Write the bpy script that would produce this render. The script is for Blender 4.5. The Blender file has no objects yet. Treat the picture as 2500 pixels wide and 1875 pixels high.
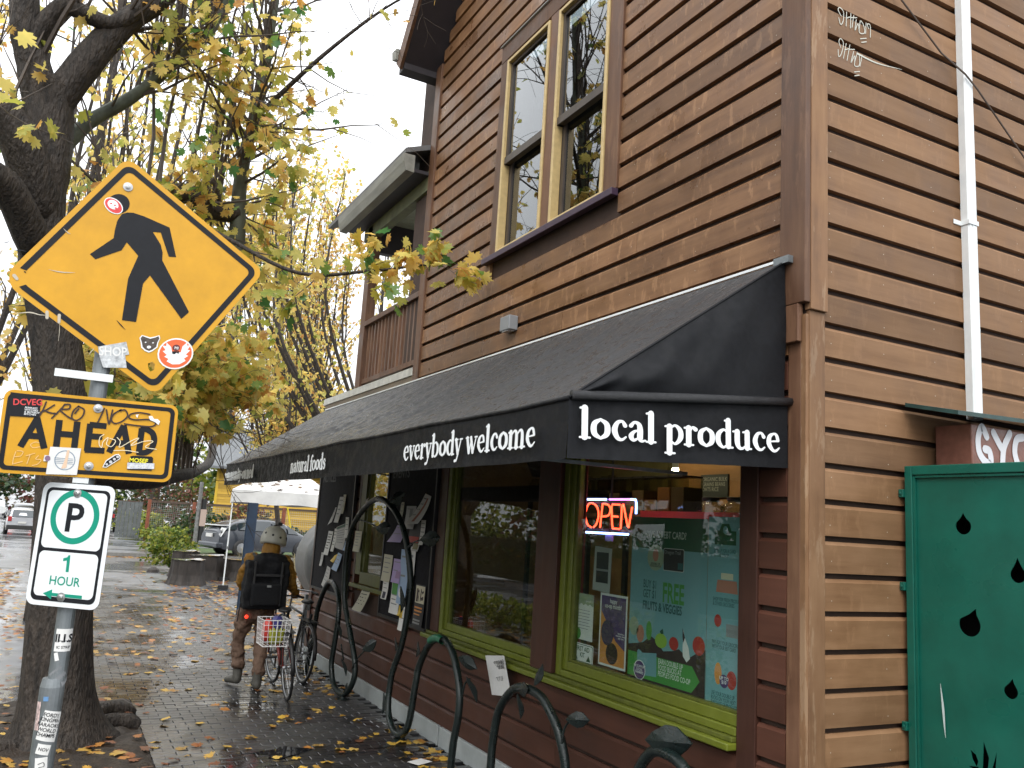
import bpy, math, random
import numpy as np
from mathutils import Vector, Matrix
from mathutils.geometry import tessellate_polygon
R = math.radians
sc = bpy.context.scene
col = sc.collection

# ------------------------------------------------------------------ camera
cd = bpy.data.cameras.new('camera')
cam = bpy.data.objects.new('camera', cd); col.objects.link(cam); sc.camera = cam
cd.sensor_width = 36.0; cd.lens = 36.0 * 2072.55 / 2500.0
cd.clip_start = 0.05; cd.clip_end = 1500
YAW, PITCH, ROLL = 0.479756745, 0.165796359, 0.0611466128
_fw = Vector((math.sin(YAW)*math.cos(PITCH), math.cos(YAW)*math.cos(PITCH), math.sin(PITCH)))
_rt = _fw.cross(Vector((0, 0, 1))).normalized(); _up = _rt.cross(_fw)
_r2 = _rt*math.cos(ROLL) + _up*math.sin(ROLL); _u2 = -_rt*math.sin(ROLL) + _up*math.cos(ROLL)
cam.matrix_world = Matrix(((_r2.x, _u2.x, -_fw.x, -3.3757), (_r2.y, _u2.y, -_fw.y, -3.1727), (_r2.z, _u2.z, -_fw.z, 1.9917), (0, 0, 0, 1)))

# ------------------------------------------------------------------ sky, sun, exposure
SUN_EL, SUN_AZ = 48.0, 215.0          # overcast: a very soft sun behind the camera
w = bpy.data.worlds.new('World'); sc.world = w; w.use_nodes = True
nt = w.node_tree; nt.nodes.clear()
sky = nt.nodes.new('ShaderNodeTexSky'); sky.sky_type = 'NISHITA'; sky.sun_disc = False
sky.sun_elevation = R(SUN_EL); sky.sun_rotation = R(SUN_AZ); sky.dust_density = 6.0; sky.air_density = 1.0; sky.ozone_density = 1.0
hs = nt.nodes.new('ShaderNodeHueSaturation'); hs.inputs['Saturation'].default_value = 0.12
mx = nt.nodes.new('ShaderNodeMix'); mx.data_type = 'RGBA'; mx.inputs[0].default_value = 0.85
# even cloud layer over the sky: the standard overcast sky, the same all round, three times brighter overhead than at the horizon
tc = nt.nodes.new('ShaderNodeTexCoord'); sx_ = nt.nodes.new('ShaderNodeSeparateXYZ'); nt.links.new(tc.outputs['Generated'], sx_.inputs[0])
oc = nt.nodes.new('ShaderNodeMapRange'); nt.links.new(sx_.outputs['Z'], oc.inputs[0]); oc.inputs[3].default_value = .40; oc.inputs[4].default_value = 1.2
ov = nt.nodes.new('ShaderNodeVectorMath'); ov.operation = 'SCALE'; ov.inputs[0].default_value = (12.0, 12.3, 12.7); nt.links.new(oc.outputs[0], ov.inputs['Scale']); nt.links.new(ov.outputs[0], mx.inputs[7])
bg = nt.nodes.new('ShaderNodeBackground'); bg.inputs['Strength'].default_value = 0.13
wo = nt.nodes.new('ShaderNodeOutputWorld')
nt.links.new(sky.outputs[0], hs.inputs['Color']); nt.links.new(hs.outputs[0], mx.inputs[6])
nt.links.new(mx.outputs[2], bg.inputs['Color']); nt.links.new(bg.outputs[0], wo.inputs[0])
sl = bpy.data.lights.new('sun', 'SUN'); sl.energy = 0.9; sl.angle = R(35); sl.color = (1.0, 0.965, 0.92)
sun = bpy.data.objects.new('sun', sl); col.objects.link(sun)
_sd = Vector((math.sin(R(SUN_AZ))*math.cos(R(SUN_EL)), math.cos(R(SUN_AZ))*math.cos(R(SUN_EL)), math.sin(R(SUN_EL))))
sun.rotation_euler = _sd.to_track_quat('Z', 'Y').to_euler(); sun.location = _sd*40
vs = sc.view_settings; vs.view_transform = 'Standard'; vs.look = 'None'; vs.gamma = 1.0; vs.use_curve_mapping = False
vs.exposure = 0.85
sc.render.engine = 'CYCLES'
cy = sc.cycles; cy.use_denoising = True; cy.max_bounces = 7; cy.diffuse_bounces = 3; cy.glossy_bounces = 3
cy.transmission_bounces = 4; cy.transparent_max_bounces = 10; cy.caustics_reflective = False; cy.caustics_refractive = False
cy.sample_clamp_indirect = 6.0
rnd = random.Random(7); rng = np.random.default_rng(11)

# ------------------------------------------------------------------ materials
MATS = {}
def lin(r, g, b):
    f = lambda c: (c/255/12.92) if c/255 <= 0.04045 else ((c/255+0.055)/1.055)**2.4
    return (f(r), f(g), f(b), 1)
def mat(name, c, rough=0.6, metal=0.0, noise=0.0, nscale=8.0, bump=0.0, bscale=30.0, emit=None, es=0.0, spec=0.5, coat=0.0, stretch=(1, 1, 1), rvar=0.0, island=0.0, objvar=0.0):
    """Principled material; noise = mottling of the colour, bump = fine relief, rvar = gloss variation."""
    if name in MATS: return MATS[name]
    m = bpy.data.materials.new(name); m.use_nodes = True; n = m.node_tree; b = n.nodes['Principled BSDF']
    if len(c) == 3: c = (*c, 1)
    b.inputs['Base Color'].default_value = c; b.inputs['Roughness'].default_value = rough; b.inputs['Metallic'].default_value = metal
    b.inputs['Specular IOR Level'].default_value = spec; b.inputs['Coat Weight'].default_value = coat
    if emit: b.inputs['Emission Color'].default_value = (*emit[:3], 1); b.inputs['Emission Strength'].default_value = es
    L = n.links.new
    if noise or bump or rvar or island or objvar:
        g = n.nodes.new('ShaderNodeNewGeometry'); vm = n.nodes.new('ShaderNodeVectorMath'); vm.operation = 'MULTIPLY'
        vm.inputs[1].default_value = stretch; L(g.outputs['Position'], vm.inputs[0])
        if noise or island or objvar:
            val = n.nodes.new('ShaderNodeValue'); val.outputs[0].default_value = 1.0; cur = val.outputs[0]
            def scaled(src, lo, hi, cur):
                mr = n.nodes.new('ShaderNodeMapRange'); L(src, mr.inputs[0]); mr.inputs[1].default_value = lo[0]; mr.inputs[2].default_value = lo[1]
                mr.inputs[3].default_value = hi[0]; mr.inputs[4].default_value = hi[1]
                mu = n.nodes.new('ShaderNodeMath'); mu.operation = 'MULTIPLY'; L(cur, mu.inputs[0]); L(mr.outputs[0], mu.inputs[1]); return mu.outputs[0]
            if noise:
                nz = n.nodes.new('ShaderNodeTexNoise'); nz.inputs['Scale'].default_value = nscale; nz.inputs['Detail'].default_value = 6; nz.inputs['Roughness'].default_value = .62
                L(vm.outputs[0], nz.inputs['Vector']); cur = scaled(nz.outputs[0], (.3, .7), (1-noise, 1+noise), cur)
            if island: cur = scaled(g.outputs['Random Per Island'], (0, 1), (1-island, 1+island), cur)
            if objvar:
                oi = n.nodes.new('ShaderNodeObjectInfo'); cur = scaled(oi.outputs['Random'], (0, 1), (1-objvar, 1+objvar), cur)
            sv = n.nodes.new('ShaderNodeVectorMath'); sv.operation = 'SCALE'; sv.inputs[0].default_value = c[:3]; L(cur, sv.inputs['Scale']); L(sv.outputs[0], b.inputs['Base Color'])
        if rvar:
            n2 = n.nodes.new('ShaderNodeTexNoise'); n2.inputs['Scale'].default_value = nscale*.6; n2.inputs['Detail'].default_value = 4; L(vm.outputs[0], n2.inputs['Vector'])
            mr = n.nodes.new('ShaderNodeMapRange'); L(n2.outputs[0], mr.inputs[0]); mr.inputs[1].default_value = .38; mr.inputs[2].default_value = .62
            mr.inputs[3].default_value = max(.03, rough-rvar); mr.inputs[4].default_value = min(1, rough+rvar); L(mr.outputs[0], b.inputs['Roughness'])
        if bump:
            n3 = n.nodes.new('ShaderNodeTexNoise'); n3.inputs['Scale'].default_value = bscale; n3.inputs['Detail'].default_value = 5; L(vm.outputs[0], n3.inputs['Vector'])
            bp = n.nodes.new('ShaderNodeBump'); bp.inputs['Strength'].default_value = min(1, bump); bp.inputs['Distance'].default_value = .01; L(n3.outputs[0], bp.inputs['Height']); L(bp.outputs[0], b.inputs['Normal'])
    MATS[name] = m; return m

def wood(name, dark, base, light, axis=1, rough=.5, grain=16.0, peel=.35, rvar=.12, peelc=None):
    """Stained board: long grain along the axis, blotches, worn lighter patches, tone differing board by board."""
    if name in MATS: return MATS[name]
    m = bpy.data.materials.new(name); m.use_nodes = True; n = m.node_tree; b = n.nodes['Principled BSDF']; L = n.links.new
    b.inputs['Specular IOR Level'].default_value = .32
    g = n.nodes.new('ShaderNodeNewGeometry'); oi = n.nodes.new('ShaderNodeObjectInfo')
    def nz(st, scale, detail=6, rough_=.6):
        vm = n.nodes.new('ShaderNodeVectorMath'); vm.operation = 'MULTIPLY_ADD'; L(g.outputs['Position'], vm.inputs[0]); vm.inputs[1].default_value = st
        ad = n.nodes.new('ShaderNodeVectorMath'); ad.operation = 'SCALE'; ad.inputs[0].default_value = (31.0, 17.0, 23.0); L(oi.outputs['Random'], ad.inputs['Scale']); L(ad.outputs[0], vm.inputs[2])
        t = n.nodes.new('ShaderNodeTexNoise'); t.inputs['Scale'].default_value = scale; t.inputs['Detail'].default_value = detail; t.inputs['Roughness'].default_value = rough_; L(vm.outputs[0], t.inputs['Vector']); return t.outputs[0]
    st = [1, 1, 1]; st[axis] = .09
    gr = nz(st, grain, 8, .65); bl = nz((1, 1, 1), 2.6, 5); st2 = [1.6, 1.6, 1.6]; st2[2] = .55 if axis != 2 else .25
    pe = nz(st2, 9.0, 7, .7)
    cr = n.nodes.new('ShaderNodeValToRGB'); e = cr.color_ramp.elements; e[0].position = .3; e[0].color = (*dark, 1); e[1].position = .72; e[1].color = (*light, 1)
    mid = cr.color_ramp.elements.new(.5); mid.color = (*base, 1)
    av = n.nodes.new('ShaderNodeMix'); av.data_type = 'FLOAT'; av.inputs[0].default_value = .5; L(gr, av.inputs[2]); L(bl, av.inputs[3]); L(av.outputs[0], cr.inputs[0])
    pr_ = n.nodes.new('ShaderNodeMapRange'); L(pe, pr_.inputs[0]); pr_.inputs[1].default_value = .565; pr_.inputs[2].default_value = .60; pr_.inputs[3].default_value = 0; pr_.inputs[4].default_value = peel
    mp = n.nodes.new('ShaderNodeMix'); mp.data_type = 'RGBA'; L(pr_.outputs[0], mp.inputs[0]); L(cr.outputs[0], mp.inputs[6]); mp.inputs[7].default_value = (*(peelc or tuple(min(1, v*1.35) for v in light)), 1)
    mr = n.nodes.new('ShaderNodeMapRange'); L(oi.outputs['Random'], mr.inputs[0]); mr.inputs[3].default_value = .74; mr.inputs[4].default_value = 1.24
    sv = n.nodes.new('ShaderNodeVectorMath'); sv.operation = 'SCALE'; L(mp.outputs[2], sv.inputs[0]); L(mr.outputs[0], sv.inputs['Scale']); L(sv.outputs[0], b.inputs['Base Color'])
    rr = n.nodes.new('ShaderNodeMapRange'); L(bl, rr.inputs[0]); rr.inputs[1].default_value = .35; rr.inputs[2].default_value = .65; rr.inputs[3].default_value = rough-rvar; rr.inputs[4].default_value = rough+rvar; L(rr.outputs[0], b.inputs['Roughness'])
    bp = n.nodes.new('ShaderNodeBump'); bp.inputs['Strength'].default_value = .35; bp.inputs['Distance'].default_value = .004; L(gr, bp.inputs['Height']); L(bp.outputs[0], b.inputs['Normal'])
    MATS[name] = m; return m

def glass(name, tint=(.9, .95, .93), refl=1.0, rough=.0):
    if name in MATS: return MATS[name]
    m = bpy.data.materials.new(name); m.use_nodes = True; n = m.node_tree; n.nodes.clear(); L = n.links.new
    o = n.nodes.new('ShaderNodeOutputMaterial'); t = n.nodes.new('ShaderNodeBsdfTransparent'); t.inputs[0].default_value = (*tint, 1)
    g = n.nodes.new('ShaderNodeBsdfGlossy'); g.inputs['Roughness'].default_value = rough
    ge = n.nodes.new('ShaderNodeNewGeometry'); dt = n.nodes.new('ShaderNodeVectorMath'); dt.operation = 'DOT_PRODUCT'; L(ge.outputs['Incoming'], dt.inputs[0]); L(ge.outputs['Normal'], dt.inputs[1])
    def mth(op, a, b=None, c=None):
        q = n.nodes.new('ShaderNodeMath'); q.operation = op
        for i, v in enumerate((a, b, c)):
            if v is None: continue
            if isinstance(v, float): q.inputs[i].default_value = v
            else: L(v, q.inputs[i])
        return q
    ab = mth('ABSOLUTE', dt.outputs['Value']); om = mth('SUBTRACT', 1.0, ab.outputs[0]); pw = mth('POWER', om.outputs[0], 5.0)
    mu = mth('MULTIPLY_ADD', pw.outputs[0], .95*refl, .045*refl); mu.use_clamp = True
    x = n.nodes.new('ShaderNodeMixShader'); L(mu.outputs[0], x.inputs[0]); L(t.outputs[0], x.inputs[1]); L(g.outputs[0], x.inputs[2]); L(x.outputs[0], o.inputs[0])
    MATS[name] = m; return m

def leafmat(name, stops, rough=.45, trans=.45):
    """Leaves: colour by island or by object, part of the light passes through."""
    if name in MATS: return MATS[name]
    m = bpy.data.materials.new(name); m.use_nodes = True; n = m.node_tree; L = n.links.new; b = n.nodes['Principled BSDF']; o = n.nodes['Material Output']
    g = n.nodes.new('ShaderNodeNewGeometry'); oi = n.nodes.new('ShaderNodeObjectInfo'); ad = n.nodes.new('ShaderNodeMath'); ad.operation = 'ADD'
    L(g.outputs['Random Per Island'], ad.inputs[0]); L(oi.outputs['Random'], ad.inputs[1]); fr = n.nodes.new('ShaderNodeMath'); fr.operation = 'FRACT'; L(ad.outputs[0], fr.inputs[0])
    nz = n.nodes.new('ShaderNodeTexNoise'); nz.inputs['Scale'].default_value = 22; L(g.outputs['Position'], nz.inputs['Vector'])
    a2 = n.nodes.new('ShaderNodeMath'); a2.operation = 'MULTIPLY_ADD'; a2.inputs[1].default_value = .35; a2.inputs[2].default_value = -.175; L(nz.outputs[0], a2.inputs[0])
    a3 = n.nodes.new('ShaderNodeMath'); a3.operation = 'ADD'; a3.use_clamp = True; L(fr.outputs[0], a3.inputs[0]); L(a2.outputs[0], a3.inputs[1])
    cr = n.nodes.new('ShaderNodeValToRGB'); el = cr.color_ramp.elements
    for i, (p, c) in enumerate(stops):
        e = el[i] if i < 2 else el.new(p)
        e.position = p; e.color = (*c, 1)
    L(a3.outputs[0], cr.inputs[0]); L(cr.outputs[0], b.inputs['Base Color']); b.inputs['Roughness'].default_value = rough
    t = n.nodes.new('ShaderNodeBsdfTranslucent'); L(cr.outputs[0], t.inputs[0]); x = n.nodes.new('ShaderNodeMixShader'); x.inputs[0].default_value = trans
    L(b.outputs[0], x.inputs[1]); L(t.outputs[0], x.inputs[2]); L(x.outputs[0], o.inputs[0]); MATS[name] = m; return m

# ------------------------------------------------------------------ mesh helpers
class MB:
    def __init__(s): s.v = []; s.f = []; s.m = []
    def add(s, vs, fs, mi=0):
        o = len(s.v); s.v += [tuple(v) for v in vs]; s.f += [tuple(i+o for i in f) for f in fs]; s.m += [mi]*len(fs); return s
    def box(s, x0, x1, y0, y1, z0, z1, mi=0):
        return s.add([(x0, y0, z0), (x1, y0, z0), (x1, y1, z0), (x0, y1, z0), (x0, y0, z1), (x1, y0, z1), (x1, y1, z1), (x0, y1, z1)],
                     [(0, 3, 2, 1), (4, 5, 6, 7), (0, 1, 5, 4), (1, 2, 6, 5), (2, 3, 7, 6), (3, 0, 4, 7)], mi)
    def tube(s, pts, rad, n=8, cap=True, mi=0, flat=1.0, closed=False):
        pts = [Vector(p) for p in pts]; N = len(pts); rad = rad if hasattr(rad, '__len__') else [rad]*N
        vs = []; up = None
        for i, p in enumerate(pts):
            if closed: t = pts[(i+1) % N]-pts[i-1]
            else: t = pts[min(i+1, N-1)]-pts[max(i-1, 0)]
            t = t.normalized() if t.length > 1e-9 else Vector((0, 0, 1))
            if up is None: up = Vector((0, 0, 1)) if abs(t.z) < .9 else Vector((1, 0, 0))
            sx = t.cross(up); sx.normalize(); up = sx.cross(t); up.normalize()
            for k in range(n):
                a = 2*math.pi*k/n; vs.append(p+sx*(math.cos(a)*rad[i])+up*(math.sin(a)*rad[i]*flat))
        fs = []
        M_ = N if closed else N-1
        for i in range(M_):
            j = (i+1) % N
            for k in range(n): fs.append((i*n+k, i*n+(k+1) % n, j*n+(k+1) % n, j*n+k))
        if cap and not closed: fs.append(tuple(range(n-1, -1, -1))); fs.append(tuple((N-1)*n+k for k in range(n)))
        return s.add(vs, fs, mi)
    def lathe(s, prof, n=16, c=(0, 0, 0), axis='z', mi=0):
        vs = []; c = Vector(c)
        for r, h in prof:
            for k in range(n):
                a = 2*math.pi*k/n; u, v = r*math.cos(a), r*math.sin(a)
                vs.append(c+(Vector((u, v, h)) if axis == 'z' else Vector((h, u, v)) if axis == 'x' else Vector((v, h, u))))
        fs = [(i*n+k, i*n+(k+1) % n, (i+1)*n+(k+1) % n, (i+1)*n+k) for i in range(len(prof)-1) for k in range(n)]
        fs.append(tuple(range(n-1, -1, -1))); fs.append(tuple((len(prof)-1)*n+k for k in range(n)))
        return s.add(vs, fs, mi)
    def mesh(s, name, mats, smooth=False):
        me = bpy.data.meshes.new(name); me.from_pydata(s.v, [], s.f)
        for m in (mats if isinstance(mats, (list, tuple)) else [mats]): me.materials.append(m)
        if len(set(s.m)) > 1: me.polygons.foreach_set('material_index', s.m)
        if smooth: me.polygons.foreach_set('use_smooth', [True]*len(s.f))
        me.update(); return me
    def build(s, name, mats, parent=None, smooth=False, bevel=0, **kw):
        o = bpy.data.objects.new(name, s.mesh(name, mats, smooth)); col.objects.link(o)
        if parent: o.parent = parent
        if bevel:
            b = o.modifiers.new('bevel', 'BEVEL'); b.width = bevel; b.segments = 2; b.limit_method = 'ANGLE'; b.angle_limit = R(40)
        for k, v in kw.items(): o[k] = v
        return o
def tag(o, label, cat=None, group=None, kind=None):
    o['label'] = label
    if cat: o['category'] = cat
    if group: o['group'] = group
    if kind: o['kind'] = kind
    return o
def thing(name, label, cat, group=None, loc=(0, 0, 0), rz=0.0):
    o = bpy.data.objects.new(name, None); col.objects.link(o); o.location = loc; o.rotation_euler = (0, 0, rz); o.empty_display_size = .1
    return tag(o, label, cat, group)
def structure(o): o['kind'] = 'structure'; return o
def inst(name, me, parent, mw=None, loc=None, rot=None, scale=None):
    o = bpy.data.objects.new(name, me); col.objects.link(o); o.parent = parent
    if mw is not None: o.matrix_basis = mw
    if loc is not None: o.location = loc
    if rot is not None: o.rotation_euler = rot
    if scale is not None: o.scale = scale
    return o
def copy_tree(o, parent=None):
    c = o.copy(); col.objects.link(c); c.parent = parent
    for ch in list(o.children): copy_tree(ch, c)
    return c
class Fr:
    """A plane in the scene: origin, right, up; d is the distance along its normal towards the viewer's side."""
    def __init__(s, o, r, u): s.o = Vector(o); s.r = Vector(r).normalized(); s.u = Vector(u).normalized(); s.n = s.r.cross(s.u)
    def p(s, u, v, d=0): return s.o+s.r*u+s.u*v+s.n*d
    def mw(s, u=0, v=0, d=0, rot=0):
        c, si = math.cos(rot), math.sin(rot); r = s.r*c+s.u*si; q = -s.r*si+s.u*c; o = s.p(u, v, d)
        return Matrix(((r.x, q.x, s.n.x, o.x), (r.y, q.y, s.n.y, o.y), (r.z, q.z, s.n.z, o.z), (0, 0, 0, 1)))
    def sub(s, u, v, d=0, rot=0):
        m = s.mw(u, v, d, rot); return Fr(m.translation, (m[0][0], m[1][0], m[2][0]), (m[0][1], m[1][1], m[2][1]))
FA = Fr((0, 0, 0), (0, -1, 0), (0, 0, 1))      # shop front, u = -Y
FB = Fr((0, 0, 0), (1, 0, 0), (0, 0, 1))       # side wall, u = X
def flat(mb, fr, poly, d=0.0, th=0.0, mi=0):
    """A flat outline (u, v) laid at distance d, with thickness th behind its face."""
    poly = [tuple(q) for q in poly]
    ar = sum(poly[i][0]*poly[(i+1) % len(poly)][1]-poly[(i+1) % len(poly)][0]*poly[i][1] for i in range(len(poly)))
    if ar < 0: poly = poly[::-1]
    tris = tessellate_polygon([[Vector((x, y, 0)) for x, y in poly]])
    vs = [fr.p(x, y, d) for x, y in poly]; fs = []
    for t in tris:
        a, b, c = (poly[i] for i in t)
        fs.append(tuple(t) if (b[0]-a[0])*(c[1]-a[1])-(b[1]-a[1])*(c[0]-a[0]) > 0 else tuple(reversed(t)))
    if th:
        n = len(poly); vs += [fr.p(x, y, d-th) for x, y in poly]; fs += [tuple(i+n for i in reversed(f)) for f in fs[:]]
        fs += [(i, i+n, (i+1) % n+n, (i+1) % n) for i in range(n)]
    mb.add(vs, fs, mi); return mb
def rect(u0, u1, v0, v1): return [(u0, v0), (u1, v0), (u1, v1), (u0, v1)]
def rrect(u0, u1, v0, v1, r, n=5):
    out = []
    for cx, cy_, a0 in ((u1-r, v0+r, -90), (u1-r, v1-r, 0), (u0+r, v1-r, 90), (u0+r, v0+r, 180)):
        for k in range(n+1): a = R(a0+90*k/n); out.append((cx+r*math.cos(a), cy_+r*math.sin(a)))
    return out
def ell(cx, cy_, rx, ry, n=28, a0=0, a1=360): return [(cx+rx*math.cos(R(a0+(a1-a0)*k/n)), cy_+ry*math.sin(R(a0+(a1-a0)*k/n))) for k in range(n if a1-a0 == 360 else n+1)]
def xf(poly, rot=0, s=1.0, du=0, dv=0):
    c, si = math.cos(rot), math.sin(rot); return [(du+s*(x*c-y*si), dv+s*(x*si+y*c)) for x, y in poly]
def ring(mb, fr, outer, inner, d, mi=0):
    n = len(outer); mb.add([fr.p(*q, d) for q in outer]+[fr.p(*q, d) for q in inner], [(i, (i+1) % n, n+(i+1) % n, n+i) for i in range(n)], mi)
def crom(pts, k=8):
    P = [np.array(p, float) for p in pts]; P = [2*P[0]-P[1]]+P+[2*P[-1]-P[-2]]; out = []
    for i in range(1, len(P)-2):
        for j in range(k):
            t = j/k; a, b, c, d = P[i-1:i+3]
            out.append(.5*((2*b)+(c-a)*t+(2*a-5*b+4*c-d)*t*t+(3*b-a-3*c+d)*t**3))
    out.append(P[-2]); return out
def stroke(mb, fr, pts, wd, d=0.0, smooth=True, mi=0, k=6, caps=True):
    """A pen or brush stroke: points (u, v) or (u, v, width)."""
    q = [(*p, wd) if len(p) == 2 else p for p in pts]
    q = crom(q, k) if smooth and len(q) > 2 else [np.array(p, float) for p in q]
    n = len(q); L_, R_ = [], []
    for i, p in enumerate(q):
        t = q[min(i+1, n-1)][:2]-q[max(i-1, 0)][:2]; l = np.hypot(*t) or 1; nx, ny = -t[1]/l, t[0]/l; h = p[2]/2
        L_.append((p[0]+nx*h, p[1]+ny*h)); R_.append((p[0]-nx*h, p[1]-ny*h))
    vs = [fr.p(*a, d) for a in L_]+[fr.p(*a, d) for a in R_]
    fs = [(n+i, n+i+1, i+1, i) for i in range(n-1)]
    mb.add(vs, fs, mi)
    if caps:
        for i, sg in ((0, -1), (n-1, 1)):
            t = q[min(i+1, n-1)][:2]-q[max(i-1, 0)][:2]; a = math.atan2(t[1], t[0])*1.0+(math.pi if sg < 0 else 0); h = q[i][2]/2
            flat(mb, fr, [(q[i][0]+h*math.cos(a+b), q[i][1]+h*math.sin(a+b)) for b in (-1.57, -.8, 0, .8, 1.57)], d, 0, mi)
_dg = None
def text(name, s, fr, u, v, size, m, parent, d=.001, align='LEFT', bold=0.0, sx=1.0, rot=0.0, spacing=1.0, lsp=1.0, shear=0.0):
    cu = bpy.data.curves.new('t', 'FONT'); cu.body = s; cu.size = size; cu.align_x = align; cu.offset = bold*size; cu.space_character = spacing; cu.space_line = lsp; cu.resolution_u = 3; cu.shear = shear
    o = bpy.data.objects.new('t', cu); col.objects.link(o)
    bpy.context.view_layer.update()
    me = bpy.data.meshes.new_from_object(o.evaluated_get(bpy.context.evaluated_depsgraph_get())); bpy.data.objects.remove(o); bpy.data.curves.remove(cu)
    me.name = name; me.materials.clear(); me.materials.append(m); me.transform(Matrix.Diagonal((sx, 1, 1, 1)))
    ob = bpy.data.objects.new(name, me); col.objects.link(ob)
    if parent: ob.parent = parent
    ob.matrix_basis = fr.mw(u, v, d, rot); return ob

# soft round serif lettering of the awning, drawn as brush strokes on an x-height of 1
T, t_ = .27, .11
GL = {
 'l': (.46, [[(.22, .05, T), (.22, 1.45, T)], [(.02, .05, .1), (.44, .05, .1)], [(.03, 1.42, .1), (.22, 1.46, .12)]]),
 'o': (.88, [[(.44, .95, .12), (.17, .72, .24), (.17, .28, .25), (.44, .05, .12)], [(.44, .05, .12), (.71, .28, .25), (.71, .72, .24), (.44, .95, .12)]]),
 'c': (.76, [[(.64, .74, .2), (.52, .93, .13), (.3, .86, .18), (.17, .5, .26), (.3, .14, .2), (.5, .06, .13), (.68, .2, .08)]]),
 'a': (.84, [[(.14, .76, .19), (.3, .94, .13), (.5, .86, .2), (.56, .6, .26), (.56, .2, .26), (.64, .06, .14), (.8, .1, .08)], [(.52, .58, .08), (.28, .48, .14), (.15, .27, .23), (.26, .08, .15), (.5, .2, .08)]]),
 'p': (.92, [[(.22, -.42, T), (.22, .9, T)], [(.02, -.42, .1), (.46, -.42, .1)], [(.02, .88, .1), (.22, .92, .12)], [(.28, .84, .1), (.5, .95, .13), (.73, .72, .23), (.74, .34, .24), (.5, .05, .13), (.28, .16, .1)]]),
 'r': (.66, [[(.22, .05, T), (.22, .9, T)], [(.02, .05, .1), (.44, .05, .1)], [(.02, .88, .1), (.22, .92, .12)], [(.28, .72, .1), (.42, .93, .13), (.57, .84, .22)]]),
 'd': (.94, [[(.68, .1, T), (.68, 1.45, T)], [(.68, .06, .12), (.9, .06, .1)], [(.5, 1.42, .1), (.68, 1.46, .12)], [(.62, .84, .1), (.42, .95, .13), (.17, .7, .24), (.17, .3, .25), (.4, .05, .13), (.62, .18, .1)]]),
 'u': (.98, [[(.2, .92, T), (.2, .35, T), (.3, .09, .19), (.48, .06, .13), (.66, .22, .1)], [(.72, .08, T), (.72, .92, T)], [(.72, .05, .1), (.94, .06, .1)], [(.0, .9, .1), (.2, .93, .1)], [(.52, .9, .1), (.72, .93, .1)]]),
 'e': (.8, [[(.17, .53, .08), (.66, .58, .1)], [(.66, .6, .17), (.58, .88, .17), (.42, .95, .12), (.2, .78, .22), (.16, .4, .25), (.36, .08, .17), (.54, .06, .13), (.72, .22, .08)]]),
 'v': (.76, [[(.14, .93, .24), (.38, .06, .24)], [(.66, .93, .1), (.42, .06, .1)], [(.0, .93, .1), (.32, .93, .1)], [(.54, .93, .1), (.78, .93, .1)]]),
 'y': (.78, [[(.14, .93, .24), (.4, .06, .24)], [(.68, .93, .1), (.44, .1, .12), (.3, -.3, .14), (.12, -.36, .2)], [(.0, .93, .1), (.32, .93, .1)], [(.54, .93, .1), (.8, .93, .1)]]),
 'b': (.92, [[(.22, .1, T), (.22, 1.45, T)], [(.03, 1.42, .1), (.22, 1.46, .12)], [(.28, .84, .1), (.5, .95, .13), (.73, .72, .23), (.74, .3, .24), (.5, .05, .13), (.26, .14, .14)]]),
 'w': (1.14, [[(.14, .93, .24), (.36, .06, .24)], [(.56, .88, .1), (.4, .06, .1)], [(.52, .93, .22), (.76, .06, .24)], [(1.04, .93, .1), (.8, .06, .1)], [(.0, .93, .1), (.3, .93, .1)], [(.92, .93, .1), (1.16, .93, .1)]]),
 'm': (1.46, [[(.22, .05, T), (.22, .9, T)], [(.02, .05, .1), (.42, .05, .1)], [(.02, .88, .1), (.22, .92, .12)], [(.3, .76, .1), (.5, .94, .13), (.68, .78, .22), (.7, .05, T)], [(.54, .05, .1), (.88, .05, .1)], [(.78, .76, .1), (.98, .94, .13), (1.16, .78, .22), (1.18, .05, T)], [(1.0, .05, .1), (1.4, .05, .1)]]),
 'n': (.98, [[(.22, .05, T), (.22, .9, T)], [(.02, .05, .1), (.42, .05, .1)], [(.02, .88, .1), (.22, .92, .12)], [(.3, .76, .1), (.5, .94, .13), (.7, .78, .22), (.72, .05, T)], [(.53, .05, .1), (.93, .05, .1)]]),
 't': (.56, [[(.24, 1.2, .1), (.26, .9, .26), (.26, .25, .26), (.36, .07, .15), (.52, .12, .08)], [(.03, .92, .11), (.5, .92, .11)]]),
 'f': (.54, [[(.56, 1.36, .19), (.42, 1.46, .13), (.27, 1.3, .2), (.24, .95, .26), (.24, .05, .26)], [(.03, .92, .11), (.5, .92, .11)], [(.03, .05, .1), (.47, .05, .1)]]),
 's': (.66, [[(.54, .74, .16), (.4, .93, .13), (.2, .86, .16), (.16, .68, .2), (.34, .53, .25), (.53, .36, .21), (.5, .14, .16), (.3, .06, .13), (.12, .25, .16)]]),
 'i': (.46, [[(.22, .05, T), (.22, .9, T)], [(.02, .05, .1), (.44, .05, .1)], [(.02, .88, .1), (.22, .92, .12)], [(.21, 1.28, .26), (.23, 1.28, .26)]]),
 '-': (.44, [[(.06, .5, .15), (.36, .5, .15)]]), ' ': (.42, [])}
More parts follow.
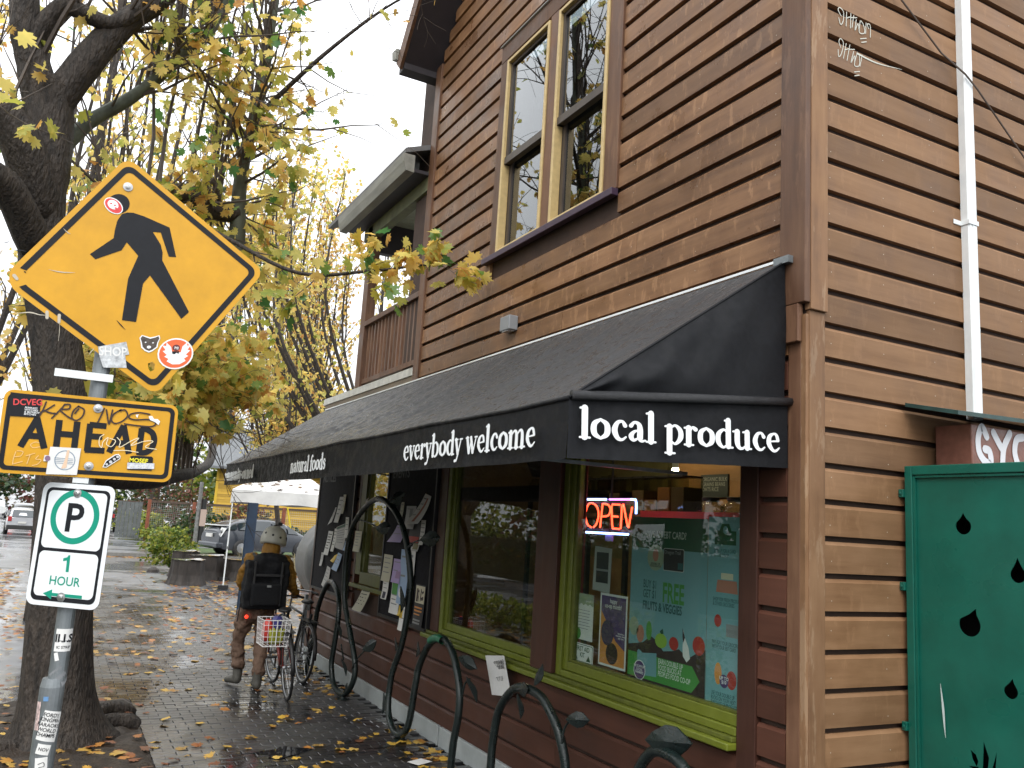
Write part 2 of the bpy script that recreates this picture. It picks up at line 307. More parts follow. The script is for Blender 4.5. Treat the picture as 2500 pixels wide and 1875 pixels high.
def serif_text(name, s, fr, u0, v0, width, height, m, parent, d=.004, fat=1.0):
    tot = sum(GL[c][0] for c in s); sx = width/tot; sy = height; mb = MB(); x = 0; k = 0
    for c in s:
        for st in GL[c][1]:
            pts = crom(st, 5) if len(st) > 2 else [np.array(p, float) for p in st]
            # brush outline in glyph space, then squeezed to the wanted width
            tmp = MB(); stroke(tmp, Fr((0, 0, 0), (1, 0, 0), (0, 1, 0)), [(p[0], p[1], p[2]*fat) for p in pts], .1, 0, False)
            mb.add([fr.p(u0+(x+v[0])*sx, v0+v[1]*sy, d+(k % 9)*.00022) for v in tmp.v], tmp.f); k += 1
        x += GL[c][0]
    return mb.build(name, m, parent)
# ------------------------------------------------------------------ palette
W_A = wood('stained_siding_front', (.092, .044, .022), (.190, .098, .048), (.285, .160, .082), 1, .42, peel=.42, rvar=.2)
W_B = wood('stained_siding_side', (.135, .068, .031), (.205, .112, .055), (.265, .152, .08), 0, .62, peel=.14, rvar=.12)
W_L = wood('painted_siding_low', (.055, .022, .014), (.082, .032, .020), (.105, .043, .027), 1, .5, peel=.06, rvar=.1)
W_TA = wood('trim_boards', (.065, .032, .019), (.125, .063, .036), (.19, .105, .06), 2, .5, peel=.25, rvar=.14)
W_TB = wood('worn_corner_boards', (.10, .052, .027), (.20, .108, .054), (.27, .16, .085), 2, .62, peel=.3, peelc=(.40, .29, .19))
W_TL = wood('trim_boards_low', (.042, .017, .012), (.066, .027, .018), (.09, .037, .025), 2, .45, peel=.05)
BACK = mat('dark_wood_backing', (.045, .024, .016), .8, noise=.3)
LIME = mat('lime_paint', (.135, .16, .016), .42, noise=.12, nscale=14, bump=.12, bscale=60, rvar=.1)
LIMED = mat('lime_paint_dirty', (.095, .11, .014), .5, noise=.25, nscale=20)
CREAM = mat('cream_window_frame', (.50, .37, .17), .45, noise=.12, nscale=20)
PURPLE = mat('purple_paint', (.045, .026, .05), .42, noise=.2, nscale=20)
SASH = mat('dark_sash', (.055, .042, .034), .4, noise=.2)
DARK = mat('unlit_black', (.012, .012, .013), .9)  # near-black colour standing in for unlit interiors
SOFF = mat('dark_soffit', (.022, .018, .022), .6, noise=.2, nscale=5)
GREYW = mat('weathered_grey_board', (.23, .23, .20), .6, noise=.25, nscale=9, stretch=(1, .2, 1))
MOSS = mat('mossy_beam', (.13, .14, .075), .7, noise=.35, nscale=5)
CONC = mat('concrete', (.30, .30, .29), .55, noise=.18, nscale=5, bump=.25, bscale=40, rvar=.22)
PLINTH = mat('pale_concrete_base', (.33, .36, .36), .6, noise=.15, nscale=6, bump=.2)
METALW = mat('white_metal', (.72, .75, .75), .4, noise=.06, nscale=10)
GALV = mat('galvanised_steel', (.20, .22, .23), .48, .55, noise=.22, nscale=12, rvar=.15)
STEELD = mat('steel_bolt', (.45, .45, .45), .3, .9)
GREEN = mat('green_enamel', (.005, .100, .070), .34, noise=.16, nscale=5, rvar=.08, bump=.05, bscale=200)
BLACK = mat('black_paint', (.012, .012, .013), .5)
WHITE = mat('white_paint', (.78, .80, .80), .5)
PAPER = mat('white_paper', (.70, .70, .68), .7, noise=.05, nscale=30)
GLASS = glass('window_glass')
GLASSU = glass('upper_window_glass', (.45, .5, .52), 2.6)
FAB = mat('wet_black_canvas', (.0060, .0068, .0088), .44, noise=.35, nscale=26, bump=.5, bscale=420, rvar=.12, spec=.2)

# ------------------------------------------------------------------ shop building
P = .19; Z0 = 5.27
shop = thing('shop_building', 'brown wood sided corner shop with lime framed windows and black awning', 'shop')
prof = [(-.03, 0), (0, .002), (0, .145), (-.016, .163), (-.03, .163)]
mbb = MB(); mbb.add([(x, d, z) for x in (0, 1) for d, z in prof], [(0, 5, 6, 1), (1, 6, 7, 2), (2, 7, 8, 3), (3, 8, 9, 4), (4, 9, 5, 0), (0, 1, 2, 3, 4), (9, 8, 7, 6, 5)])
BM = {}
def board_mesh(m):
    if m.name not in BM: BM[m.name] = mbb.mesh('siding_board', m)
    return BM[m.name]
def boardA(y0, y1, z, m, hs=1.0):
    j = rnd.uniform(-.0015, .0015)
    return inst('siding_board', board_mesh(m), shop, Matrix(((0, -1, 0, -abs(j)), (y1-y0, 0, 0, y0), (0, 0, hs, z), (0, 0, 0, 1))))
def boardB(x0, x1, z, m):
    j = rnd.uniform(0, .0025)
    return inst('siding_board', board_mesh(m), shop, Matrix(((-(x1-x0), 0, 0, x1), (0, -1, 0, -j), (0, 0, 1, z), (0, 0, 0, 1))))
def cut(y0, y1, holes):
    segs = [(y0, y1)]
    for a, b in holes:
        segs = [s for y, z in segs for s in ((y, min(z, a)), (max(y, b), z)) if s[1]-s[0] > .03]
    return segs
RAKE = lambda z: 5.7-(max(z, 7.31)-7.31)/1.32
for k in range(-22, 28):
    z = Z0-P*k
    if z < .13: continue
    holes = []; zt = z+.168
    if z > 3.42:
        y0, y1 = .16, min(5.56, RAKE(zt)+.05)
        if zt > 4.46 and z < 6.67: holes.append((1.80, 3.92))
        m = W_A
    else:
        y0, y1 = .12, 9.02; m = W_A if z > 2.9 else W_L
        if zt > .88 and z < 2.9: holes += [(.315, 4.70), (6.18, 7.26)]
    if y1-y0 < .3: continue
    for a, b in cut(y0, y1, holes):
        if b-a > 4.5 and rnd.random() < .8:
            c = rnd.uniform(a+1.2, b-1.2); boardA(a, c-.0015, z, m); boardA(c+.0015, b, z, m)
        else: boardA(a, b, z, m)
for k in range(-12, 28):
    z = Z0-P*k
    if z < .05: continue
    boardB(.145, 3.6, z, W_B)
MB().box(.032, .06, .02, .33, 0, 9.2).box(.032, .06, .33, 4.68, 0, .90).box(.032, .06, .33, 4.68, 2.9, 4.5).box(.032, .06, 4.68, 6.2, 0, 9.0).box(.032, .06, 6.2, 7.24, 0, 1.1).box(.032, .06, 6.2, 7.24, 2.9, 3.6).box(.032, .06, 7.24, 9.1, 0, 3.6).box(.032, .06, .33, 1.84, 4.5, 9.2).box(.032, .06, 3.88, 4.68, 4.5, 9.2).box(.032, .06, 1.84, 3.88, 6.64, 9.2).build('wall_sheathing', BACK, shop)
MB().box(.061, 4.0, .032, .06, 0, 9.0).build('wall_sheathing', BACK, shop)
def cb(name, m, *b, bevel=.004): return MB().box(*b).build(name, m, shop, bevel=bevel)
# corner boards: thick pair above, thinner pair below
cb('corner_board', W_TA, -.024, .02, -.0215, .158, 3.26, 9.5); cb('corner_board', W_TB, .0205, .146, -.026, .02, 3.225, 8)
cb('corner_board', W_TA, .004, .02, .03, .118, .0, 3.258); cb('corner_board', W_TB, .03, .143, -.008, .02, .0, 3.223)
MB().box(.006, .05, -.002, .03, 0, 3.2).build('corner_post', W_TB, shop)
cb('corner_board', W_TA, -.022, .02, 5.56, 5.72, 3.50, 7.34)
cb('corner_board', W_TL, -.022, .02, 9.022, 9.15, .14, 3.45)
MB().box(.0, .07, 0.03, 9.1, .02, .16).build('plinth_core', CONC, shop)
for a, b in ((.0, 1.55), (1.555, 4.27), (4.275, 6.9), (6.905, 9.12)): cb('concrete_plinth', PLINTH, -.035, -.001, a+.03, b, -.02, .155, bevel=.006)
# rotten patch below the awning end
cb('trim_patch', W_TA, -.03, .0, .02, .155, 3.05, 3.255)

# upper windows
for y0, y1 in ((2.95, 3.77), (1.985, 2.79)):
    zb, zt = 4.51, 6.49; fr_ = FA
    mb = MB(); w_ = .033
    mb.box(-.034, .05, y0, y0+w_, zb, zt).box(-.034, .05, y1-w_, y1, zb, zt).box(-.034, .05, y0+w_, y1-w_, zb, zb+w_).box(-.034, .05, y0+w_, y1-w_, zt-w_, zt)
    wdw = mb.build('window', CREAM, shop, bevel=.006)
    s = MB(); a, b = y0+w_, y1-w_
    s.box(.0, .045, a, a+.035, 5.40, zt-w_).box(.0, .045, b-.035, b, 5.40, zt-w_).box(.0, .045, a+.035, b-.035, zt-w_-.035, zt-w_).box(-.012, .045, a, b, 5.40, 5.47)
    s.build('upper_sash', SASH, wdw)
    s = MB(); s.box(.05, .09, a, a+.05, zb+w_, 5.43).box(.05, .09, b-.05, b, zb+w_, 5.43).box(.05, .09, a+.05, b-.05, zb+w_, zb+w_+.06); s.build('lower_sash', SASH, wdw)
    MB().box(.018, .022, a+.03, b-.03, 5.44, zt-w_-.03).build('pane', GLASSU, wdw); MB().box(.066, .070, a+.045, b-.045, zb+w_+.05, 5.42).build('pane', GLASSU, wdw)
cb('window_casing', W_TA, -.02, .02, 3.775, 3.918, 4.512, 6.52); cb('window_casing', W_TA, -.02, .02, 2.795, 2.945, 4.512, 6.52); cb('window_casing', W_TA, -.02, .02, 1.802, 1.980, 4.512, 6.52)
cb('window_casing', W_TA, -.022, .02, 1.80, 3.92, 6.522, 6.70); cb('drip_cap', mat('pale_flashing', (.5, .5, .5), .4), -.04, -.005, 1.79, 3.94, 6.702, 6.712)
cb('window_sill', PURPLE, -.062, .0, 1.80, 4.0, 4.452, 4.508)
MB().box(.5, .52, 1.6, 4.2, 4.3, 6.9).box(.1, .5, 1.6, 1.62, 4.3, 6.9).box(.1, .5, 4.18, 4.2, 4.3, 6.9).box(.1, .5, 1.6, 4.2, 4.28, 4.3).build('unlit_room_box', DARK, shop)  # black box in place of the unlit rooms behind the panes

# gable roof overhang above the shop front
ang = math.atan(1.32)
rk = MB()
for s_ in (0,):
    pts = []
    for X in (-.43, .3):
        for Y, Z in ((5.74, 7.27), (2.85, 7.31+2.85*1.32), (2.85, 7.31+2.85*1.32+.16), (5.86, 7.34)): pts.append((X, Y, Z))
    rk.add(pts, [(0, 1, 5, 4), (1, 2, 6, 5), (2, 3, 7, 6), (3, 0, 4, 7), (0, 3, 2, 1), (4, 5, 6, 7)])
roof = rk.build('roof', SOFF, shop)
rf = MB(); rf.add([(X, Y, Z) for X in (-.47, -.432) for Y, Z in ((5.78, 7.23), (2.85, 7.27+2.85*1.32), (2.85, 7.50+2.85*1.32), (5.92, 7.36))], [(0, 1, 5, 4), (1, 2, 6, 5), (2, 3, 7, 6), (3, 0, 4, 7), (0, 3, 2, 1), (4, 5, 6, 7)])
rf.build('rake_board', W_TA, roof); MB().box(-.43, 4, 5.72, 5.9, 7.22, 7.40).build('eave_fascia', SOFF, roof)
g_ = MB(); g_.add([(X, Y, Z) for X in (-.5, -.1) for Y, Z in ((5.86, 7.38), (5.99, 7.42), (6.02, 7.54), (5.86, 7.52))], [(0, 1, 5, 4), (1, 2, 6, 5), (2, 3, 7, 6), (3, 0, 4, 7), (0, 3, 2, 1), (4, 5, 6, 7)]); g_.build('gutter', GREYW, roof)

# balcony
bal = MB().box(.0, 3.2, 5.72, 9.30, 3.58, 3.65).build('balcony_deck', GREYW, shop)
MB().box(-.03, .0, 5.721, 9.32, 3.60, 3.69).build('deck_trim', mat('pale_trim', (.5, .5, .46), .5, noise=.2), bal); MB().box(-.02, .01, 5.721, 9.26, 3.40, 3.598).build('deck_fascia', mat('weathered_fascia', (.14, .11, .075), .7, noise=.4, nscale=6, stretch=(1, .2, 1)), bal)
MB().box(-.01, .12, 7.72, 7.92, 3.70, 5.98).build('balcony_post', W_TA, bal, bevel=.006); MB().box(2.9, 3.0, 7.75, 7.87, 3.70, 5.98).build('balcony_post', W_TA, bal, bevel=.006)
MB().box(-.012, .095, 5.725, 7.715, 4.53, 4.60).build('handrail', W_TA, bal, bevel=.005); MB().box(.015, .075, 5.725, 7.715, 3.74, 3.80).build('bottom_rail', W_TA, bal)
bb = MB().box(.03, .062, -.023, .023, 3.80, 4.53).mesh('baluster', W_TA)
for i in range(15): inst('baluster', bb, bal, loc=(0, 5.83+i*.128, 0))
for i in range(3): inst('baluster', bb, bal, Matrix.Translation((0.5+i*1.0, 7.8, 0)))
pr_ = MB(); pr_.add([(X, Y, Z) for Y in (5.725, 8.95) for X, Z in ((-.32, 6.20), (-.32, 6.26), (1.9, 7.1), (1.9, 7.02))], [(0, 3, 2, 1), (4, 5, 6, 7), (0, 1, 5, 4), (1, 2, 6, 5), (2, 3, 7, 6), (3, 0, 4, 7)])
proof = pr_.build('porch_roof', mat('grey_roofing', (.13, .13, .13), .7, noise=.2), shop)
gb = MB(); gb.add([(X, Y, Z) for Y in (5.725, 8.36) for X, Z in ((-.33, 6.10), (-.30, 5.99), (-.20, 5.98), (-.20, 6.19), (-.34, 6.19))], [(0, 4, 3, 2, 1), (5, 6, 7, 8, 9), (0, 1, 6, 5), (1, 2, 7, 6), (2, 3, 8, 7), (3, 4, 9, 8), (4, 0, 5, 9)]); gb.build('gutter', GREYW, proof)
MB().box(-.2, -.01, 5.725, 8.30, 5.99, 6.03).build('eave_soffit', SOFF, proof); MB().box(-.01, .11, 5.725, 8.10, 5.82, 6.06).build('porch_beam', MOSS, proof); MB().box(.11, 3.0, 7.78, 7.9, 5.62, 6.06).build('porch_beam', SOFF, proof)
ps = MB().box(.115, 3.0, -.058, .058, 6.05, 6.068).mesh('ceiling_plank', mat('pale_green_plank', (.30, .32, .26), .6, noise=.15))
for i in range(18): inst('ceiling_plank', ps, proof, loc=(0, 5.79+i*.122, 0))
# wind chime
wc = thing('wind_chime', 'dark wind chime hanging under the porch roof over the balcony', 'wind chime', loc=(.5, 6.95, 5.2))
m_ = MB(); m_.tube([(0, 0, .85), (0, 0, 0)], .004, 5); m_.build('cord', BLACK, wc)
for i in range(6): MB().lathe([(.01, -.05*i-.03), (.035, -.05*i), (.01, -.05*i+.03)], 8, (rnd.uniform(-.02, .02), rnd.uniform(-.02, .02), 0)).build('chime_cup', BLACK, wc)

# lower shop windows
glz = 2.86
def stile(mb, y0, y1, z0, z1, x0, x1): mb.box(x0, x1, y0, y1, z0, z1)
w1 = MB(); w1.box(-.012, .07, 2.27, 2.338, .955, glz).box(.010, .07, 2.215, 2.268, 1.0, glz).box(-.012, .07, .462, 2.268, .955, .998).box(.010, .07, .462, 2.213, 1.0, 1.062)
win1 = w1.build('window', LIME, shop, bevel=.005)
MB().box(.024, .07, 2.175, 2.213, 1.064, glz).box(.024, .07, .462, 2.173, 1.064, 1.078).build('inner_bead', LIMED, win1)
MB().box(.040, .046, .45, 2.19, 1.07, glz).build('pane', GLASS, win1)
w2 = MB(); w2.box(-.012, .07, 4.43, 4.50, .955, glz).box(.010, .07, 4.37, 4.428, 1.0, glz).box(-.012, .07, 2.665, 4.428, .955, .998).box(.010, .07, 2.665, 4.368, 1.0, 1.062)
win2 = w2.build('window', LIME, shop, bevel=.005)
MB().box(.024, .07, 4.33, 4.368, 1.064, glz).build('inner_bead', LIMED, win2)
MB().box(.040, .046, 2.66, 4.345, 1.05, glz).build('pane', glass('dim_window_glass', (.62, .66, .66), 1.35), win2); MB().box(.048, .09, 2.66, 4.33, 2.20, 2.33).build('transom', W_TL, win2)
cb('window_sill', LIME, -.075, .01, .455, 4.80, .885, .925, bevel=.008); cb('window_sill', LIMED, -.04, .01, .458, 4.78, .927, .953, bevel=.004)
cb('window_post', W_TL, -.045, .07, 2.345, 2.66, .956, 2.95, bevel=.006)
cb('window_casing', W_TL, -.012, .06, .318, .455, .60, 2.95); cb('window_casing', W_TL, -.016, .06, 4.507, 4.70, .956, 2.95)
w3 = MB(); w3.box(-.01, .07, 7.0, 7.19, 1.30, glz).box(.01, .07, 6.93, 6.998, 1.34, glz).box(-.01, .07, 6.20, 6.998, 1.20, 1.338)
win3 = w3.build('window', mat('olive_paint', (.09, .10, .02), .5, noise=.15), shop, bevel=.005); MB().box(.04, .046, 6.2, 6.95, 1.33, glz).build('pane', GLASS, win3)
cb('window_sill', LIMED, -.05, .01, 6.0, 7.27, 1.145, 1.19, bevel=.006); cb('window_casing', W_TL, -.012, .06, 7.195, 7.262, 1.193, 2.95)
# inside of the shop
MB().box(.1, 4.0, .1, 9.05, -.01, .01).build('shop_floor', mat('shop_floor', (.12, .08, .05), .4, noise=.2), shop)
MB().box(.1, 4.0, .1, 9.05, 3.2, 3.25).build('shop_ceiling', mat('shop_ceiling', (.28, .22, .13), .8), shop)
IW = mat('shop_inner_wall', (.20, .13, .06), .7, noise=.25, nscale=4)
MB().box(3.9, 3.95, .1, 9.05, .01, 3.2).box(.07, 3.9, 8.98, 9.02, .01, 3.2).box(.07, 3.9, .07, .1, .01, 3.2).build('shop_inner_wall', IW, shop)
MB().box(1.4, 1.45, 2.9, 4.6, 1.75, 3.2).build('shop_inner_wall', mat('olive_plaster', (.16, .14, .055), .8, noise=.15), shop)
# red jamb inside the big window
MB().box(.071, .076, 2.150, 2.185, 1.08, glz).build('red_jamb', mat('red_jamb', (.16, .02, .02), .45), shop)

# ceiling lamps inside; the hidden poster-window one is added to light the bins
LAMP = mat('lit_tube', (.9, .85, .7), .5, emit=(1.0, .80, .48), es=30.0)
for i, (x, y, l) in enumerate(((3.0, 4.66, 'long fluorescent lamp lit over the shop shelves'), (.30, 2.0, 'added hidden lamp behind the poster window, lighting the food bins'), (1.9, 6.4, 'fluorescent lamp lit behind the notice boards'))):
    lt = thing('ceiling_lamp', l, 'lamp', 'lamps inside the shop', (x, y, 2.72 if i == 0 else 3.02))
    MB().box(-.06, .06, -.6, .6, .06, .12).build('housing', WHITE, lt); MB().tube([(0, -.58, .03), (0, .58, .03)], .022, 8).build('tube', LAMP, lt)
    MB().box(-.008, .008, -.4, -.39, .12, .18 if i else .5).box(-.008, .008, .39, .4, .12, .18 if i else .5).build('hanger', BLACK, lt)

# small fitting on the wall over the awning
wl = thing('wall_fitting', 'small grey square box fitting on siding above awning', 'lamp', loc=(0, 3.36, 3.75))
MB().box(-.09, 0, -.09, .09, -.06, .07).build('housing', mat('grey_fitting', (.22, .23, .24), .5), wl, bevel=.008); MB().box(-.08, -.02, -.06, .06, -.068, -.058).build('lens', mat('fitting_lens', (.5, .5, .5), .3), wl)

# ------------------------------------------------------------------ awning
awn = thing('awning', 'wet black canvas awning with white lettering over the shop windows', 'awning', loc=(0, 0, 0))
ya, yb, xo = .11, 9.0, -1.37
N, K = 260, 16
def can(u, v):                 # u along the front 0..1, v from wall 0 to front edge 1
    y = ya+(yb-ya)*u; x = -.03+(xo+.03)*v; z = 3.51+(2.59-3.51)*v
    e = math.sin(math.pi*v); en = min(1, (y-ya)/.5, (yb+.0-y)/.5)
    if v < .02: y += u*.26
    else: y += u*.26*(1-v)
    wr = (.022*math.sin(y*7+v*3.5+1.6*math.sin(y*2.1))+.014*math.sin(y*17+v*6+1.2*math.sin(y*3.3))+.009*math.sin(y*31-v*5))*v*(1-v)*3
    z += (-.05*e+wr)*en-(.02*abs(math.sin(y*1.4)) if v > .95 else 0)
    return (x, y, z)
cm = MB(); cm.add([can(i/N, j/K) for i in range(N+1) for j in range(K+1)], [(i*(K+1)+j, (i+1)*(K+1)+j, (i+1)*(K+1)+j+1, i*(K+1)+j+1) for i in range(N) for j in range(K)])
cm.build('canopy', mat('wet_black_canvas_skylit', (.010, .011, .0135), .40, noise=.4, nscale=26, bump=.5, bscale=420, rvar=.16, spec=.6), awn, smooth=True)  # same canvas, coloured lighter and glossier for sky light on the top
sd = MB(); n = 30; vs_ = []; fs_ = []
def side(a, b):                # a 0 front .. 1 wall, b 0 bottom .. 1 top
    x = xo+(-.03-xo)*a; zb = 2.59+.14*a; zt = 2.59+(3.51-2.59)*a; z = zb+(zt-zb)*b
    y = ya+(.016*math.sin(a*9+b*5)+.010*math.sin(a*21-b*6))*math.sin(math.pi*b)*(1-.6*a)-.03*math.sin(math.pi*a)*math.sin(math.pi*b)
    return (x, y, z)
sd.add([side(i/n, j/n) for i in range(n+1) for j in range(n+1)], [(i*(n+1)+j, (i+1)*(n+1)+j, (i+1)*(n+1)+j+1, i*(n+1)+j+1) for i in range(n) for j in range(n)])
sd.build('side_panel', FAB, awn, smooth=True)
# piping along the corner seam and the round bar in the side hem
MB().tube([side(i/10, 1) for i in range(11)], .007, 6).build('corner_seam', FAB, awn)
MB().tube([(xo+.01, ya-.008, 2.60), (-.7, ya-.022, 2.665), (.02, ya-.008, 2.735)], .024, 8).build('hem_bar', mat('wet_hem', (.02, .021, .024), .32, bump=.8, bscale=300, noise=.4, nscale=60), awn, smooth=True)
def valf(u, v):
    y = ya+(yb-ya)*u; z = 2.31+.28*v-(.008*abs(math.sin(y*1.75)))*(1 if v < .9 else 1.4)
    k_ = 1 if y < 3 else max(.15, 1-(y-3)*.4); x = xo-.012*(1-v)+k_*(.010*math.sin(y*4.3)+.006*math.sin(y*11+v))*(1-v*.7); return (x, y, z)
vm_ = MB(); vm_.add([valf(i/N, j/4) for i in range(N+1) for j in range(5)], [(i*5+j, i*5+j+1, (i+1)*5+j+1, (i+1)*5+j) for i in range(N) for j in range(4)]); vm_.build('valance', FAB, awn, smooth=True)
MB().tube([valf(i/60, 1) for i in range(61)], .012, 6).build('front_hem', FAB, awn, smooth=True)
vs2 = MB(); vs2.add([(xo+(1.36)*i/20, ya+.005*math.sin(i*.8)-.006*(1-j/4), 2.31+.07*i/20+(.28+.07*i/20)*j/4) for i in range(21) for j in range(5)], [(i*5+j, (i+1)*5+j, (i+1)*5+j+1, i*5+j+1) for i in range(20) for j in range(4)]); vs2.build('valance', FAB, awn, smooth=True)
MB().box(-.06, -.01, ya-.05, ya+.06, 3.49, 3.53).build('end_bracket', GALV, awn); MB().box(.02, .05, ya-.045, ya, 2.67, 2.79).build('end_bracket', GALV, awn)
MB().box(-.035, -.022, ya, 9.2, 3.515, 3.53).build('head_rail', METALW, awn)
for y in (.16, 2.5, 4.7, 6.9, 8.9): MB().tube([(-.03, y, 2.72), (xo+.03, y, 2.57)], .014, 6).build('frame_arm', GALV, awn)
LET = mat('white_letter_vinyl', (.80, .83, .84), .45)
fv = Fr((xo-.034, 0, 0), (0, -1, 0), (0, 0, 1))
serif_text('lettering', 'everybody welcome', fv, -2.09, 2.372, 1.76, .094, LET, awn)['label'] = 'everybody welcome in white soft serif letters'
serif_text('lettering', 'natural foods', fv, -5.16, 2.372, 1.23, .094, LET, awn, fat=1.15)['label'] = 'natural foods in white soft serif letters'
serif_text('lettering', 'community-owned', fv, -8.87, 2.368, 1.93, .094, LET, awn, fat=1.75)['label'] = 'community-owned in white soft serif letters'
fs2 = Fr((-1.32, ya-.022, 2.405), (1.26, 0, .052), (-.052, 0, 1.26))
serif_text('lettering', 'local produce', fs2, 0, 0, 1.24, .098, LET, awn)['label'] = 'local produce in white soft serif letters'
MB().box(-1.30, -.02, .9, .92, 2.36, 2.38).build('frame_bar', GALV, awn)

# ------------------------------------------------------------------ downspout, enclosure, cabinet, cable, graffiti on the side wall
ds = thing('downspout', 'white square downspout running down the brown side wall', 'downspout', loc=(1.415, 0, 2.78))
mb = MB(); pf = [(-.085, 0), (-.085, -.045), (-.075, -.056), (-.062, -.056), (-.056, -.050), (-.05, -.056), (-.035, -.056), (-.012, -.056), (-.002, -.045), (-.002, 0)]
mb.add([(x, y, z) for z in (0, 4.4) for x, y in pf], [(i, (i+1) % 10, 10+(i+1) % 10, 10+i) for i in range(10)]); mb.build('pipe', METALW, ds)
MB().box(-.088, .002, -.0605, -.0565, 1.205, 1.235).box(-.092, -.0855, -.0605, -.001, 1.205, 1.235).box(-.16, -.092, -.006, -.001, 1.205, 1.235).build('strap', METALW, ds, bevel=.003)
cab = thing('utility_cabinet', 'brown painted cabinet with white graffiti under the downspout', 'cabinet', loc=(1.5, 0, 0))
MB().box(-.5, 1.2, -.25, -.03, 0, 2.70).build('body', mat('brown_gloss_board', (.20, .085, .06), .3, noise=.2, nscale=18, bump=.4, bscale=25), cab, bevel=.006)
rfm = MB(); rfm.add([(x, y, z) for x, z in ((-.74, 2.715), (1.3, 2.775)) for y, z2 in ((-.34, 0), (-.02, .05)) for z in (z+z2, z+z2+.022)], [(0, 1, 3, 2), (4, 6, 7, 5), (0, 4, 5, 1), (2, 3, 7, 6), (0, 2, 6, 4), (1, 5, 7, 3)])
rfm.build('lid', mat('dark_green_flashing', (.02, .055, .05), .45, noise=.3, nscale=12), cab)
fg = Fr((-.5, -.2502, 2.45), (1, 0, 0), (0, 0, 1)); SPRAY = mat('white_spray_paint', (.70, .72, .75), .5); gm = MB()
for i, st in enumerate(([(.13, .19), (.09, .24), (.055, .18), (.06, .10), (.11, .05), (.16, .05), (.15, .11), (.11, .12)], [(.19, .22), (.24, .16), (.27, .13)], [(.34, .23), (.28, .14), (.26, .02)], [(.46, .22), (.40, .20), (.38, .12), (.42, .05), (.48, .06)])): stroke(gm, fg, st, .045, .002+i*.0004)
gm.build('graffiti', SPRAY, cab)

enc = thing('metal_enclosure', 'green steel enclosure panel with cut out raindrops beside the side wall', 'enclosure', loc=(.75, 0, 0))
fe = Fr((0, 0, 0), (0, -1, 0), (0, 0, 1))
def drop(cu, zt, zb, wd, lean=0):
    h = zt-zb; rr = wd/2; cz = zb+rr; out = []
    for k in range(15): a = R(-205+230*k/14); out.append((cu+rr*math.cos(a), cz+rr*math.sin(a)))
    return out[:]+[(cu+rr*.35+lean*.5, cz+(zt-cz)*.62), (cu+lean, zt), (cu-rr*.35+lean*.5, cz+(zt-cz)*.62)]
holes = [drop(.355, 2.20, 2.09, .085), drop(.63, 1.99, 1.87, .075), drop(.375, 1.725, 1.585, .115, .035), drop(.575, 1.42, 1.325, .068, .01),
         [(.42, .96), (.43, 1.10), (.455, 1.03), (.445, .96)], [(.40, 1.0), (.372, 1.065), (.385, 1.03), (.36, 1.045), (.37, 1.0), (.39, .97)], [(.46, .955), (.495, 1.065), (.485, .97)], [(.345, .965), (.40, .975), (.40, .95)],
         [(.9, 1.9), (.94, 1.99), (.96, 1.9), (.93, 1.87)], [(1.05, 1.5), (1.09, 1.6), (1.11, 1.5), (1.08, 1.46)]]
pts = [Vector((u, v, 0)) for u, v in rect(.075, 1.36, .08, 2.395)]; loops = [pts]+[[Vector((u, v, 0)) for u, v in h] for h in holes]
fl = [q for l in loops for q in l]; tr = tessellate_polygon(loops); pm = MB(); vs_ = [fe.p(q.x, q.y, -.004) for q in fl]+[fe.p(q.x, q.y, -.007) for q in fl]; nn = len(fl)
fs_ = [tuple(t) for t in tr]+[tuple(i+nn for i in t) for t in tr]; o_ = 0
for l in loops:
    fs_ += [(o_+i, o_+(i+1) % len(l), nn+o_+(i+1) % len(l), nn+o_+i) for i in range(len(l))]; o_ += len(l)
pm.add(vs_, fs_).build('panel', GREEN, enc)
for b in ((-.02, .02, -.075, -.03, 0, 2.45), (-.02, .02, -1.41, -1.365, 0, 2.45), (-.02, .02, -1.364, -.076, 2.40, 2.45), (-.02, .02, -1.364, -.076, .02, .075)): MB().box(*b).build('frame_bar', GREEN, enc, bevel=.004)
MB().box(-.012, .0, -.088, -.077, .08, 2.395).box(-.012, .0, -1.36, -.09, 2.385, 2.397).build('panel_bead', GREEN, enc)
for z in (2.30, 1.80, 1.08): MB().box(-.035, .015, -.03, -.002, z-.022, z+.022).tube([(-.037, -.016, z), (-.043, -.016, z)], .009, 8).build('fixing_tab', GREEN, enc, bevel=.003)
MB().box(.0, 1.7, -1.40, -1.37, 0, 2.45).build('front_panel', GREEN, enc); MB().box(.06, 1.7, -1.36, -.27, 0, .02).build('floor_tray', DARK, enc); MB().box(.03, 1.7, -1.36, -.03, 2.41, 2.43).build('shade_lid', DARK, enc); MB().box(.02, .03, -.07, -.03, .02, 2.38).build('dark_backing', DARK, enc); MB().box(.24, .245, -1.36, -.03, .02, 2.38).build('dark_backing', DARK, enc)  # unseen lid and black sheets added to keep the cut-outs dark
sm = MB(); stroke(sm, fe, [(.21, 1.33, .002), (.222, 1.22, .013), (.228, 1.13, .009), (.233, 1.07, .002)], .01, .0035, caps=False); sm.build('scratch', mat('scratch', (.5, .6, .58), .6), enc)

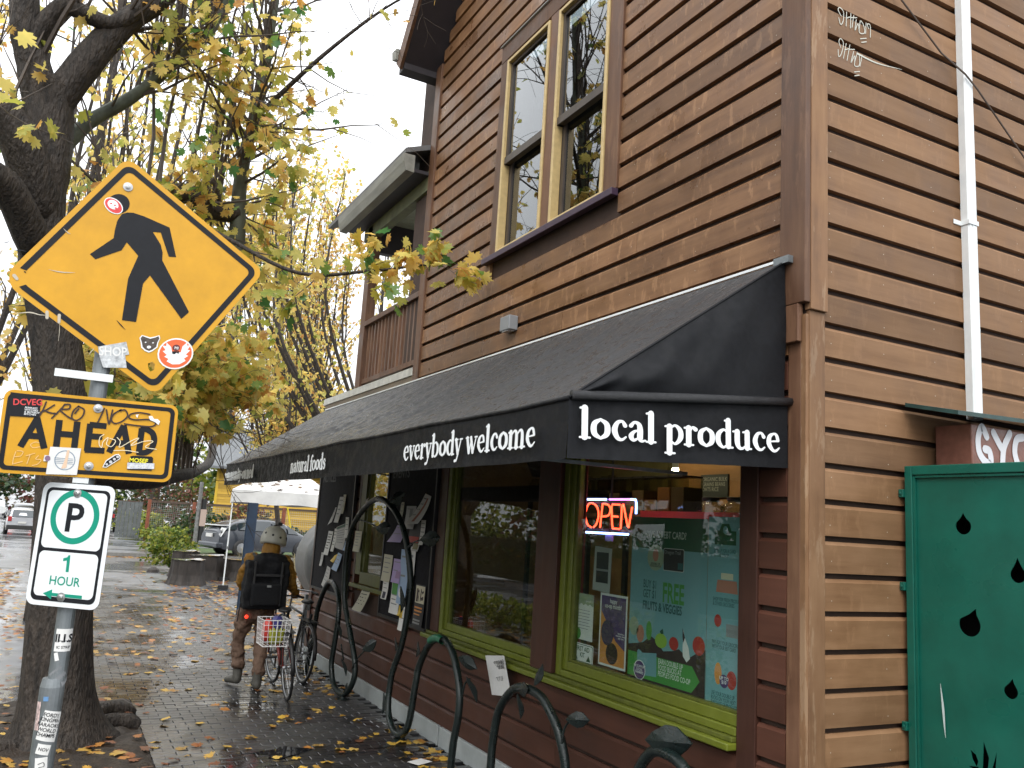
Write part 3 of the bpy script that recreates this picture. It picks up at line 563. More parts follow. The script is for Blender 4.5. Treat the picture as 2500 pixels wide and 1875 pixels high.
cb_ = MB(); cb_.tube([(.55, -.03, 5.43), (.745, -.035, 5.31), (1.14, -.03, 5.07), (1.315, -.068, 4.965), (1.43, -.068, 4.90), (2.0, -.03, 4.57), (2.6, -.03, 4.22)], .006, 6)
tag(cb_.build('cable', mat('brown_cable', (.10, .075, .06), .6)), 'thin brown cable slanting across the side wall and over the downspout', 'cable')
CH = mat('chalk_scrawl', (.55, .55, .48), .9)
gm = MB(); fgr = Fr((.24, -.004, 4.93), (1, 0, 0), (0, 0, 1))
S1 = [[(.04, .10), (.015, .13), (.03, .15), (.06, .13), (.055, .07), (.035, .045), (.02, .08)], [(.085, .14), (.08, .05)], [(.08, .10), (.115, .12)], [(.12, .145), (.115, .05)], [(.145, .14), (.13, .06)], [(.125, .12), (.17, .135)], [(.165, .12), (.155, .05), (.18, .10), (.19, .06)], [(.20, .13), (.19, .05), (.235, .06), (.225, .11), (.20, .13)], [(.25, .13), (.245, .06)], [(.27, .10), (.26, .125), (.285, .125), (.285, .05)], [(.20, .01), (.25, .03)], [(.21, -.01), (.25, .008)]]
for i, st in enumerate(S1): stroke(gm, fgr, st, .006, .0003*(i % 4)); (stroke(gm, fgr.sub(-.02, -.21, 0), [(u*.82+v*.22, v*1.12-u*.10) for u, v in st], .0055, .0003*(i % 4)) if i not in (4, 9) else None)
stroke(gm, fgr, [(.17, -.095, .012), (.34, -.10, .008), (.56, -.07, .002)], .01, .0013)
nm_ = MB()
for k in range(-10, 28):
    for x in (.19, .62, 1.05, 1.9):
        x_, z_ = x+rnd.gauss(0, .006), Z0-P*k+.03+.09*rnd.random(); nm_.add([(x_+.0035*math.cos(a), -.0032, z_+.0035*math.sin(a)) for a in (0, 1.05, 2.1, 3.14, 4.19, 5.24)], [(0, 1, 2, 3, 4, 5)])
    for y in (.22, .9, 1.6, 4.3, 5.0):
        z_ = Z0-P*k+.03+.09*rnd.random()
        if z_ > 3.6: nm_.add([(-.0032, y+.0035*math.cos(a), z_+.0035*math.sin(a)) for a in (0, 1.05, 2.1, 3.14, 4.19, 5.24)], [(5, 4, 3, 2, 1, 0)])
nm_.build('nail_heads', mat('pale_nail', (.42, .36, .28), .5), shop, kind='stuff')
gm.build('graffiti', CH, shop)['label'] = 'pale scrawled tags on the side wall boards'
# ------------------------------------------------------------------ ground, road, pavements
def wet(name, c, rough, noise, nscale, puddle=.5, bump=.3, bscale=60, pscale=.8):
    """Wet surface: colour mottling, glossy puddled patches among duller ones."""
    m = mat(name, c, rough, noise=noise, nscale=nscale, bump=bump, bscale=bscale); n = m.node_tree; b = n.nodes['Principled BSDF']; L = n.links.new
    g = n.nodes.new('ShaderNodeNewGeometry'); z = n.nodes.new('ShaderNodeTexNoise'); z.inputs['Scale'].default_value = pscale; z.inputs['Detail'].default_value = 4; L(g.outputs['Position'], z.inputs['Vector'])
    mr = n.nodes.new('ShaderNodeMapRange'); L(z.outputs[0], mr.inputs[0]); mr.inputs[1].default_value = .42; mr.inputs[2].default_value = .60; mr.inputs[3].default_value = rough; mr.inputs[4].default_value = rough*(1-puddle)
    L(mr.outputs[0], b.inputs['Roughness']); b.inputs['Specular IOR Level'].default_value = .9; b.inputs['Coat Weight'].default_value = .9; m2 = n.nodes.new('ShaderNodeMapRange'); L(z.outputs[0], m2.inputs[0]); m2.inputs[1].default_value = .44; m2.inputs[2].default_value = .56; m2.inputs[3].default_value = .40; m2.inputs[4].default_value = .10; L(m2.outputs[0], b.inputs['Coat Roughness']); return m
ASPH = wet('wet_asphalt', (.055, .058, .064), .5, .3, 3, .5, .15, 90, .25)
WETC = wet('wet_concrete', (.125, .132, .145), .5, .3, 3, .6, .06, 50, .5)
SOIL = mat('wet_soil', (.026, .018, .012), .6, noise=.5, nscale=14, bump=1, bscale=40, rvar=.2)
GRASSM = mat('turf', (.05, .085, .02), .7, noise=.4, nscale=6, bump=1, bscale=60)
def sheet(name, x0, x1, y0, y1, z, m, nx=1, ny=1, h=0.0, seed=0):
    r_ = random.Random(seed); mb = MB()
    mb.add([(x0+(x1-x0)*i/nx, y0+(y1-y0)*j/ny, z+(r_.uniform(0, h) if 0 < i < nx and 0 < j < ny else 0)) for i in range(nx+1) for j in range(ny+1)],
           [(i*(ny+1)+j, (i+1)*(ny+1)+j, (i+1)*(ny+1)+j+1, i*(ny+1)+j+1) for i in range(nx) for j in range(ny)])
    return structure(mb.build(name, m, smooth=h > 0))
sheet('road', -600, 600, -400, 900, -.14, ASPH)
KC = mat('kerb_concrete', (.17, .17, .16), .5, noise=.25, nscale=6, bump=.3)
structure(MB().box(-5.0, 14, -14, 25.0, -.6, -.045).build('pavement_base', WETC))
structure(MB().box(-5.15, -5.001, -14, 25.16, -.5, .0).build('kerb', KC, bevel=.02)); structure(MB().box(-5.0, 14, 25.001, 25.16, -.5, -.005).build('kerb', KC, bevel=.02))
# concrete slabs of the corner, each its own slab with open joints
slabs = structure(MB().box(-4.99, 13.9, 6.7, 24.99, -.05, -.03).build('pavement', WETC))
def slab(x0, x1, y0, y1): return MB().box(x0+.006, x1-.006, y0+.006, y1-.006, -.03, -.004+rnd.uniform(-.004, .002)).build('slab', WETC, slabs, bevel=.006)
for j in range(12):
    for i in range(-1, 9):
        x0 = -2.65+i*1.5; y0 = 18.3+j*1.12*.5
        if j < 6 and i < 8: slab(x0, x0+1.5, 18.3+j*1.11, 18.3+(j+1)*1.11)
for j in range(7): slab(-4.9, -2.67, 6.75+j*1.64, 6.75+(j+1)*1.64)
structure(MB().box(.2, 13.8, 9.3, 18.29, -.03, -.006).build('slab_field', WETC, slabs))
# brick path
BR = wet('wet_paving_brick', (.009, .0093, .0105), .5, .35, 9, .6, .06, 120, .9)
nb = BR.node_tree; oi = nb.nodes.new('ShaderNodeObjectInfo'); gg = nb.nodes.new('ShaderNodeNewGeometry'); bb_ = nb.nodes['Principled BSDF']
_src = bb_.inputs['Base Color'].links[0].from_socket; ad = nb.nodes.new('ShaderNodeMath'); ad.operation = 'ADD'; nb.links.new(oi.outputs['Random'], ad.inputs[0]); nb.links.new(gg.outputs['Random Per Island'], ad.inputs[1])
fr2 = nb.nodes.new('ShaderNodeMath'); fr2.operation = 'FRACT'; nb.links.new(ad.outputs[0], fr2.inputs[0]); mr2 = nb.nodes.new('ShaderNodeMapRange'); nb.links.new(fr2.outputs[0], mr2.inputs[0]); mr2.inputs[3].default_value = .6; mr2.inputs[4].default_value = 1.6
sv2 = nb.nodes.new('ShaderNodeVectorMath'); sv2.operation = 'SCALE'; nb.links.new(_src, sv2.inputs[0]); nb.links.new(mr2.outputs[0], sv2.inputs['Scale']); nb.links.new(sv2.outputs[0], bb_.inputs['Base Color'])
path = structure(MB().box(-2.75, -.04, -6, 18.28, -.045, -.03).build('path', mat('joint_sand', (.03, .03, .03), .3, noise=.3, nscale=30)))
bw, bl, g2 = .1, .2, .0035
bv = MB(); e = .004
bv.add([(-bl/2+g2, -bw/2+g2, -.03), (bl/2-g2, -bw/2+g2, -.03), (bl/2-g2, bw/2-g2, -.03), (-bl/2+g2, bw/2-g2, -.03)]+[(sx*(bl/2-g2), sy*(bw/2-g2), -e) for sx, sy in ((-1, -1), (1, -1), (1, 1), (-1, 1))]+[(sx*(bl/2-g2-e), sy*(bw/2-g2-e), 0) for sx, sy in ((-1, -1), (1, -1), (1, 1), (-1, 1))],
       [(0, 1, 5, 4), (1, 2, 6, 5), (2, 3, 7, 6), (3, 0, 4, 7), (4, 5, 9, 8), (5, 6, 10, 9), (6, 7, 11, 10), (7, 4, 8, 11), (8, 9, 10, 11)])
bme = bv.mesh('brick', BR); spots = []
for j in range(int(-5/bw), int(18.2/bw)):
    y = j*bw+bw/2
    for i in range(14):
        x = -2.64+i*bl+(bl/2 if j % 2 else 0)
        if x > -.09 or (x < -2.40 and y < 6.7): continue
        spots.append((x, y))
near = sorted([s for s in spots if s[1] > 3.1+max(0, (-.5-s[0])*.45)], key=lambda s: s[1]+.3*s[0])[:300]; ns = set(near)
for x, y in near:
    inst('brick', bme, path, loc=(x, y, rnd.uniform(-.003, .002)), rot=(rnd.gauss(0, .008), rnd.gauss(0, .008), rnd.gauss(0, .006)))
rest = MB()
for x, y in spots:
    if (x, y) in ns: continue
    m4 = Matrix.Translation((x, y, rnd.uniform(-.003, .002))) @ Matrix.Rotation(rnd.gauss(0, .008), 4, 'X') @ Matrix.Rotation(rnd.gauss(0, .006), 4, 'Y')
    rest.add([m4 @ Vector(v) for v in bv.v], bv.f)
for j in range(int(-5/bw), int(6.7/bw)):
    if j % 2 == 0: rest.add([(v[0]*.5-2.385, v[1]+j*bw+bw/2, v[2]) for v in bv.v], bv.f)
for j in range(int(6.7/bw), int(18.2/bw)):
    if j % 2: rest.add([(v[0]*.5-2.69, v[1]+j*bw+bw/2, v[2]) for v in bv.v], bv.f)
rest.build('brick_paving', BR, path, kind='stuff')
# planting strip with bare wet soil
sheet('soil', -4.99, -2.44, -8, 6.69, .0, SOIL, 30, 120, .06, 3)
# across the side street
structure(MB().box(-1.6, 60, 34.8, 120, -.5, .0).build('far_pavement', WETC)); structure(MB().box(-1.75, 60, 34.65, 34.799, -.5, .01).build('kerb', KC))
structure(MB().box(-60, -11.4, -40, 25, -.5, .0).build('far_pavement', WETC))
sheet('lawn', .4, 40, 36.2, 41.5, .012, GRASSM, 20, 6, .04, 5); sheet('lawn', 1.6, 40, 43.2, 70, .012, mat('dark_bed', (.03, .045, .015), .8, noise=.5, nscale=4, bump=1), 12, 8, .05, 6)
# ------------------------------------------------------------------ trees
BARK = mat('maple_bark', (.034, .026, .020), .75, noise=.75, nscale=16, bump=1, bscale=34, stretch=(1.3, 1.3, .42))
_n = BARK.node_tree; _b = [x for x in _n.nodes if x.type == 'BUMP'][0]; _b.inputs['Distance'].default_value = .035
BARKG = mat('mossy_bark', (.075, .085, .060), .7, noise=.4, nscale=10, bump=.8, bscale=30, stretch=(1, 1, .5))
TWIG = mat('twig_bark', (.075, .058, .046), .7, noise=.3, nscale=8)  # bark tone lightened for bright-sky flare around thin branches
YEL = leafmat('maple_leaves_yellow', [(0, (.30, .34, .06)), (.25, (.72, .64, .18)), (.55, (.86, .69, .20)), (.85, (.84, .57, .16)), (1, (.55, .26, .06))], .45, .58)
GRN = leafmat('maple_leaves_green', [(0, (.07, .20, .06)), (.4, (.20, .32, .07)), (.65, (.48, .46, .08)), (1, (.66, .48, .08))], .45, .55)
ORA = leafmat('far_leaves_orange', [(0, (.66, .55, .17)), (.5, (.76, .55, .16)), (.85, (.72, .42, .11)), (1, (.56, .26, .07))], .45, .6)
DRY = leafmat('fallen_leaves', [(0, (.28, .17, .05)), (.3, (.45, .28, .06)), (.55, (.40, .17, .035)), (.8, (.22, .075, .03)), (1, (.14, .06, .03))], .4, .12)
# maple leaf outline, stalk at the origin, tip along +y, about one unit across
_half = [(.0, 1.0), (.09, .72), (.20, .76), (.17, .52), (.33, .66), (.50, .62), (.42, .46), (.58, .40), (.36, .22), (.42, .06), (.18, .12), (.0, .0)]
LEAF = _half+[(-x, y) for x, y in _half[-2:0:-1]]
_lv = np.array([(x, y, -.18*abs(x)-.10*(y-.4)**2) for x, y in [(0, .32)]+LEAF]); _ln = len(LEAF)
_lf = [(0, 1+(i+1) % _ln, 1+i) for i in range(_ln)]
SIMPLE = np.array([(0, 0, 0), (.42, .28, -.08), (.26, .68, -.04), (0, 1, -.06), (-.26, .68, -.04), (-.42, .28, -.08)]); _sf = [(0, 1, 2, 3), (0, 3, 4, 5)]
def rot_rand(n, droop=.5):
    """Leaf frames: stalk direction mostly outward and down, blade facing up or aside."""
    az = rng.uniform(0, 2*np.pi, n); el = rng.normal(-droop, .55, n)
    y = np.stack([np.cos(az)*np.cos(el), np.sin(az)*np.cos(el), np.sin(el)], 1)
    r = rng.normal(0, 1, (n, 3)); r[:, 2] += 1.0; x = np.cross(y, r); x /= np.linalg.norm(x, axis=1)[:, None]+1e-9; z = np.cross(x, y)
    return np.stack([x, y, z], 2)
def leaf_mesh(name, pos, size, mats, fine=True, frames=None, droop=.5):
    n = len(pos); T_, F_ = (_lv, _lf) if fine else (SIMPLE, _sf)
    fr_ = rot_rand(n, droop) if frames is None else frames
    V = np.einsum('nij,kj->nki', fr_, T_)*np.asarray(size)[:, None, None]+np.asarray(pos)[:, None, :]
    k = len(T_); V = V.reshape(-1, 3); F = np.concatenate([np.array(F_)+i*k for i in range(n)]) if n else np.zeros((0, 3), int)
    me = bpy.data.meshes.new(name); nf, c = F.shape
    me.vertices.add(len(V)); me.vertices.foreach_set('co', V.ravel()); me.loops.add(nf*c); me.loops.foreach_set('vertex_index', F.ravel().astype(np.int32))
    me.polygons.add(nf); me.polygons.foreach_set('loop_start', np.arange(0, nf*c, c, dtype=np.int32)); me.polygons.foreach_set('loop_total', np.full(nf, c, dtype=np.int32))
    me.update(calc_edges=True)
    for m in mats: me.materials.append(m)
    if len(mats) > 1: me.polygons.foreach_set('material_index', np.repeat((rng.random(n) < .0).astype(np.int32), len(F_)))
    return me
class Tree:
    def __init__(s): s.wood = MB(); s.twig = MB(); s.leaf = []
    def limb(s, pts, r0, r1, n=8, sub=4, lumpy=0.0):
        q = crom([tuple(p) for p in pts], sub); N_ = len(q); r = [(r0+(r1-r0)*(i/(N_-1)))*(1+rnd.uniform(-lumpy, lumpy)) for i in range(N_)]
        s.wood.tube([tuple(a) for a in q], r, n); return q, r
    def shoots(s, path, rad, cnt, ln, spread, up, lvl, dens, t0=.2, thin=.35):
        """Side branches off a path; the last level carries leaves."""
        P_ = np.array([tuple(p) for p in path]); N_ = len(P_)
        for _ in range(cnt):
            f = rnd.uniform(t0, 1)*(N_-1); i = min(int(f), N_-2); a = P_[i]+(P_[i+1]-P_[i])*(f-i); tg = P_[i+1]-P_[i]; tg /= np.linalg.norm(tg)+1e-9
            rr = rad[min(i, len(rad)-1)]; d = np.array([rnd.gauss(0, 1) for _k in range(3)]); d /= np.linalg.norm(d); d = tg*.5+d*spread+np.array((0, 0, up)); d /= np.linalg.norm(d)
            L_ = rnd.uniform(*ln); pts = [a]; cur = a
            for k in range(4):
                d = d+np.array([rnd.gauss(0, .16) for _k in range(3)])+np.array((0, 0, .05*up)); d /= np.linalg.norm(d); cur = cur+d*L_/4; pts.append(cur)
            r0 = min(rr*thin, .011*L_+.004); rs = [max(.0025, r0*(1-.8*k/4)) for k in range(5)]
            s.twig.tube([tuple(p) for p in pts], rs, 5 if r0 > .008 else 4, cap=False)
            if lvl > 0: s.shoots(pts, rs, max(2, int(cnt*.22)) if lvl > 1 else rnd.randint(2, 4), (ln[0]*.35, ln[1]*.5), spread*1.2, up*.6, lvl-1, dens, .25, .6)
            if lvl <= 1:
                for _k in range(np.random.default_rng(rnd.randint(0, 9**9)).poisson(dens*L_)):
                    f2 = rnd.uniform(.25, 1)*4; j = min(int(f2), 3); s.leaf.append(np.array(pts[j])+(np.array(pts[j+1])-np.array(pts[j]))*(f2-j)+np.array([rnd.gauss(0, .06) for _q in range(3)]))
    def build(s, name, label, m_wood, m_leaf, size, cat='tree', group=None, fine=True, base=(0, 0, 0), droop=.5, keep=None, roots=None):
        t = thing(name, label, cat, group); 
        tr_ = s.wood.build('trunk', m_wood, t, smooth=True)
        if s.twig.v: s.twig.build('twigs', TWIG, t, kind='stuff')
        if s.leaf:
            pos = np.array(s.leaf)
            if keep is not None: pos = pos[keep(pos)]
            o = bpy.data.objects.new('crown', leaf_mesh('crown', pos, rng.uniform(size[0], size[1], len(pos)), [m_leaf], fine, None, droop)); col.objects.link(o); o.parent = t; o['kind'] = 'stuff'
        return t
# street maple behind the sign post
T1 = Tree()
trunk = [(-3.08, 5.1, -.1), (-3.14, 5.1, .25), (-3.22, 5.1, .95), (-3.33, 5.1, 2.2), (-3.52, 5.1, 3.2), (-3.74, 5.1, 4.0), (-3.84, 5.1, 4.7), (-3.88, 5.1, 5.3), (-3.92, 5.1, 5.65)]
q = crom(trunk, 6); rr = []
for i, p in enumerate(q):
    z = p[2]; rr.append(.275+.12*math.exp(-max(z, 0)*4.5)-.022*min(z, 4)+(.02 if z > 4.8 else 0))
nseg = 20
tv = []
for i, p in enumerate(q):
    for k in range(nseg):
        a = 2*math.pi*k/nseg; fl = 1+.05*math.sin(a*5+i*.15)+.035*math.sin(a*9-i*.2)+(.28*math.exp(-max(p[2], 0)*5)*max(0, math.sin(a*3+.6)))
        tv.append((p[0]+rr[i]*fl*math.cos(a), p[1]+rr[i]*fl*math.sin(a), p[2]))
T1.wood.add(tv, [(i*nseg+k, i*nseg+(k+1) % nseg, (i+1)*nseg+(k+1) % nseg, (i+1)*nseg+k) for i in range(len(q)-1) for k in range(nseg)])
LB = {}
TG = Tree()
def L1(key, pts, r0, r1, n=10): LB[key] = (TG if key in 'eg' else T1).limb(pts, r0, r1, n, 5, .04)
L1('a', [(-3.9, 5.1, 5.3), (-4.05, 5.05, 5.75), (-4.18, 5.0, 6.2), (-4.25, 4.9, 7.4), (-4.1, 4.8, 9.0)], .17, .07)
L1('b', [(-3.9, 5.1, 5.35), (-3.62, 5.0, 5.95), (-3.39, 5.0, 6.37), (-3.12, 5.0, 6.72), (-2.7, 5.1, 7.6), (-2.4, 5.3, 9.0)], .16, .06)
L1('c', [(-4.12, 5.02, 5.9), (-3.9, 4.93, 6.3), (-3.69, 4.9, 6.28), (-3.5, 4.9, 6.27), (-3.3, 4.92, 6.5), (-3.2, 4.95, 7.0)], .09, .06)
L1('d', [(-3.82, 5.1, 4.4), (-3.98, 4.9, 4.85), (-4.2, 4.8, 5.15), (-4.6, 4.7, 5.35), (-5.4, 4.5, 6.1), (-6.0, 4.4, 7.5)], .20, .08)
L1('d2', [(-3.8, 5.0, 4.1), (-4.1, 4.6, 4.5), (-4.5, 4.4, 4.55), (-5.2, 4.2, 5.0)], .15, .07)
L1('e', [(-3.8, 5.2, 5.0), (-3.57, 5.4, 5.49), (-3.29, 5.4, 5.79), (-3.04, 5.4, 6.11), (-2.9, 5.4, 6.35), (-2.71, 5.4, 6.62), (-2.56, 5.4, 6.92), (-2.4, 5.5, 8.0)], .07, .035)
L1('f', [(-3.75, 5.2, 4.1), (-3.22, 5.5, 4.65), (-2.68, 5.6, 5.08), (-2.35, 5.7, 5.0), (-2.10, 5.8, 5.05)], .12, .09)
L1('g', [(-2.03, 5.8, 4.5), (-2.09, 5.8, 5.22), (-2.08, 5.8, 5.74), (-2.01, 5.8, 6.24), (-1.97, 5.8, 6.8), (-1.96, 5.8, 7.36), (-1.9, 5.9, 9.0)], .085, .035)
L1('h', [(-3.35, 5.2, 2.25), (-3.0, 5.6, 2.20), (-2.6, 6.2, 2.22), (-2.2, 7.2, 2.33), (-1.8, 8.6, 2.46), (-1.5, 9.6, 2.7), (-1.3, 11.2, 3.3)], .10, .05)
L1('i', [(-2.9, 5.5, 4.9), (-2.3, 4.9, 4.5), (-1.7, 4.4, 4.15), (-1.15, 4.0, 4.18), (-.7, 3.9, 4.30), (-.42, 3.85, 4.36)], .028, .005, 6)
L1('j', [(-3.5, 5.2, 3.4), (-3.1, 5.6, 3.5), (-2.6, 6.2, 3.3), (-2.0, 7.0, 3.0), (-1.6, 7.8, 2.95)], .05, .015, 6)
L1('k', [(-2.06, 5.8, 6.1), (-1.5, 5.3, 6.8), (-.95, 5.0, 7.4), (-.55, 4.8, 7.7)], .03, .006, 6)
for k, c, ln, sp, up, lv, de in (('a', 10, (1.0, 2.2), .8, .5, 1, 7), ('b', 16, (.8, 2.0), .8, .5, 1, 9), ('c', 8, (.6, 1.4), .8, .5, 1, 8), ('d', 12, (.8, 2.0), .8, .5, 1, 8), ('e', 24, (.6, 1.7), .9, .3, 1, 12), ('f', 30, (.6, 1.6), .9, .2, 1, 14),
                               ('g', 50, (.6, 1.8), .9, .35, 1, 12), ('h', 5, (.5, 1.2), .9, .6, 1, 8), ('i', 14, (.25, .6), .8, -.1, 0, 34), ('j', 85, (.5, 1.5), .95, .3, 1, 20), ('k', 18, (.4, 1.0), .9, .1, 1, 9), ('d2', 8, (.6, 1.4), .9, .1, 1, 8)):
    T1.shoots(LB[k][0], LB[k][1], c, ln, sp, up, lv, de)
# long upright suckers
for _ in range(70):
    a = LB[rnd.choice('fgebh')][0]; p = np.array(a[rnd.randint(len(a)//3, len(a)-1)][:3]); T1.twig.tube([tuple(p+np.array((.05*k*rnd.uniform(-1, 1), .05*k*rnd.uniform(-1, 1), .7*k))) for k in range(6)], [.02, .018, .015, .012, .009, .005], 5, cap=False)
def keep1(pos):
    """Where the maple has already dropped its leaves: the open fork, the top, the side towards the shop."""
    x, y, z = pos.T; n_ = len(pos); ok = np.ones(n_, bool); drop = lambda m, p: ok.__iand__(~(m & (rng.random(n_) < p)))
    drop((x > -.12) & (y > 0) & (y < 9), 1.1)               # nothing grows through the wall
    drop((x > -1.75) & (z < 3.25), 1.1); drop((z < 2.75) & (x > -3.1), 1.1); drop((z < 2.9) & (y > 7.0), .6)
    drop((x < -3.15) & (z > 5.1), .72); drop((x > -1.7) & (z > 5.4), .6); drop(z > 6.9, .65); drop(z > 5.5, .45); drop(z > 4.6, .2)
    drop((y < 1.0), 1.1)
    return ok
pos1 = np.array(T1.leaf); pos1 = pos1[keep1(pos1)]
dist = np.linalg.norm(pos1-np.array(tuple(cam.matrix_world.translation)), axis=1)
order = np.argsort(np.where((pos1[:, 0] > -4.2) & (pos1[:, 2] < 7), dist, 1e6))[:280]; near_m = np.zeros(len(pos1), bool); near_m[order] = True
T1.leaf = []
t1 = T1.build('maple_tree', 'large street maple with dark trunk and yellow leaves behind the signs', BARK, YEL, (.1, .2))
TG.wood.build('mossy_limb', BARKG, t1, smooth=True)
rest_ = pos1[~near_m]; gsel = rng.random(len(rest_)) < .2
for nm, sel, m_ in (('crown', ~gsel, YEL), ('crown', gsel, GRN)):
    o = bpy.data.objects.new(nm, leaf_mesh(nm, rest_[sel], rng.uniform(.08, .16, sel.sum()), [m_], True)); col.objects.link(o); o.parent = t1; o['kind'] = 'stuff'
lm = {False: leaf_mesh('leaf', np.zeros((1, 3)), [1.0], [YEL], True, np.eye(3)[None]), True: leaf_mesh('leaf', np.zeros((1, 3)), [1.0], [GRN], True, np.eye(3)[None])}
frs = rot_rand(280)
for p, F in zip(pos1[near_m], frs):
    s = rnd.uniform(.10, .17); inst('leaf', lm[rnd.random() < .3], t1, Matrix.Translation(p) @ Matrix(F.tolist()).to_4x4() @ Matrix.Scale(s, 4))
# surface roots
for pts, r in (([(-2.95, 5.2, .02), (-2.75, 5.45, .06), (-2.55, 5.5, .05), (-2.48, 5.52, .0)], .075), ([(-2.95, 5.6, .0), (-2.75, 5.9, .07), (-2.56, 6.0, .05), (-2.48, 6.05, 0)], .07), ([(-3.4, 4.9, .0), (-3.7, 4.7, .05), (-4.1, 4.6, -.02)], .09)):
    m_ = MB(); m_.tube([tuple(p) for p in crom(pts, 5)], r, 8); m_.build('root', BARK, t1, smooth=True)

# trees further off: bundles of upright shoots with small orange and yellow leaves
def upright_tree(x, y, h, nst, spread, dens, label, m_leaf, size, seed, base_h=2.2, r0=.22, lean=(0, 0), keep=None, group='street trees further off'):
    global rnd; old = rnd; rnd = random.Random(seed); t = Tree()
    q, r = t.limb([(x, y, -.1), (x+lean[0]*.2, y, base_h*.5), (x+lean[0]*.5, y+lean[1]*.5, base_h)], r0, r0*.8, 8)
    for i in range(nst):
        a = rnd.uniform(0, 6.28); d = rnd.uniform(.1, 1)*spread; hh = h*rnd.uniform(.65, 1); b = (x+lean[0]*.5, y+lean[1]*.5, base_h*.95)
        c = (b[0]+math.cos(a)*d*.6, b[1]+math.sin(a)*d*.6, base_h+hh*.18); e_ = (b[0]+math.cos(a)*d*1.1+lean[0], b[1]+math.sin(a)*d*1.1+lean[1], base_h+hh*.6); f_ = (e_[0]+rnd.gauss(0, .3), e_[1]+rnd.gauss(0, .3), base_h+hh)
        q, r = t.limb([b, c, e_, f_], r0*.42, .012, 6)
        t.shoots(q, r, int(14+h*1.2), (h*.05, h*.15), .55, .8, 0, dens*1.25, .1, .5)
    o = t.build('street_tree', label, BARK, m_leaf, size, group=group, fine=False, keep=keep); rnd = old; return o
upright_tree(-3.38, 13.2, 11, 14, 1.9, 6, 'upright yellow leaved tree just behind the big maple trunk', YEL, (.09, .15), 21)
upright_tree(-5.9, 17.0, 12, 12, 2.2, 5, 'upright tree at the left picture edge beyond the maple', ORA, (.10, .16), 22)
upright_tree(2.6, 61.0, 24, 26, 6.0, 3.6, 'tall orange tree standing behind the yellow house on its left', ORA, (.20, .34), 23, 4, .4)
upright_tree(9.5, 58.0, 21, 24, 5.0, 3.4, 'tall bare topped tree standing behind the yellow house on its right', ORA, (.20, .34), 24, 4, .4)
upright_tree(-1.8, 72.0, 26, 24, 6.0, 3.2, 'tall yellow tree far down the street behind the signs', YEL, (.22, .38), 25, 4, .4)
upright_tree(6.2, 24.0, 12, 20, 3.6, 6.0, 'yellow tree spreading behind the awning and balcony', YEL, (.11, .19), 26, 2.5, .26, lean=(-1.6, 0))
upright_tree(5.2, 33.5, 15, 20, 3.6, 5.0, 'slender yellow street tree across the side street behind the tent', YEL, (.13, .22), 27, 3.0, .12, lean=(-1.0, 0))
# ------------------------------------------------------------------ sign post with its three signs
SY = mat('sign_yellow', (.60, .30, .006), .42, noise=.10, nscale=9, rvar=.06); SB = mat('sign_black', (.009, .010, .013), .5, noise=.2, nscale=30, spec=.25); SW = mat('sign_white', (.74, .77, .79), .36, noise=.04, nscale=8)
SG = mat('sign_green', (.0, .26, .17), .4); SBACK = mat('sign_aluminium', (.45, .46, .47), .4, .8); ORS = mat('orange_sticker', (.75, .12, .03), .45); REDS = mat('red_print', (.65, .05, .05), .5)
PX, PY, PR = -3.285, .545, .032
post = thing('sign_post', 'round galvanised sign post covered in stickers in front of the maple', 'post', loc=(PX, PY, 0))
MB().lathe([(PR, 1.32), (PR, 3.335), (PR*.6, 3.35)], 20).build('pole', GALV, post, smooth=False)
MB().lathe([(.042, -.1), (.042, 1.30), (.036, 1.33)], 20, (-.012, .0, 0)).build('base_sleeve', GALV, post)
MB().lathe([(PR+.008, 3.335), (PR+.008, 3.36), (.02, 3.375)], 20).build('cap', GALV, post)
def on_pole(name, w_, h_, z, ang, m, tilt=0.0, r=None, seg=8, cx=0.0):
    r = (r or PR)+.0008; mb = MB(); vs_ = []
    for j in range(3):
        for i in range(seg+1):
            u, v = w_*(i/seg-.5), h_*(j/2-.5); u, v = u*math.cos(tilt)-v*math.sin(tilt), u*math.sin(tilt)+v*math.cos(tilt); a = ang+u/r
            vs_.append((cx+r*math.sin(a), -r*math.cos(a), z+v))
    mb.add(vs_, [(j*(seg+1)+i, j*(seg+1)+i+1, (j+1)*(seg+1)+i+1, (j+1)*(seg+1)+i) for j in range(2) for i in range(seg)]); return mb.build(name, m, post, smooth=True)
def pole_text(s, z, ang, size, m, tilt=0, r=None, bold=.01, cx=0.0, lsp=.8):
    o = text('sticker_print', s, Fr((0, 0, 0), (1, 0, 0), (0, 1, 0)), 0, 0, size, m, post, 0, 'CENTER', bold, lsp=lsp); me = o.data; r = (r or PR)+.0018
    for v in me.vertices:
        u, w_ = v.co.x, v.co.y; u, w_ = u*math.cos(tilt)-w_*math.sin(tilt), u*math.sin(tilt)+w_*math.cos(tilt); a = ang+u/r; v.co = (cx+r*math.sin(a), -r*math.cos(a), z+w_)
    o.matrix_basis = Matrix.Identity(4); return o
on_pole('sticker', .066, .082, 1.47, .12, PAPER); pole_text('ILLS', 1.464, .12, .040, SB, bold=.03); pole_text('IC STRIP', 1.440, .16, .014, SB)
on_pole('sticker', .055, .07, 1.335, .2, mat('grey_sticker', (.20, .21, .22), .6, noise=.2), .7); on_pole('sticker', .072, .105, 1.165, .25, PAPER, -.2, .042, cx=-.012); pole_text('FORDY\nKINGPIN\nKARAOKE\nWORLD\nCHAMPS', 1.198, .25, .0185, SB, -.2, .042, cx=-.012, bold=.006, lsp=.95)
on_pole('sticker', .046, .036, 1.085, -.05, PAPER, -.2, .042, cx=-.012); on_pole('sticker', .042, .085, 1.015, .0, PAPER, .1, .042, cx=-.012); pole_text('NOV', 1.080, -.05, .016, SB, -.2, .042, cx=-.012)
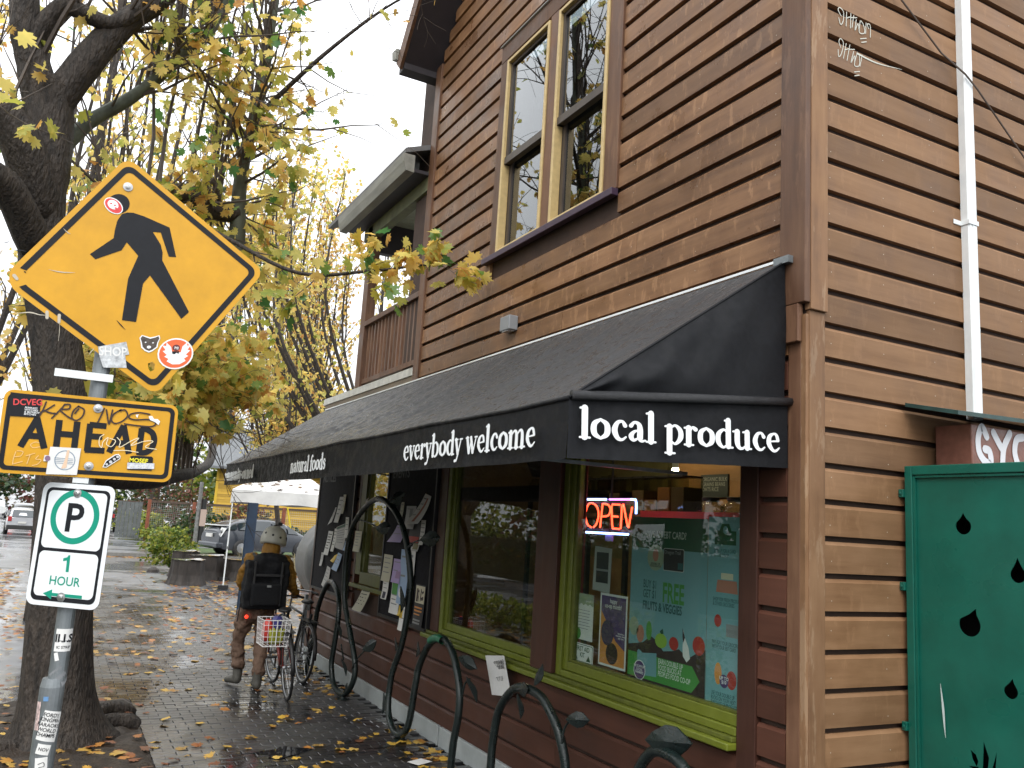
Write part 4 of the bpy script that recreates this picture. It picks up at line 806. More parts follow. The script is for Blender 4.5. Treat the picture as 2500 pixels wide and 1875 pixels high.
gz = MB(); fpz = Fr((-.012, -.0432, 1.015), (1, 0, 0), (0, 0, 1))
for st in ([(-.012, .02), (.005, .025), (.008, .012), (-.008, .008), (.0, -.008)], [(-.012, -.01), (.01, .0), (.012, -.02)], [(-.014, -.028), (.012, -.024)]): stroke(gz, fpz, st, .0022)
gz.build('sticker_print', SB, post)
on_pole('sticker', .022, .10, 1.20, -1.0, mat('torn_sticker', (.5, .38, .36), .6, noise=.6, nscale=60), .05, .042, cx=-.012); on_pole('sticker', .018, .016, 1.262, -.4, mat('blue_sticker', (.12, .25, .45), .6), .05, .042, cx=-.012); on_pole('sticker', .015, .03, 1.41, -.45, PAPER, .3)
MB().box(-.045, .045, -.04, -.03, 2.46, 2.48).box(-.16, .045, -.048, -.0405, 2.455, 2.485).build('clamp', METALW, post); MB().box(-.045, .01, -.045, -.033, 2.055, 2.078).build('clamp', METALW, post)
def affine(o, ex, ey, w_, h_):
    """Zoomed-photo reading to sign coordinates: o is the top left corner, ex and ey run along its edges."""
    d = ex[0]*ey[1]-ex[1]*ey[0]
    def f(x, y):
        a, b = x-o[0], y-o[1]; al = (a*ey[1]-b*ey[0])/d; be = (ex[0]*b-ex[1]*a)/d; return (-w_/2+al*w_, h_/2-be*h_)
    return f
def bolt(fr, u, v, parent, r=.011): 
    m = MB(); m.lathe([(r*1.7, 0), (r*1.7, .002), (r, .003), (r, .008), (r*.5, .010), (r*.5, .0102)], 14); o = m.build('bolt', STEELD, parent); o.matrix_basis = fr.mw(u, v, .001)
# diamond warning sign, swung round its top bolt
dm = thing('pedestrian_sign', 'yellow diamond walking figure sign tilted and scratched with stickers', 'sign')
S_ = .70; fd0 = Fr((-3.190, .50, 2.905), (1, 0, 0), (0, 0, 1)); fd = fd0.sub(0, 0, 0, R(-32.0)); h = S_/2
A2 = affine((760, 85), (855, 715), (-630, 790), S_, S_)
mb = MB()
def rsq(a, r, rL): # square with one bigger, worn corner at lower left (the sign's left tip)
    out = []
    for cx, cy_, a0, q in ((a-r, -a+r, -90, r), (a-r, a-r, 0, r), (-a+r, a-r, 90, r), (-a+rL, -a+rL, 180, rL)):
        for k in range(7): t = R(a0+90*k/6); out.append((cx+q*math.cos(t), cy_+q*math.sin(t)))
    return out
hole = [A2(*p) for p in ((935, 1390), (958, 1378), (975, 1395), (970, 1430), (950, 1440), (938, 1415))]
out_ = rsq(h, .045, .075); loops = [[Vector((*q, 0)) for q in out_], [Vector((*q, 0)) for q in hole]]; fl = [q for l in loops for q in l]; tr = tessellate_polygon(loops)
def bent(u, v, d):  # the left tip is bent back a little
    k = max(0, (-(u+v)/math.sqrt(2)-.33)); return fd.p(u, v, d)
mb = MB(); nn = len(fl); vs_ = [bent(q.x, q.y, 0) for q in fl]+[bent(q.x, q.y, -.003) for q in fl]
fs_ = []
for t in tr:
    a, b, c = (fl[i] for i in t); t = tuple(t) if (b-a).cross(c-a).z > 0 else tuple(reversed(t)); fs_ += [t]
mb.add(vs_[:nn], fs_, 0); mb.add(vs_[nn:], [tuple(reversed(t)) for t in fs_], 1)
nO = len(out_); mb.add([bent(*q, 0) for q in out_]+[bent(*q, -.003) for q in out_], [(i, i+nO, (i+1) % nO+nO, (i+1) % nO) for i in range(nO)], 1)
mb.build('plate', [SY, SBACK], dm)
mb = MB(); o_, i_ = rsq(h-.020, .035, .06), rsq(h-.042, .022, .045); n_ = len(o_)
keep_ = [i for i in range(n_) if not (21 <= i <= 25)]
mb.add([bent(*q, .0012) for q in o_]+[bent(*q, .0012) for q in i_], [(i, (i+1) % n_, n_+(i+1) % n_, n_+i) for i in keep_]); mb.build('border', SB, dm)
fig = MB()
flat(fig, fd, [A2(*p) for p in ((745, 455), (775, 443), (810, 443), (870, 462), (1022, 528), (1068, 718), (1025, 715), (972, 562), (926, 560), (975, 640), (988, 690), (988, 740), (1158, 1070), (1115, 1113), (922, 838), (885, 890), (857, 1130), (778, 1118), (800, 860), (850, 715), (782, 632), (755, 683), (615, 743), (584, 712), (708, 608), (712, 560), (722, 500))], .0014)
flat(fig, fd, [A2(725+62*math.cos(R(a)), 390+62*math.sin(R(a))) for a in range(0, 360, 15)], .0014); fig.build('walking_figure', SB, dm)
def blob(pts, d): m = MB(); flat(m, fd, [A2(*p) for p in pts], d); return m
def el2(cx, cy_, rx, ry, rot=0, n=24): return [(cx+rx*math.cos(t)*math.cos(rot)-ry*math.sin(t)*math.sin(rot), cy_+rx*math.cos(t)*math.sin(rot)+ry*math.sin(t)*math.cos(rot)) for t in (2*math.pi*i/n for i in range(n))]
blob(el2(697, 405, 62, 42, .75), .002).build('face_sticker', WHITE, dm); blob(el2(697, 405, 56, 36, .75), .0024).build('face_sticker', REDS, dm); blob(el2(694, 398, 34, 26, .75), .0028).build('face_sticker', WHITE, dm)
m = MB()
for p in (el2(683, 392, 6, 4), el2(705, 402, 6, 4), el2(716, 425, 14, 6, .7)): flat(m, fd, [A2(*q) for q in p], .0032)
m.build('face_sticker', REDS, dm)
blob([(655, 1278), (808, 1252), (828, 1330), (806, 1335), (818, 1412), (690, 1405), (668, 1340)], .002).build('torn_sticker', mat('torn_silver', (.5, .52, .53), .5, noise=.5, nscale=40), dm)
text('torn_print', 'SHOP', fd0, *[0, 0], .05, PAPER, dm, .0026, 'LEFT', .02, .8).matrix_basis = fd.sub(*A2(662, 1330)).mw(0, 0, .0026, R(32+6))
blob([(880, 1230), (893, 1212), (912, 1218), (940, 1228), (970, 1222), (992, 1215), (998, 1235), (988, 1262), (985, 1290), (960, 1312), (938, 1322), (915, 1312), (893, 1290), (888, 1258)], .002).build('bear_sticker', WHITE, dm)
blob([(886, 1232), (897, 1218), (912, 1225), (940, 1236), (970, 1229), (988, 1221), (993, 1236), (981, 1262), (978, 1286), (957, 1304), (938, 1312), (918, 1303), (900, 1285), (895, 1258)], .0024).build('bear_sticker', mat('bear_brown', (.06, .045, .035), .5, noise=.7, nscale=90), dm)
m = MB()
for p in (el2(916, 1258, 5, 4), el2(958, 1262, 5, 4), el2(936, 1288, 12, 9)): flat(m, fd, [A2(*q) for q in p], .0028)
m.build('bear_sticker', WHITE, dm)
blob(el2(1090, 1333, 104, 98), .002).build('round_sticker', WHITE, dm); blob(el2(1090, 1333, 95, 89), .0024).build('round_sticker', ORS, dm)
m = MB(); W1 = [(1075, 1400), (1040, 1380), (1050, 1365), (1025, 1350), (1040, 1340), (1015, 1315), (1032, 1310), (1012, 1280), (1034, 1285), (1035, 1262), (1062, 1290), (1070, 1325), (1098, 1330)]
flat(m, fd, [A2(*p) for p in W1+[(2190-x, y) for x, y in W1[::-1]]], .0028); m.build('round_sticker', WHITE, dm)
blob(el2(1092, 1296, 22, 20), .0032).build('round_sticker', mat('dark_red', (.12, .02, .02), .5), dm); blob([(1068, 1318), (1112, 1318), (1106, 1336), (1096, 1326), (1084, 1336), (1072, 1334)], .0033).build('round_sticker', SB, dm)
text('sticker_print', 'MI', fd0, 0, 0, .016, WHITE, dm, 0, 'CENTER', .02).matrix_basis = fd.sub(*A2(1093, 1306)).mw(0, 0, .0036, R(32))
sc_ = MB()
for st in ([(95, 870, 2), (90, 930, 16), (88, 985, 4)], [(215, 1075, 1), (290, 1068, 6), (340, 1082, 4), (375, 1085, 2)], [(378, 1065, 14), (380, 1100, 14)], [(442, 1085, 14), (443, 1128, 12)], [(435, 560, 1), (460, 585, 4), (475, 592, 1)], [(372, 812, 1), (440, 826, 5), (512, 828, 1)], [(200, 850, 16), (215, 870, 14)], [(612, 1320, 3), (632, 1292, 4)], [(140, 690, 1), (115, 735, 12), (90, 800, 3)], [(446, 1130, 1), (448, 1180, 2), (446, 1240, 1)]):
    stroke(sc_, fd, [(*A2(x, y), w_*.00040*2) for x, y, w_ in st], .01, .0018)
sc_.build('scratch', mat('paint_chip', (.5, .45, .36), .6), dm)
sc_ = MB()
for st in ([(190, 705, 1), (225, 700, 6), (255, 708, 1)], [(750, 1120, 2), (775, 1150, 5), (800, 1178, 1)], [(190, 1033, 1), (250, 1028, 5), (305, 1032, 1)], [(135, 660, 2), (160, 652, 5)], [(250, 826, 5), (256, 830, 5)], [(125, 930, 1), (160, 945, 4), (195, 965, 1)]): stroke(sc_, fd, [(*A2(x, y), w_*.0008) for x, y, w_ in st], .01, .0019)
sc_.build('scratch', SB, dm); bolt(fd, *A2(772, 280), dm)

# AHEAD plate
ah = thing('ahead_sign', 'yellow AHEAD plate with marker scrawl and stickers below the diamond', 'sign')
fa = Fr((-3.289, .497, 2.233), (1, 0, .015), (-.015, 0, 1)); w_, h_ = .612, .312
A3 = affine((60, 60), (2100, 175), (-120, 975), w_, h_)
m = MB(); flat(m, fa, rrect(-w_/2, w_/2, -h_/2, h_/2, .032), 0); m.build('plate', SY, ah); m = MB(); flat(m, fa, rrect(-w_/2, w_/2, -h_/2, h_/2, .032), -.0005, .002); m.build('plate_back', SBACK, ah)
m = MB(); ring(m, fa, rrect(-w_/2+.012, w_/2-.012, -h_/2+.012, h_/2-.012, .024), rrect(-w_/2+.028, w_/2-.028, -h_/2+.028, h_/2-.028, .014), .0012); m.build('border', SB, ah)
# letters drawn as in highway lettering
lw = 78*.61/2100
def lt(strokes, bev=False):
    m = MB()
    for i, st in enumerate(strokes): stroke(m, fa, [A3(*p) for p in st], lw, .0014+.0002*i, len(st) > 4, caps=False)
    m.build('lettering', SB, ah)
lt([[(235, 742), (430, 400)], [(505, 765), (420, 398)], [(310, 610), (480, 625)]]); lt([[(680, 425), (640, 770)], [(890, 445), (850, 790)], [(670, 590), (880, 608)]])
lt([[(1045, 470), (1005, 800)], [(1035, 480), (1240, 500)], [(1020, 620), (1190, 632)], [(980, 785), (1215, 800)]]); lt([[(1270, 822), (1455, 490)], [(1515, 840), (1450, 488)], [(1340, 700), (1500, 715)]])
lt([[(1680, 525), (1640, 835)], [(1660, 535), (1740, 540), (1815, 590), (1835, 680), (1800, 775), (1720, 828), (1610, 822)]])
for i, st in enumerate(([(525, 210), (490, 300), (440, 395)], [(620, 245), (520, 310), (450, 340)], [(500, 310), (570, 340), (650, 350)], [(745, 235), (690, 300), (590, 405)], [(735, 240), (800, 240), (790, 290), (690, 305), (770, 380), (830, 415)], [(905, 255), (840, 320), (825, 400), (880, 430), (950, 380), (970, 300), (910, 262)], [(905, 290), (860, 345)],
                       [(1215, 280), (1170, 380), (1135, 450)], [(1240, 300), (1265, 470)], [(1315, 300), (1275, 470)], [(1420, 295), (1330, 350), (1300, 420), (1340, 465), (1430, 440), (1500, 370), (1470, 300), (1400, 310)], [(1780, 350), (1650, 330), (1540, 350), (1520, 395), (1600, 420), (1750, 415), (1840, 440), (1850, 480), (1780, 505), (1600, 490), (1460, 470)])): mk = MB(); stroke(mk, fa, [A3(*p) for p in st], .0058, .0026+.0001*i); mk.build('marker_stroke', mat('marker_ink', (.03, .012, .008), .4), ah)
for i, st in enumerate(([(1210, 600), (1160, 640), (1150, 720), (1180, 760), (1200, 690), (1260, 640), (1240, 720), (1300, 750), (1350, 680), (1280, 650)], [(1370, 640), (1410, 690), (1400, 760), (1550, 680), (1640, 650), (1540, 740), (1700, 690), (1820, 690), (1720, 760), (1860, 790)], [(1330, 800), (1480, 800), (1630, 825)])): wm = MB(); stroke(wm, fa, [A3(*p) for p in st], .0030, .0040+.0002*i); wm.build('paint_stroke', mat('cream_scrawl', (.75, .66, .45), .6), ah)
for i, st in enumerate(([(455, 745), (380, 755), (350, 720), (400, 690), (455, 700)], [(185, 800), (160, 880), (150, 945)], [(200, 790), (265, 800), (240, 850), (170, 860)], [(150, 945), (260, 915)], [(345, 840), (310, 945)], [(300, 850), (400, 820)], [(440, 850), (410, 890), (470, 900), (430, 950), (370, 965)])): wm = MB(); stroke(wm, fa, [A3(*p) for p in st], .0026, .0016+.0002*i); wm.build('paint_stroke', mat('faint_scrawl', (.76, .50, .20), .6), ah)
def stick(poly, m, d=.003, nm='sticker'): q = MB(); flat(q, fa, [A3(*p) for p in poly], d); return q.build(nm, m, ah)
stick([(120, 100), (470, 140), (445, 400), (95, 378)], SB, .0028); text('sticker_print', 'DCVEG', fa, *A3(145, 250), .033, REDS, ah, .0034, 'LEFT', .02, .9, R(5)); text('sticker_print', 'FEMINIST\nWITCHES\n& BOYBOY\nBITCHES', fa, *A3(280, 290), .0095, WHITE, ah, .0034, 'LEFT', .015, 1.1, lsp=.85)
stick([(575, 745), (935, 770), (885, 1088), (525, 1070)], PAPER, .0048); pr2 = MB(); ring(pr2, fa, [A3(745+122*math.cos(t), 910+118*math.sin(t)) for t in np.linspace(0, 6.28, 30)[:-1]], [A3(745+112*math.cos(t), 910+108*math.sin(t)) for t in np.linspace(0, 6.28, 30)[:-1]], .0053)
for y in (885, 905, 925, 945): stroke(pr2, fa, [A3(625, y-8), A3(840, y+12)], .0018, .0055, False)
pr2.build('sticker_print', mat('blue_grey_ink', (.18, .24, .32), .6), ah); stick([(770, 790), (800, 790), (760, 1000), (700, 1010), (745, 900)], mat('faded_orange', (.7, .5, .35), .6), .0056, 'sticker_print')
stick([(510, 845), (590, 850), (580, 920), (495, 915)], PAPER, .0044); stick(el2(545, 883, 32, 32), mat('plum_ink', (.2, .12, .2), .6), .0058, 'sticker_print')
stick([(1190, 1000), (1230, 920), (1340, 850), (1385, 840), (1412, 870), (1405, 905), (1290, 975), (1240, 1005)], WHITE, .0036); stick([(1202, 993), (1240, 928), (1345, 860), (1380, 852), (1402, 875), (1394, 900), (1285, 965), (1240, 994)], SB, .004)
for x, y, r_ in ((1242, 968, 16), (1290, 938, 20), (1335, 905, 18), (1375, 878, 18)): stick(el2(x, y, r_, r_*.9), mat('pale_grey', (.55, .55, .55), .5), .0044)
stick([(1530, 875), (1560, 865), (1800, 880), (1820, 900), (1800, 1055), (1490, 1035)], SB, .0034); text('sticker_print', 'MOSEF', fa, *A3(1515, 940), .023, mat('bright_yellow', (.8, .72, .03), .5), ah, .0042, 'LEFT', .03, .98, R(-.5)); stick([(1495, 950), (1835, 965), (1830, 1035), (1490, 1025)], mat('foil', (.55, .57, .62), .4, noise=.3, nscale=90), .0040); text('sticker_print', '# OTE', fa, *A3(1530, 1010), .017, PAPER, ah, .0048, 'LEFT', .02, 1.3)
stick([(1600, 360), (1640, 350), (1620, 400)], WHITE, .0042, 'paint_blot'); stick([(1765, 375), (1810, 370), (1835, 410), (1880, 410), (1912, 440), (1890, 485), (1850, 450), (1780, 420)], WHITE, .0042, 'paint_blot')
bolt(fa, *A3(1138, 283), ah, .010); bolt(fa, *A3(1026, 985), ah, .010)
# parking plate
pk = thing('parking_sign', 'white one hour parking sign with green ring below the AHEAD plate', 'sign')
fp = Fr((-3.305, .485, 1.822), (math.cos(R(37)), -math.sin(R(37)), -.012), (0, 0, 1)); fp = Fr(fp.o, fp.r, fp.n.cross(fp.r)); w_, h_ = .305, .457
A4 = affine((385, 308), (640, 22), (-150, 1104), w_, h_)
m = MB(); flat(m, fp, rrect(-w_/2, w_/2, -h_/2, h_/2, .034), 0); m.build('plate', SW, pk); m = MB(); flat(m, fp, rrect(-w_/2, w_/2, -h_/2, h_/2, .034), -.0005, .002); m.build('plate_back', SBACK, pk)
b1, b2 = .018, .029; md = -.022
m = MB(); flat(m, fp, rrect(-w_/2+b1, w_/2-b1, -h_/2+b1, h_/2-b1, .024), .0008); m.build('border', SB, pk)
m = MB(); flat(m, fp, rrect(-w_/2+b2, w_/2-b2, md+.006, h_/2-b2, .02), .0014); flat(m, fp, rrect(-w_/2+b2, w_/2-b2, -h_/2+b2+.006, md-.006, .02), .0014); m.build('field', SW, pk)
cu, cv = A4(665, 618); m = MB(); ring(m, fp, ell(cu, cv, .102, .102, 48), ell(cu, cv, .079, .079, 48), .002); m.build('ring', SG, pk)
text('lettering', 'P', fp, cu-.003, cv-.054, .150, SB, pk, .0022, 'CENTER', .018, 1.02); sheet1 = MB(); flat(sheet1, fp, [A4(*p) for p in ((592, 1112), (602, 1010), (568, 1018), (570, 992), (604, 982), (616, 962), (632, 962), (618, 1113))], .0022); sheet1.build('lettering', SG, pk); text('lettering', 'HOUR', fp, A4(578, 1232)[0], A4(578, 1232)[1], .046, SG, pk, .0022, 'CENTER', .012, .98)
m = MB(); flat(m, fp, [A4(*p) for p in ((395, 1310), (478, 1272), (476, 1302), (738, 1312), (735, 1342), (472, 1330), (468, 1360))], .002); m.build('arrow', SG, pk); text('lettering', 'COP', fp, A4(552, 1398)[0], -h_/2+b1+.002, .010, WHITE, pk, .0024, 'CENTER', .01)
bolt(fp, *A4(687, 402), pk, .010); bolt(fp, *A4(556, 1335), pk, .010)
# ------------------------------------------------------------------ things behind the shop glass
FW = lambda x: Fr((x, 0, 0), (0, -1, 0), (0, 0, 1))
def inkm(name, c, r=.55): return mat('ink_'+name, c, r)
LB_ = inkm('pale_blue', (.16, .33, .36)); DG = inkm('dark_green', (.008, .075, .035)); MG = inkm('mid_green', (.06, .26, .05)); LG = inkm('leaf_green', (.25, .42, .05)); DBR = inkm('dark_brown', (.03, .016, .014)); RD = inkm('red', (.38, .03, .02)); ORG = inkm('orange', (.6, .24, .05)); PUR = inkm('purple', (.07, .035, .13)); INK = inkm('black', (.015, .015, .018)); GRY = inkm('grey', (.22, .23, .23)); PINK = inkm('pale_red', (.42, .17, .12)); SAGE = inkm('sage', (.28, .34, .24)); WHT = PAPER; DT = inkm('teal', (.02, .10, .10)); LILAC = inkm('lilac', (.38, .30, .55)); YELP = inkm('yellow', (.62, .42, .04)); CREA = inkm('cream', (.58, .54, .40)); LBLU = inkm('light_blue', (.30, .42, .60)); DBL = inkm('night_blue', (.02, .025, .05))
def sheetp(par, fr, poly, m, d, name='print', th=0): q = MB(); flat(q, fr, poly, d, th); return q.build(name, m, par)
F6 = FW(.064)
eb = thing('ebt_poster', 'tall blue green poster offering free fruits and veggies behind the glass', 'poster')
sheetp(eb, F6, rect(-1.555, -.80, 1.06, 2.105), LB_, 0, 'sheet', .002); sheetp(eb, F6, rect(-1.555, -.80, 1.905, 2.105), DG, .0006)
text('lettering', 'HAVE AN EBT CARD?', F6, -1.42, 1.975, .062, inkm('pale', (.55, .6, .55)), eb, .0012, 'LEFT', .012, .72)
text('lettering', 'BUY $1\nGET $1', F6, -1.415, 1.655, .072, DT, eb, .001, 'LEFT', .01, .62, lsp=.85); text('lettering', 'FREE', F6, -1.215, 1.585, .165, MG, eb, .001, 'LEFT', .03, .62); text('lettering', 'FRUITS & VEGGIES', F6, -1.415, 1.52, .074, DT, eb, .001, 'LEFT', .03, .66)
sheetp(eb, F6, ell(-1.295, 1.85, .085, .082), SAGE, .0008); sheetp(eb, F6, ell(-1.295, 1.865, .03, .04), PINK, .0012); text('lettering', 'DOUBLE UP\nFOOD BUCKS', F6, -1.295, 1.805, .018, INK, eb, .0014, 'CENTER', .02, lsp=.8)
sheetp(eb, F6, rrect(-1.215, -1.012, 1.775, 1.915, .012), inkm('pale2', (.5, .52, .5)), .0008); sheetp(eb, F6, rrect(-1.211, -1.016, 1.779, 1.911, .01), INK, .0012); text('lettering', 'Oregon Trail', F6, -1.205, 1.88, .032, GRY, eb, .0016, 'LEFT', .01, .95); sheetp(eb, F6, rect(-1.07, -1.02, 1.79, 1.83), DT, .0014)
sheetp(eb, F6, [(-1.555, 1.06), (-.80, 1.06), (-.80, 1.35), (-.86, 1.33), (-.95, 1.28), (-1.04, 1.32), (-1.10, 1.30), (-1.19, 1.285), (-1.26, 1.34), (-1.32, 1.36), (-1.40, 1.31), (-1.555, 1.28)], DBR, .0006)
for cu_, cv_, rx, ry, m in ((-1.50, 1.40, .05, .06, SAGE), (-1.43, 1.36, .04, .055, PINK), (-1.34, 1.39, .03, .06, MG), (-1.215, 1.345, .06, .045, LG), (-1.09, 1.345, .045, .04, RD), (-.86, 1.365, .055, .055, RD)): sheetp(eb, F6, ell(cu_, cv_, rx, ry, 16), m, .0009)
sheetp(eb, F6, [(-1.00, 1.44), (-.99, 1.40), (-.95, 1.34), (-.935, 1.28), (-.965, 1.255), (-1.0, 1.285), (-1.005, 1.33)], WHT, .0011); sheetp(eb, F6, [(-1.01, 1.45), (-.985, 1.395), (-1.0, 1.36), (-1.008, 1.40)], DBR, .0013); sheetp(eb, F6, [(-1.23, 1.40), (-1.20, 1.42), (-1.19, 1.39), (-1.215, 1.385)], DG, .0012)
sheetp(eb, F6, [(-1.555, 1.09), (-.915, 1.09), (-.845, 1.165), (-.915, 1.24), (-1.555, 1.24)], MG, .0010); text('lettering', 'EARN DOUBLE UP\nFOOD BUCKS AT\nPEOPLE\'S FOOD CO-OP', F6, -1.235, 1.205, .044, WHT, eb, .0014, 'LEFT', .01, .66, lsp=.82)
sheetp(eb, F6, [(-1.455, 1.25), (-1.44, 1.262), (-1.40, 1.245), (-1.255, 1.262), (-1.25, 1.12), (-1.45, 1.105)], LB_, .0012); sheetp(eb, F6, ell(-1.425, 1.135, .062, .062), WHT, .0016); sheetp(eb, F6, ell(-1.425, 1.135, .056, .056), PUR, .0018); text('lettering', 'WE SUPPORT\nLOCAL\nFARMERS', F6, -1.425, 1.150, .022, WHT, eb, .0022, 'CENTER', .02, .95, lsp=.85)
ep = thing('steps_poster', 'narrow blue poster of grocery steps at the right end of the window', 'poster')
sheetp(ep, F6, rect(-.795, -.47, 1.06, 2.12), LB_, 0, 'sheet', .002)
sheetp(ep, F6, [(-.74, 1.96), (-.56, 1.96), (-.56, 2.04), (-.60, 2.04), (-.62, 2.08), (-.68, 2.08), (-.70, 2.04), (-.74, 2.04)], DG, .0006); sheetp(ep, F6, ell(-.65, 2.045, .02, .022), LB_, .001)
for z_, s_ in ((1.915, 'SIGN UP FOR A CARD\nAT THE CO-OP'), (1.64, 'SHOP FOR FRESH PRODUCE\n& OTHER GROCERIES'), (1.40, 'PAY FOR YOUR GROCERIES\nWITH YOUR EBT CARD'), (1.12, 'USE YOUR DOUBLE UP\nBUCKS ON YOUR NEXT\nPURCHASE OF PRODUCE')): text('lettering', s_, F6, -.745, z_, .03, DT, ep, .0008, 'LEFT', .015, .62, lsp=.85)
sheetp(ep, F6, [(-.72, 1.69), (-.54, 1.69), (-.55, 1.76), (-.71, 1.76)], PINK, .0006); sheetp(ep, F6, rect(-.68, -.58, 1.765, 1.80), CREA, .0006); sheetp(ep, F6, ell(-.70, 1.53, .03, .035), RD, .0006); sheetp(ep, F6, rect(-.63, -.53, 1.45, 1.52), GRY, .0006); sheetp(ep, F6, ell(-.69, 1.24, .03, .06), ORG, .0006); sheetp(ep, F6, ell(-.58, 1.22, .04, .05), RD, .0006); sheetp(ep, F6, ell(-.64, 1.205, .036, .036), PUR, .001); text('lettering', 'UP TO\n$10', F6, -.64, 1.212, .026, WHT, ep, .0014, 'CENTER', .02, lsp=.8)
cp = thing('coop_month_poster', 'purple and orange co-op month poster with white border', 'poster')
sheetp(cp, F6, rect(-1.90, -1.58, 1.095, 1.575), WHT, .001, 'sheet', .002); sheetp(cp, F6, rect(-1.885, -1.595, 1.11, 1.56), PUR, .0014); sheetp(cp, F6, [(-1.885, 1.11), (-1.595, 1.11), (-1.595, 1.22), (-1.70, 1.27), (-1.885, 1.46)], ORG, .0018); sheetp(cp, F6, ell(-1.80, 1.315, .075, .085), inkm('plum', (.05, .03, .08)), .0022); sheetp(cp, F6, ell(-1.74, 1.185, .07, .07), DBR, .0022); text('lettering', 'happy\nco-op month!', F6, -1.74, 1.515, .043, WHT, cp, .0022, 'CENTER', .012, .82, lsp=.8); text('lettering', 'become a\nmember-owner\nany time', F6, -1.64, 1.32, .019, WHT, cp, .0026, 'CENTER', .01, lsp=.8)
lp = thing('window_letter', 'white letter with sage green header taped in the window corner', 'notice')
sheetp(lp, F6, rect(-2.225, -1.985, 1.225, 1.545), WHT, .001, 'sheet', .002); sheetp(lp, F6, [(-2.225, 1.545), (-1.985, 1.545), (-1.985, 1.465)]+[(-2.0-.028*i, 1.465+(.012 if i % 2 else 0)) for i in range(8)]+[(-2.225, 1.47)], SAGE, .0014); sheetp(lp, F6, ell(-2.17, 1.265, .038, .04), MG, .0014)
q = MB()
for i in range(7): stroke(q, F6, [(-2.19, 1.43-.021*i), (-2.03+.02*math.sin(i*3), 1.43-.021*i)], .004, .0014, False)
q.build('print', GRY, lp, kind='stuff'); text('lettering', "people's", F6, -2.08, 1.49, .026, WHT, lp, .002)
fa_ = thing('first_aid_sign', 'small FIRST AID KIT sign at the bottom of the window', 'sign')
sheetp(fa_, F6, rrect(-2.24, -1.965, 1.05, 1.20, .015), WHT, .0015, 'sheet', .002); q = MB(); ring(q, F6, rrect(-2.234, -1.971, 1.056, 1.194, .012), rrect(-2.229, -1.976, 1.061, 1.189, .01), .002); q.build('print', DG, fa_); text('lettering', 'FIRST AID\nKIT', F6, -2.10, 1.148, .046, DG, fa_, .002, 'CENTER', .02, .9, lsp=.9)
for u in (-2.185, -2.02): sheetp(fa_, F6, [(u-.028, 1.085), (u+.028, 1.085), (u, 1.125)], DG, .0022)
npp = thing('news_clipping', 'grey newspaper clipping hanging in the window beneath the neon sign', 'notice')
sheetp(npp, F6, [(-2.01, 1.585), (-1.795, 1.575), (-1.785, 1.88), (-1.995, 1.89)], inkm('newsprint', (.36, .38, .36)), .001, 'sheet', .002); sheetp(npp, F6, rect(-1.97, -1.82, 1.64, 1.85), INK, .0016); sheetp(npp, F6, rect(-1.97, -1.82, 1.72, 1.735), GRY, .002)
# neon sign
ne = thing('neon_sign', 'lit red OPEN neon sign with blue border in the window', 'neon sign')
NR = mat('neon_red', (.5, .02, .01), .3, emit=(1.0, .055, .02), es=4.2); NB_ = mat('neon_blue', (.1, .2, .5), .3, emit=(.28, .42, 1.0), es=4.5); NV = mat('neon_violet', (.3, .1, .5), .3, emit=(.62, .2, .9), es=2.6); F1n = FW(.12)
def ntube(pts, m, r=.0062, name='neon_tube', sm=True):
    q = [F1n.p(u, v, .03) for u, v in pts]; q = [Vector(tuple(p)) for p in crom([tuple(p) for p in q], 6)] if sm and len(q) > 2 else q
    m_ = MB(); m_.tube(q, r, 8); m_.build(name, m, ne, smooth=True)
ntube([(-1.92, 2.222), (-2.20, 2.222), (-2.222, 2.215), (-2.226, 2.19), (-2.224, 2.0), (-2.215, 1.985), (-2.19, 1.982), (-1.64, 1.985)], NB_, .0075, sm=False); ntube([(-1.88, 2.222), (-1.62, 2.222)], NV, .007, sm=False); ntube([(-1.62, 2.222), (-1.57, 2.22), (-1.56, 2.20), (-1.558, 2.125)], NB_, .0075, sm=False)
ntube([(-2.10, 2.02), (-2.15, 2.04), (-2.185, 2.105), (-2.16, 2.175), (-2.11, 2.195), (-2.04, 2.17), (-2.01, 2.11), (-2.035, 2.045), (-2.07, 2.02)], NR)
ntube([(-1.985, 2.02), (-1.965, 2.19)], NR, sm=False); ntube([(-1.965, 2.19), (-1.90, 2.185), (-1.865, 2.155), (-1.885, 2.11), (-1.97, 2.10)], NR); ntube([(-1.75, 2.185), (-1.84, 2.187), (-1.85, 2.17), (-1.835, 2.04), (-1.825, 2.02), (-1.745, 2.018)], NR, sm=False); ntube([(-1.845, 2.105), (-1.77, 2.102)], NR, sm=False); ntube([(-1.73, 2.02), (-1.725, 2.185), (-1.71, 2.19), (-1.65, 2.04), (-1.64, 2.03), (-1.605, 2.17)], NR, sm=False)
m_ = MB(); m_.box(.12, .132, 1.60, 2.20, 2.0, 2.015).box(.12, .132, 1.60, 2.20, 2.19, 2.205).box(.12, .132, 1.9, 1.912, 2.0, 2.6); m_.build('mount', BLACK, ne); MB().box(.1, .115, 1.85, 1.93, 1.93, 1.98).build('transformer', mat('violet_box', (.4, .25, .5), .5), ne)

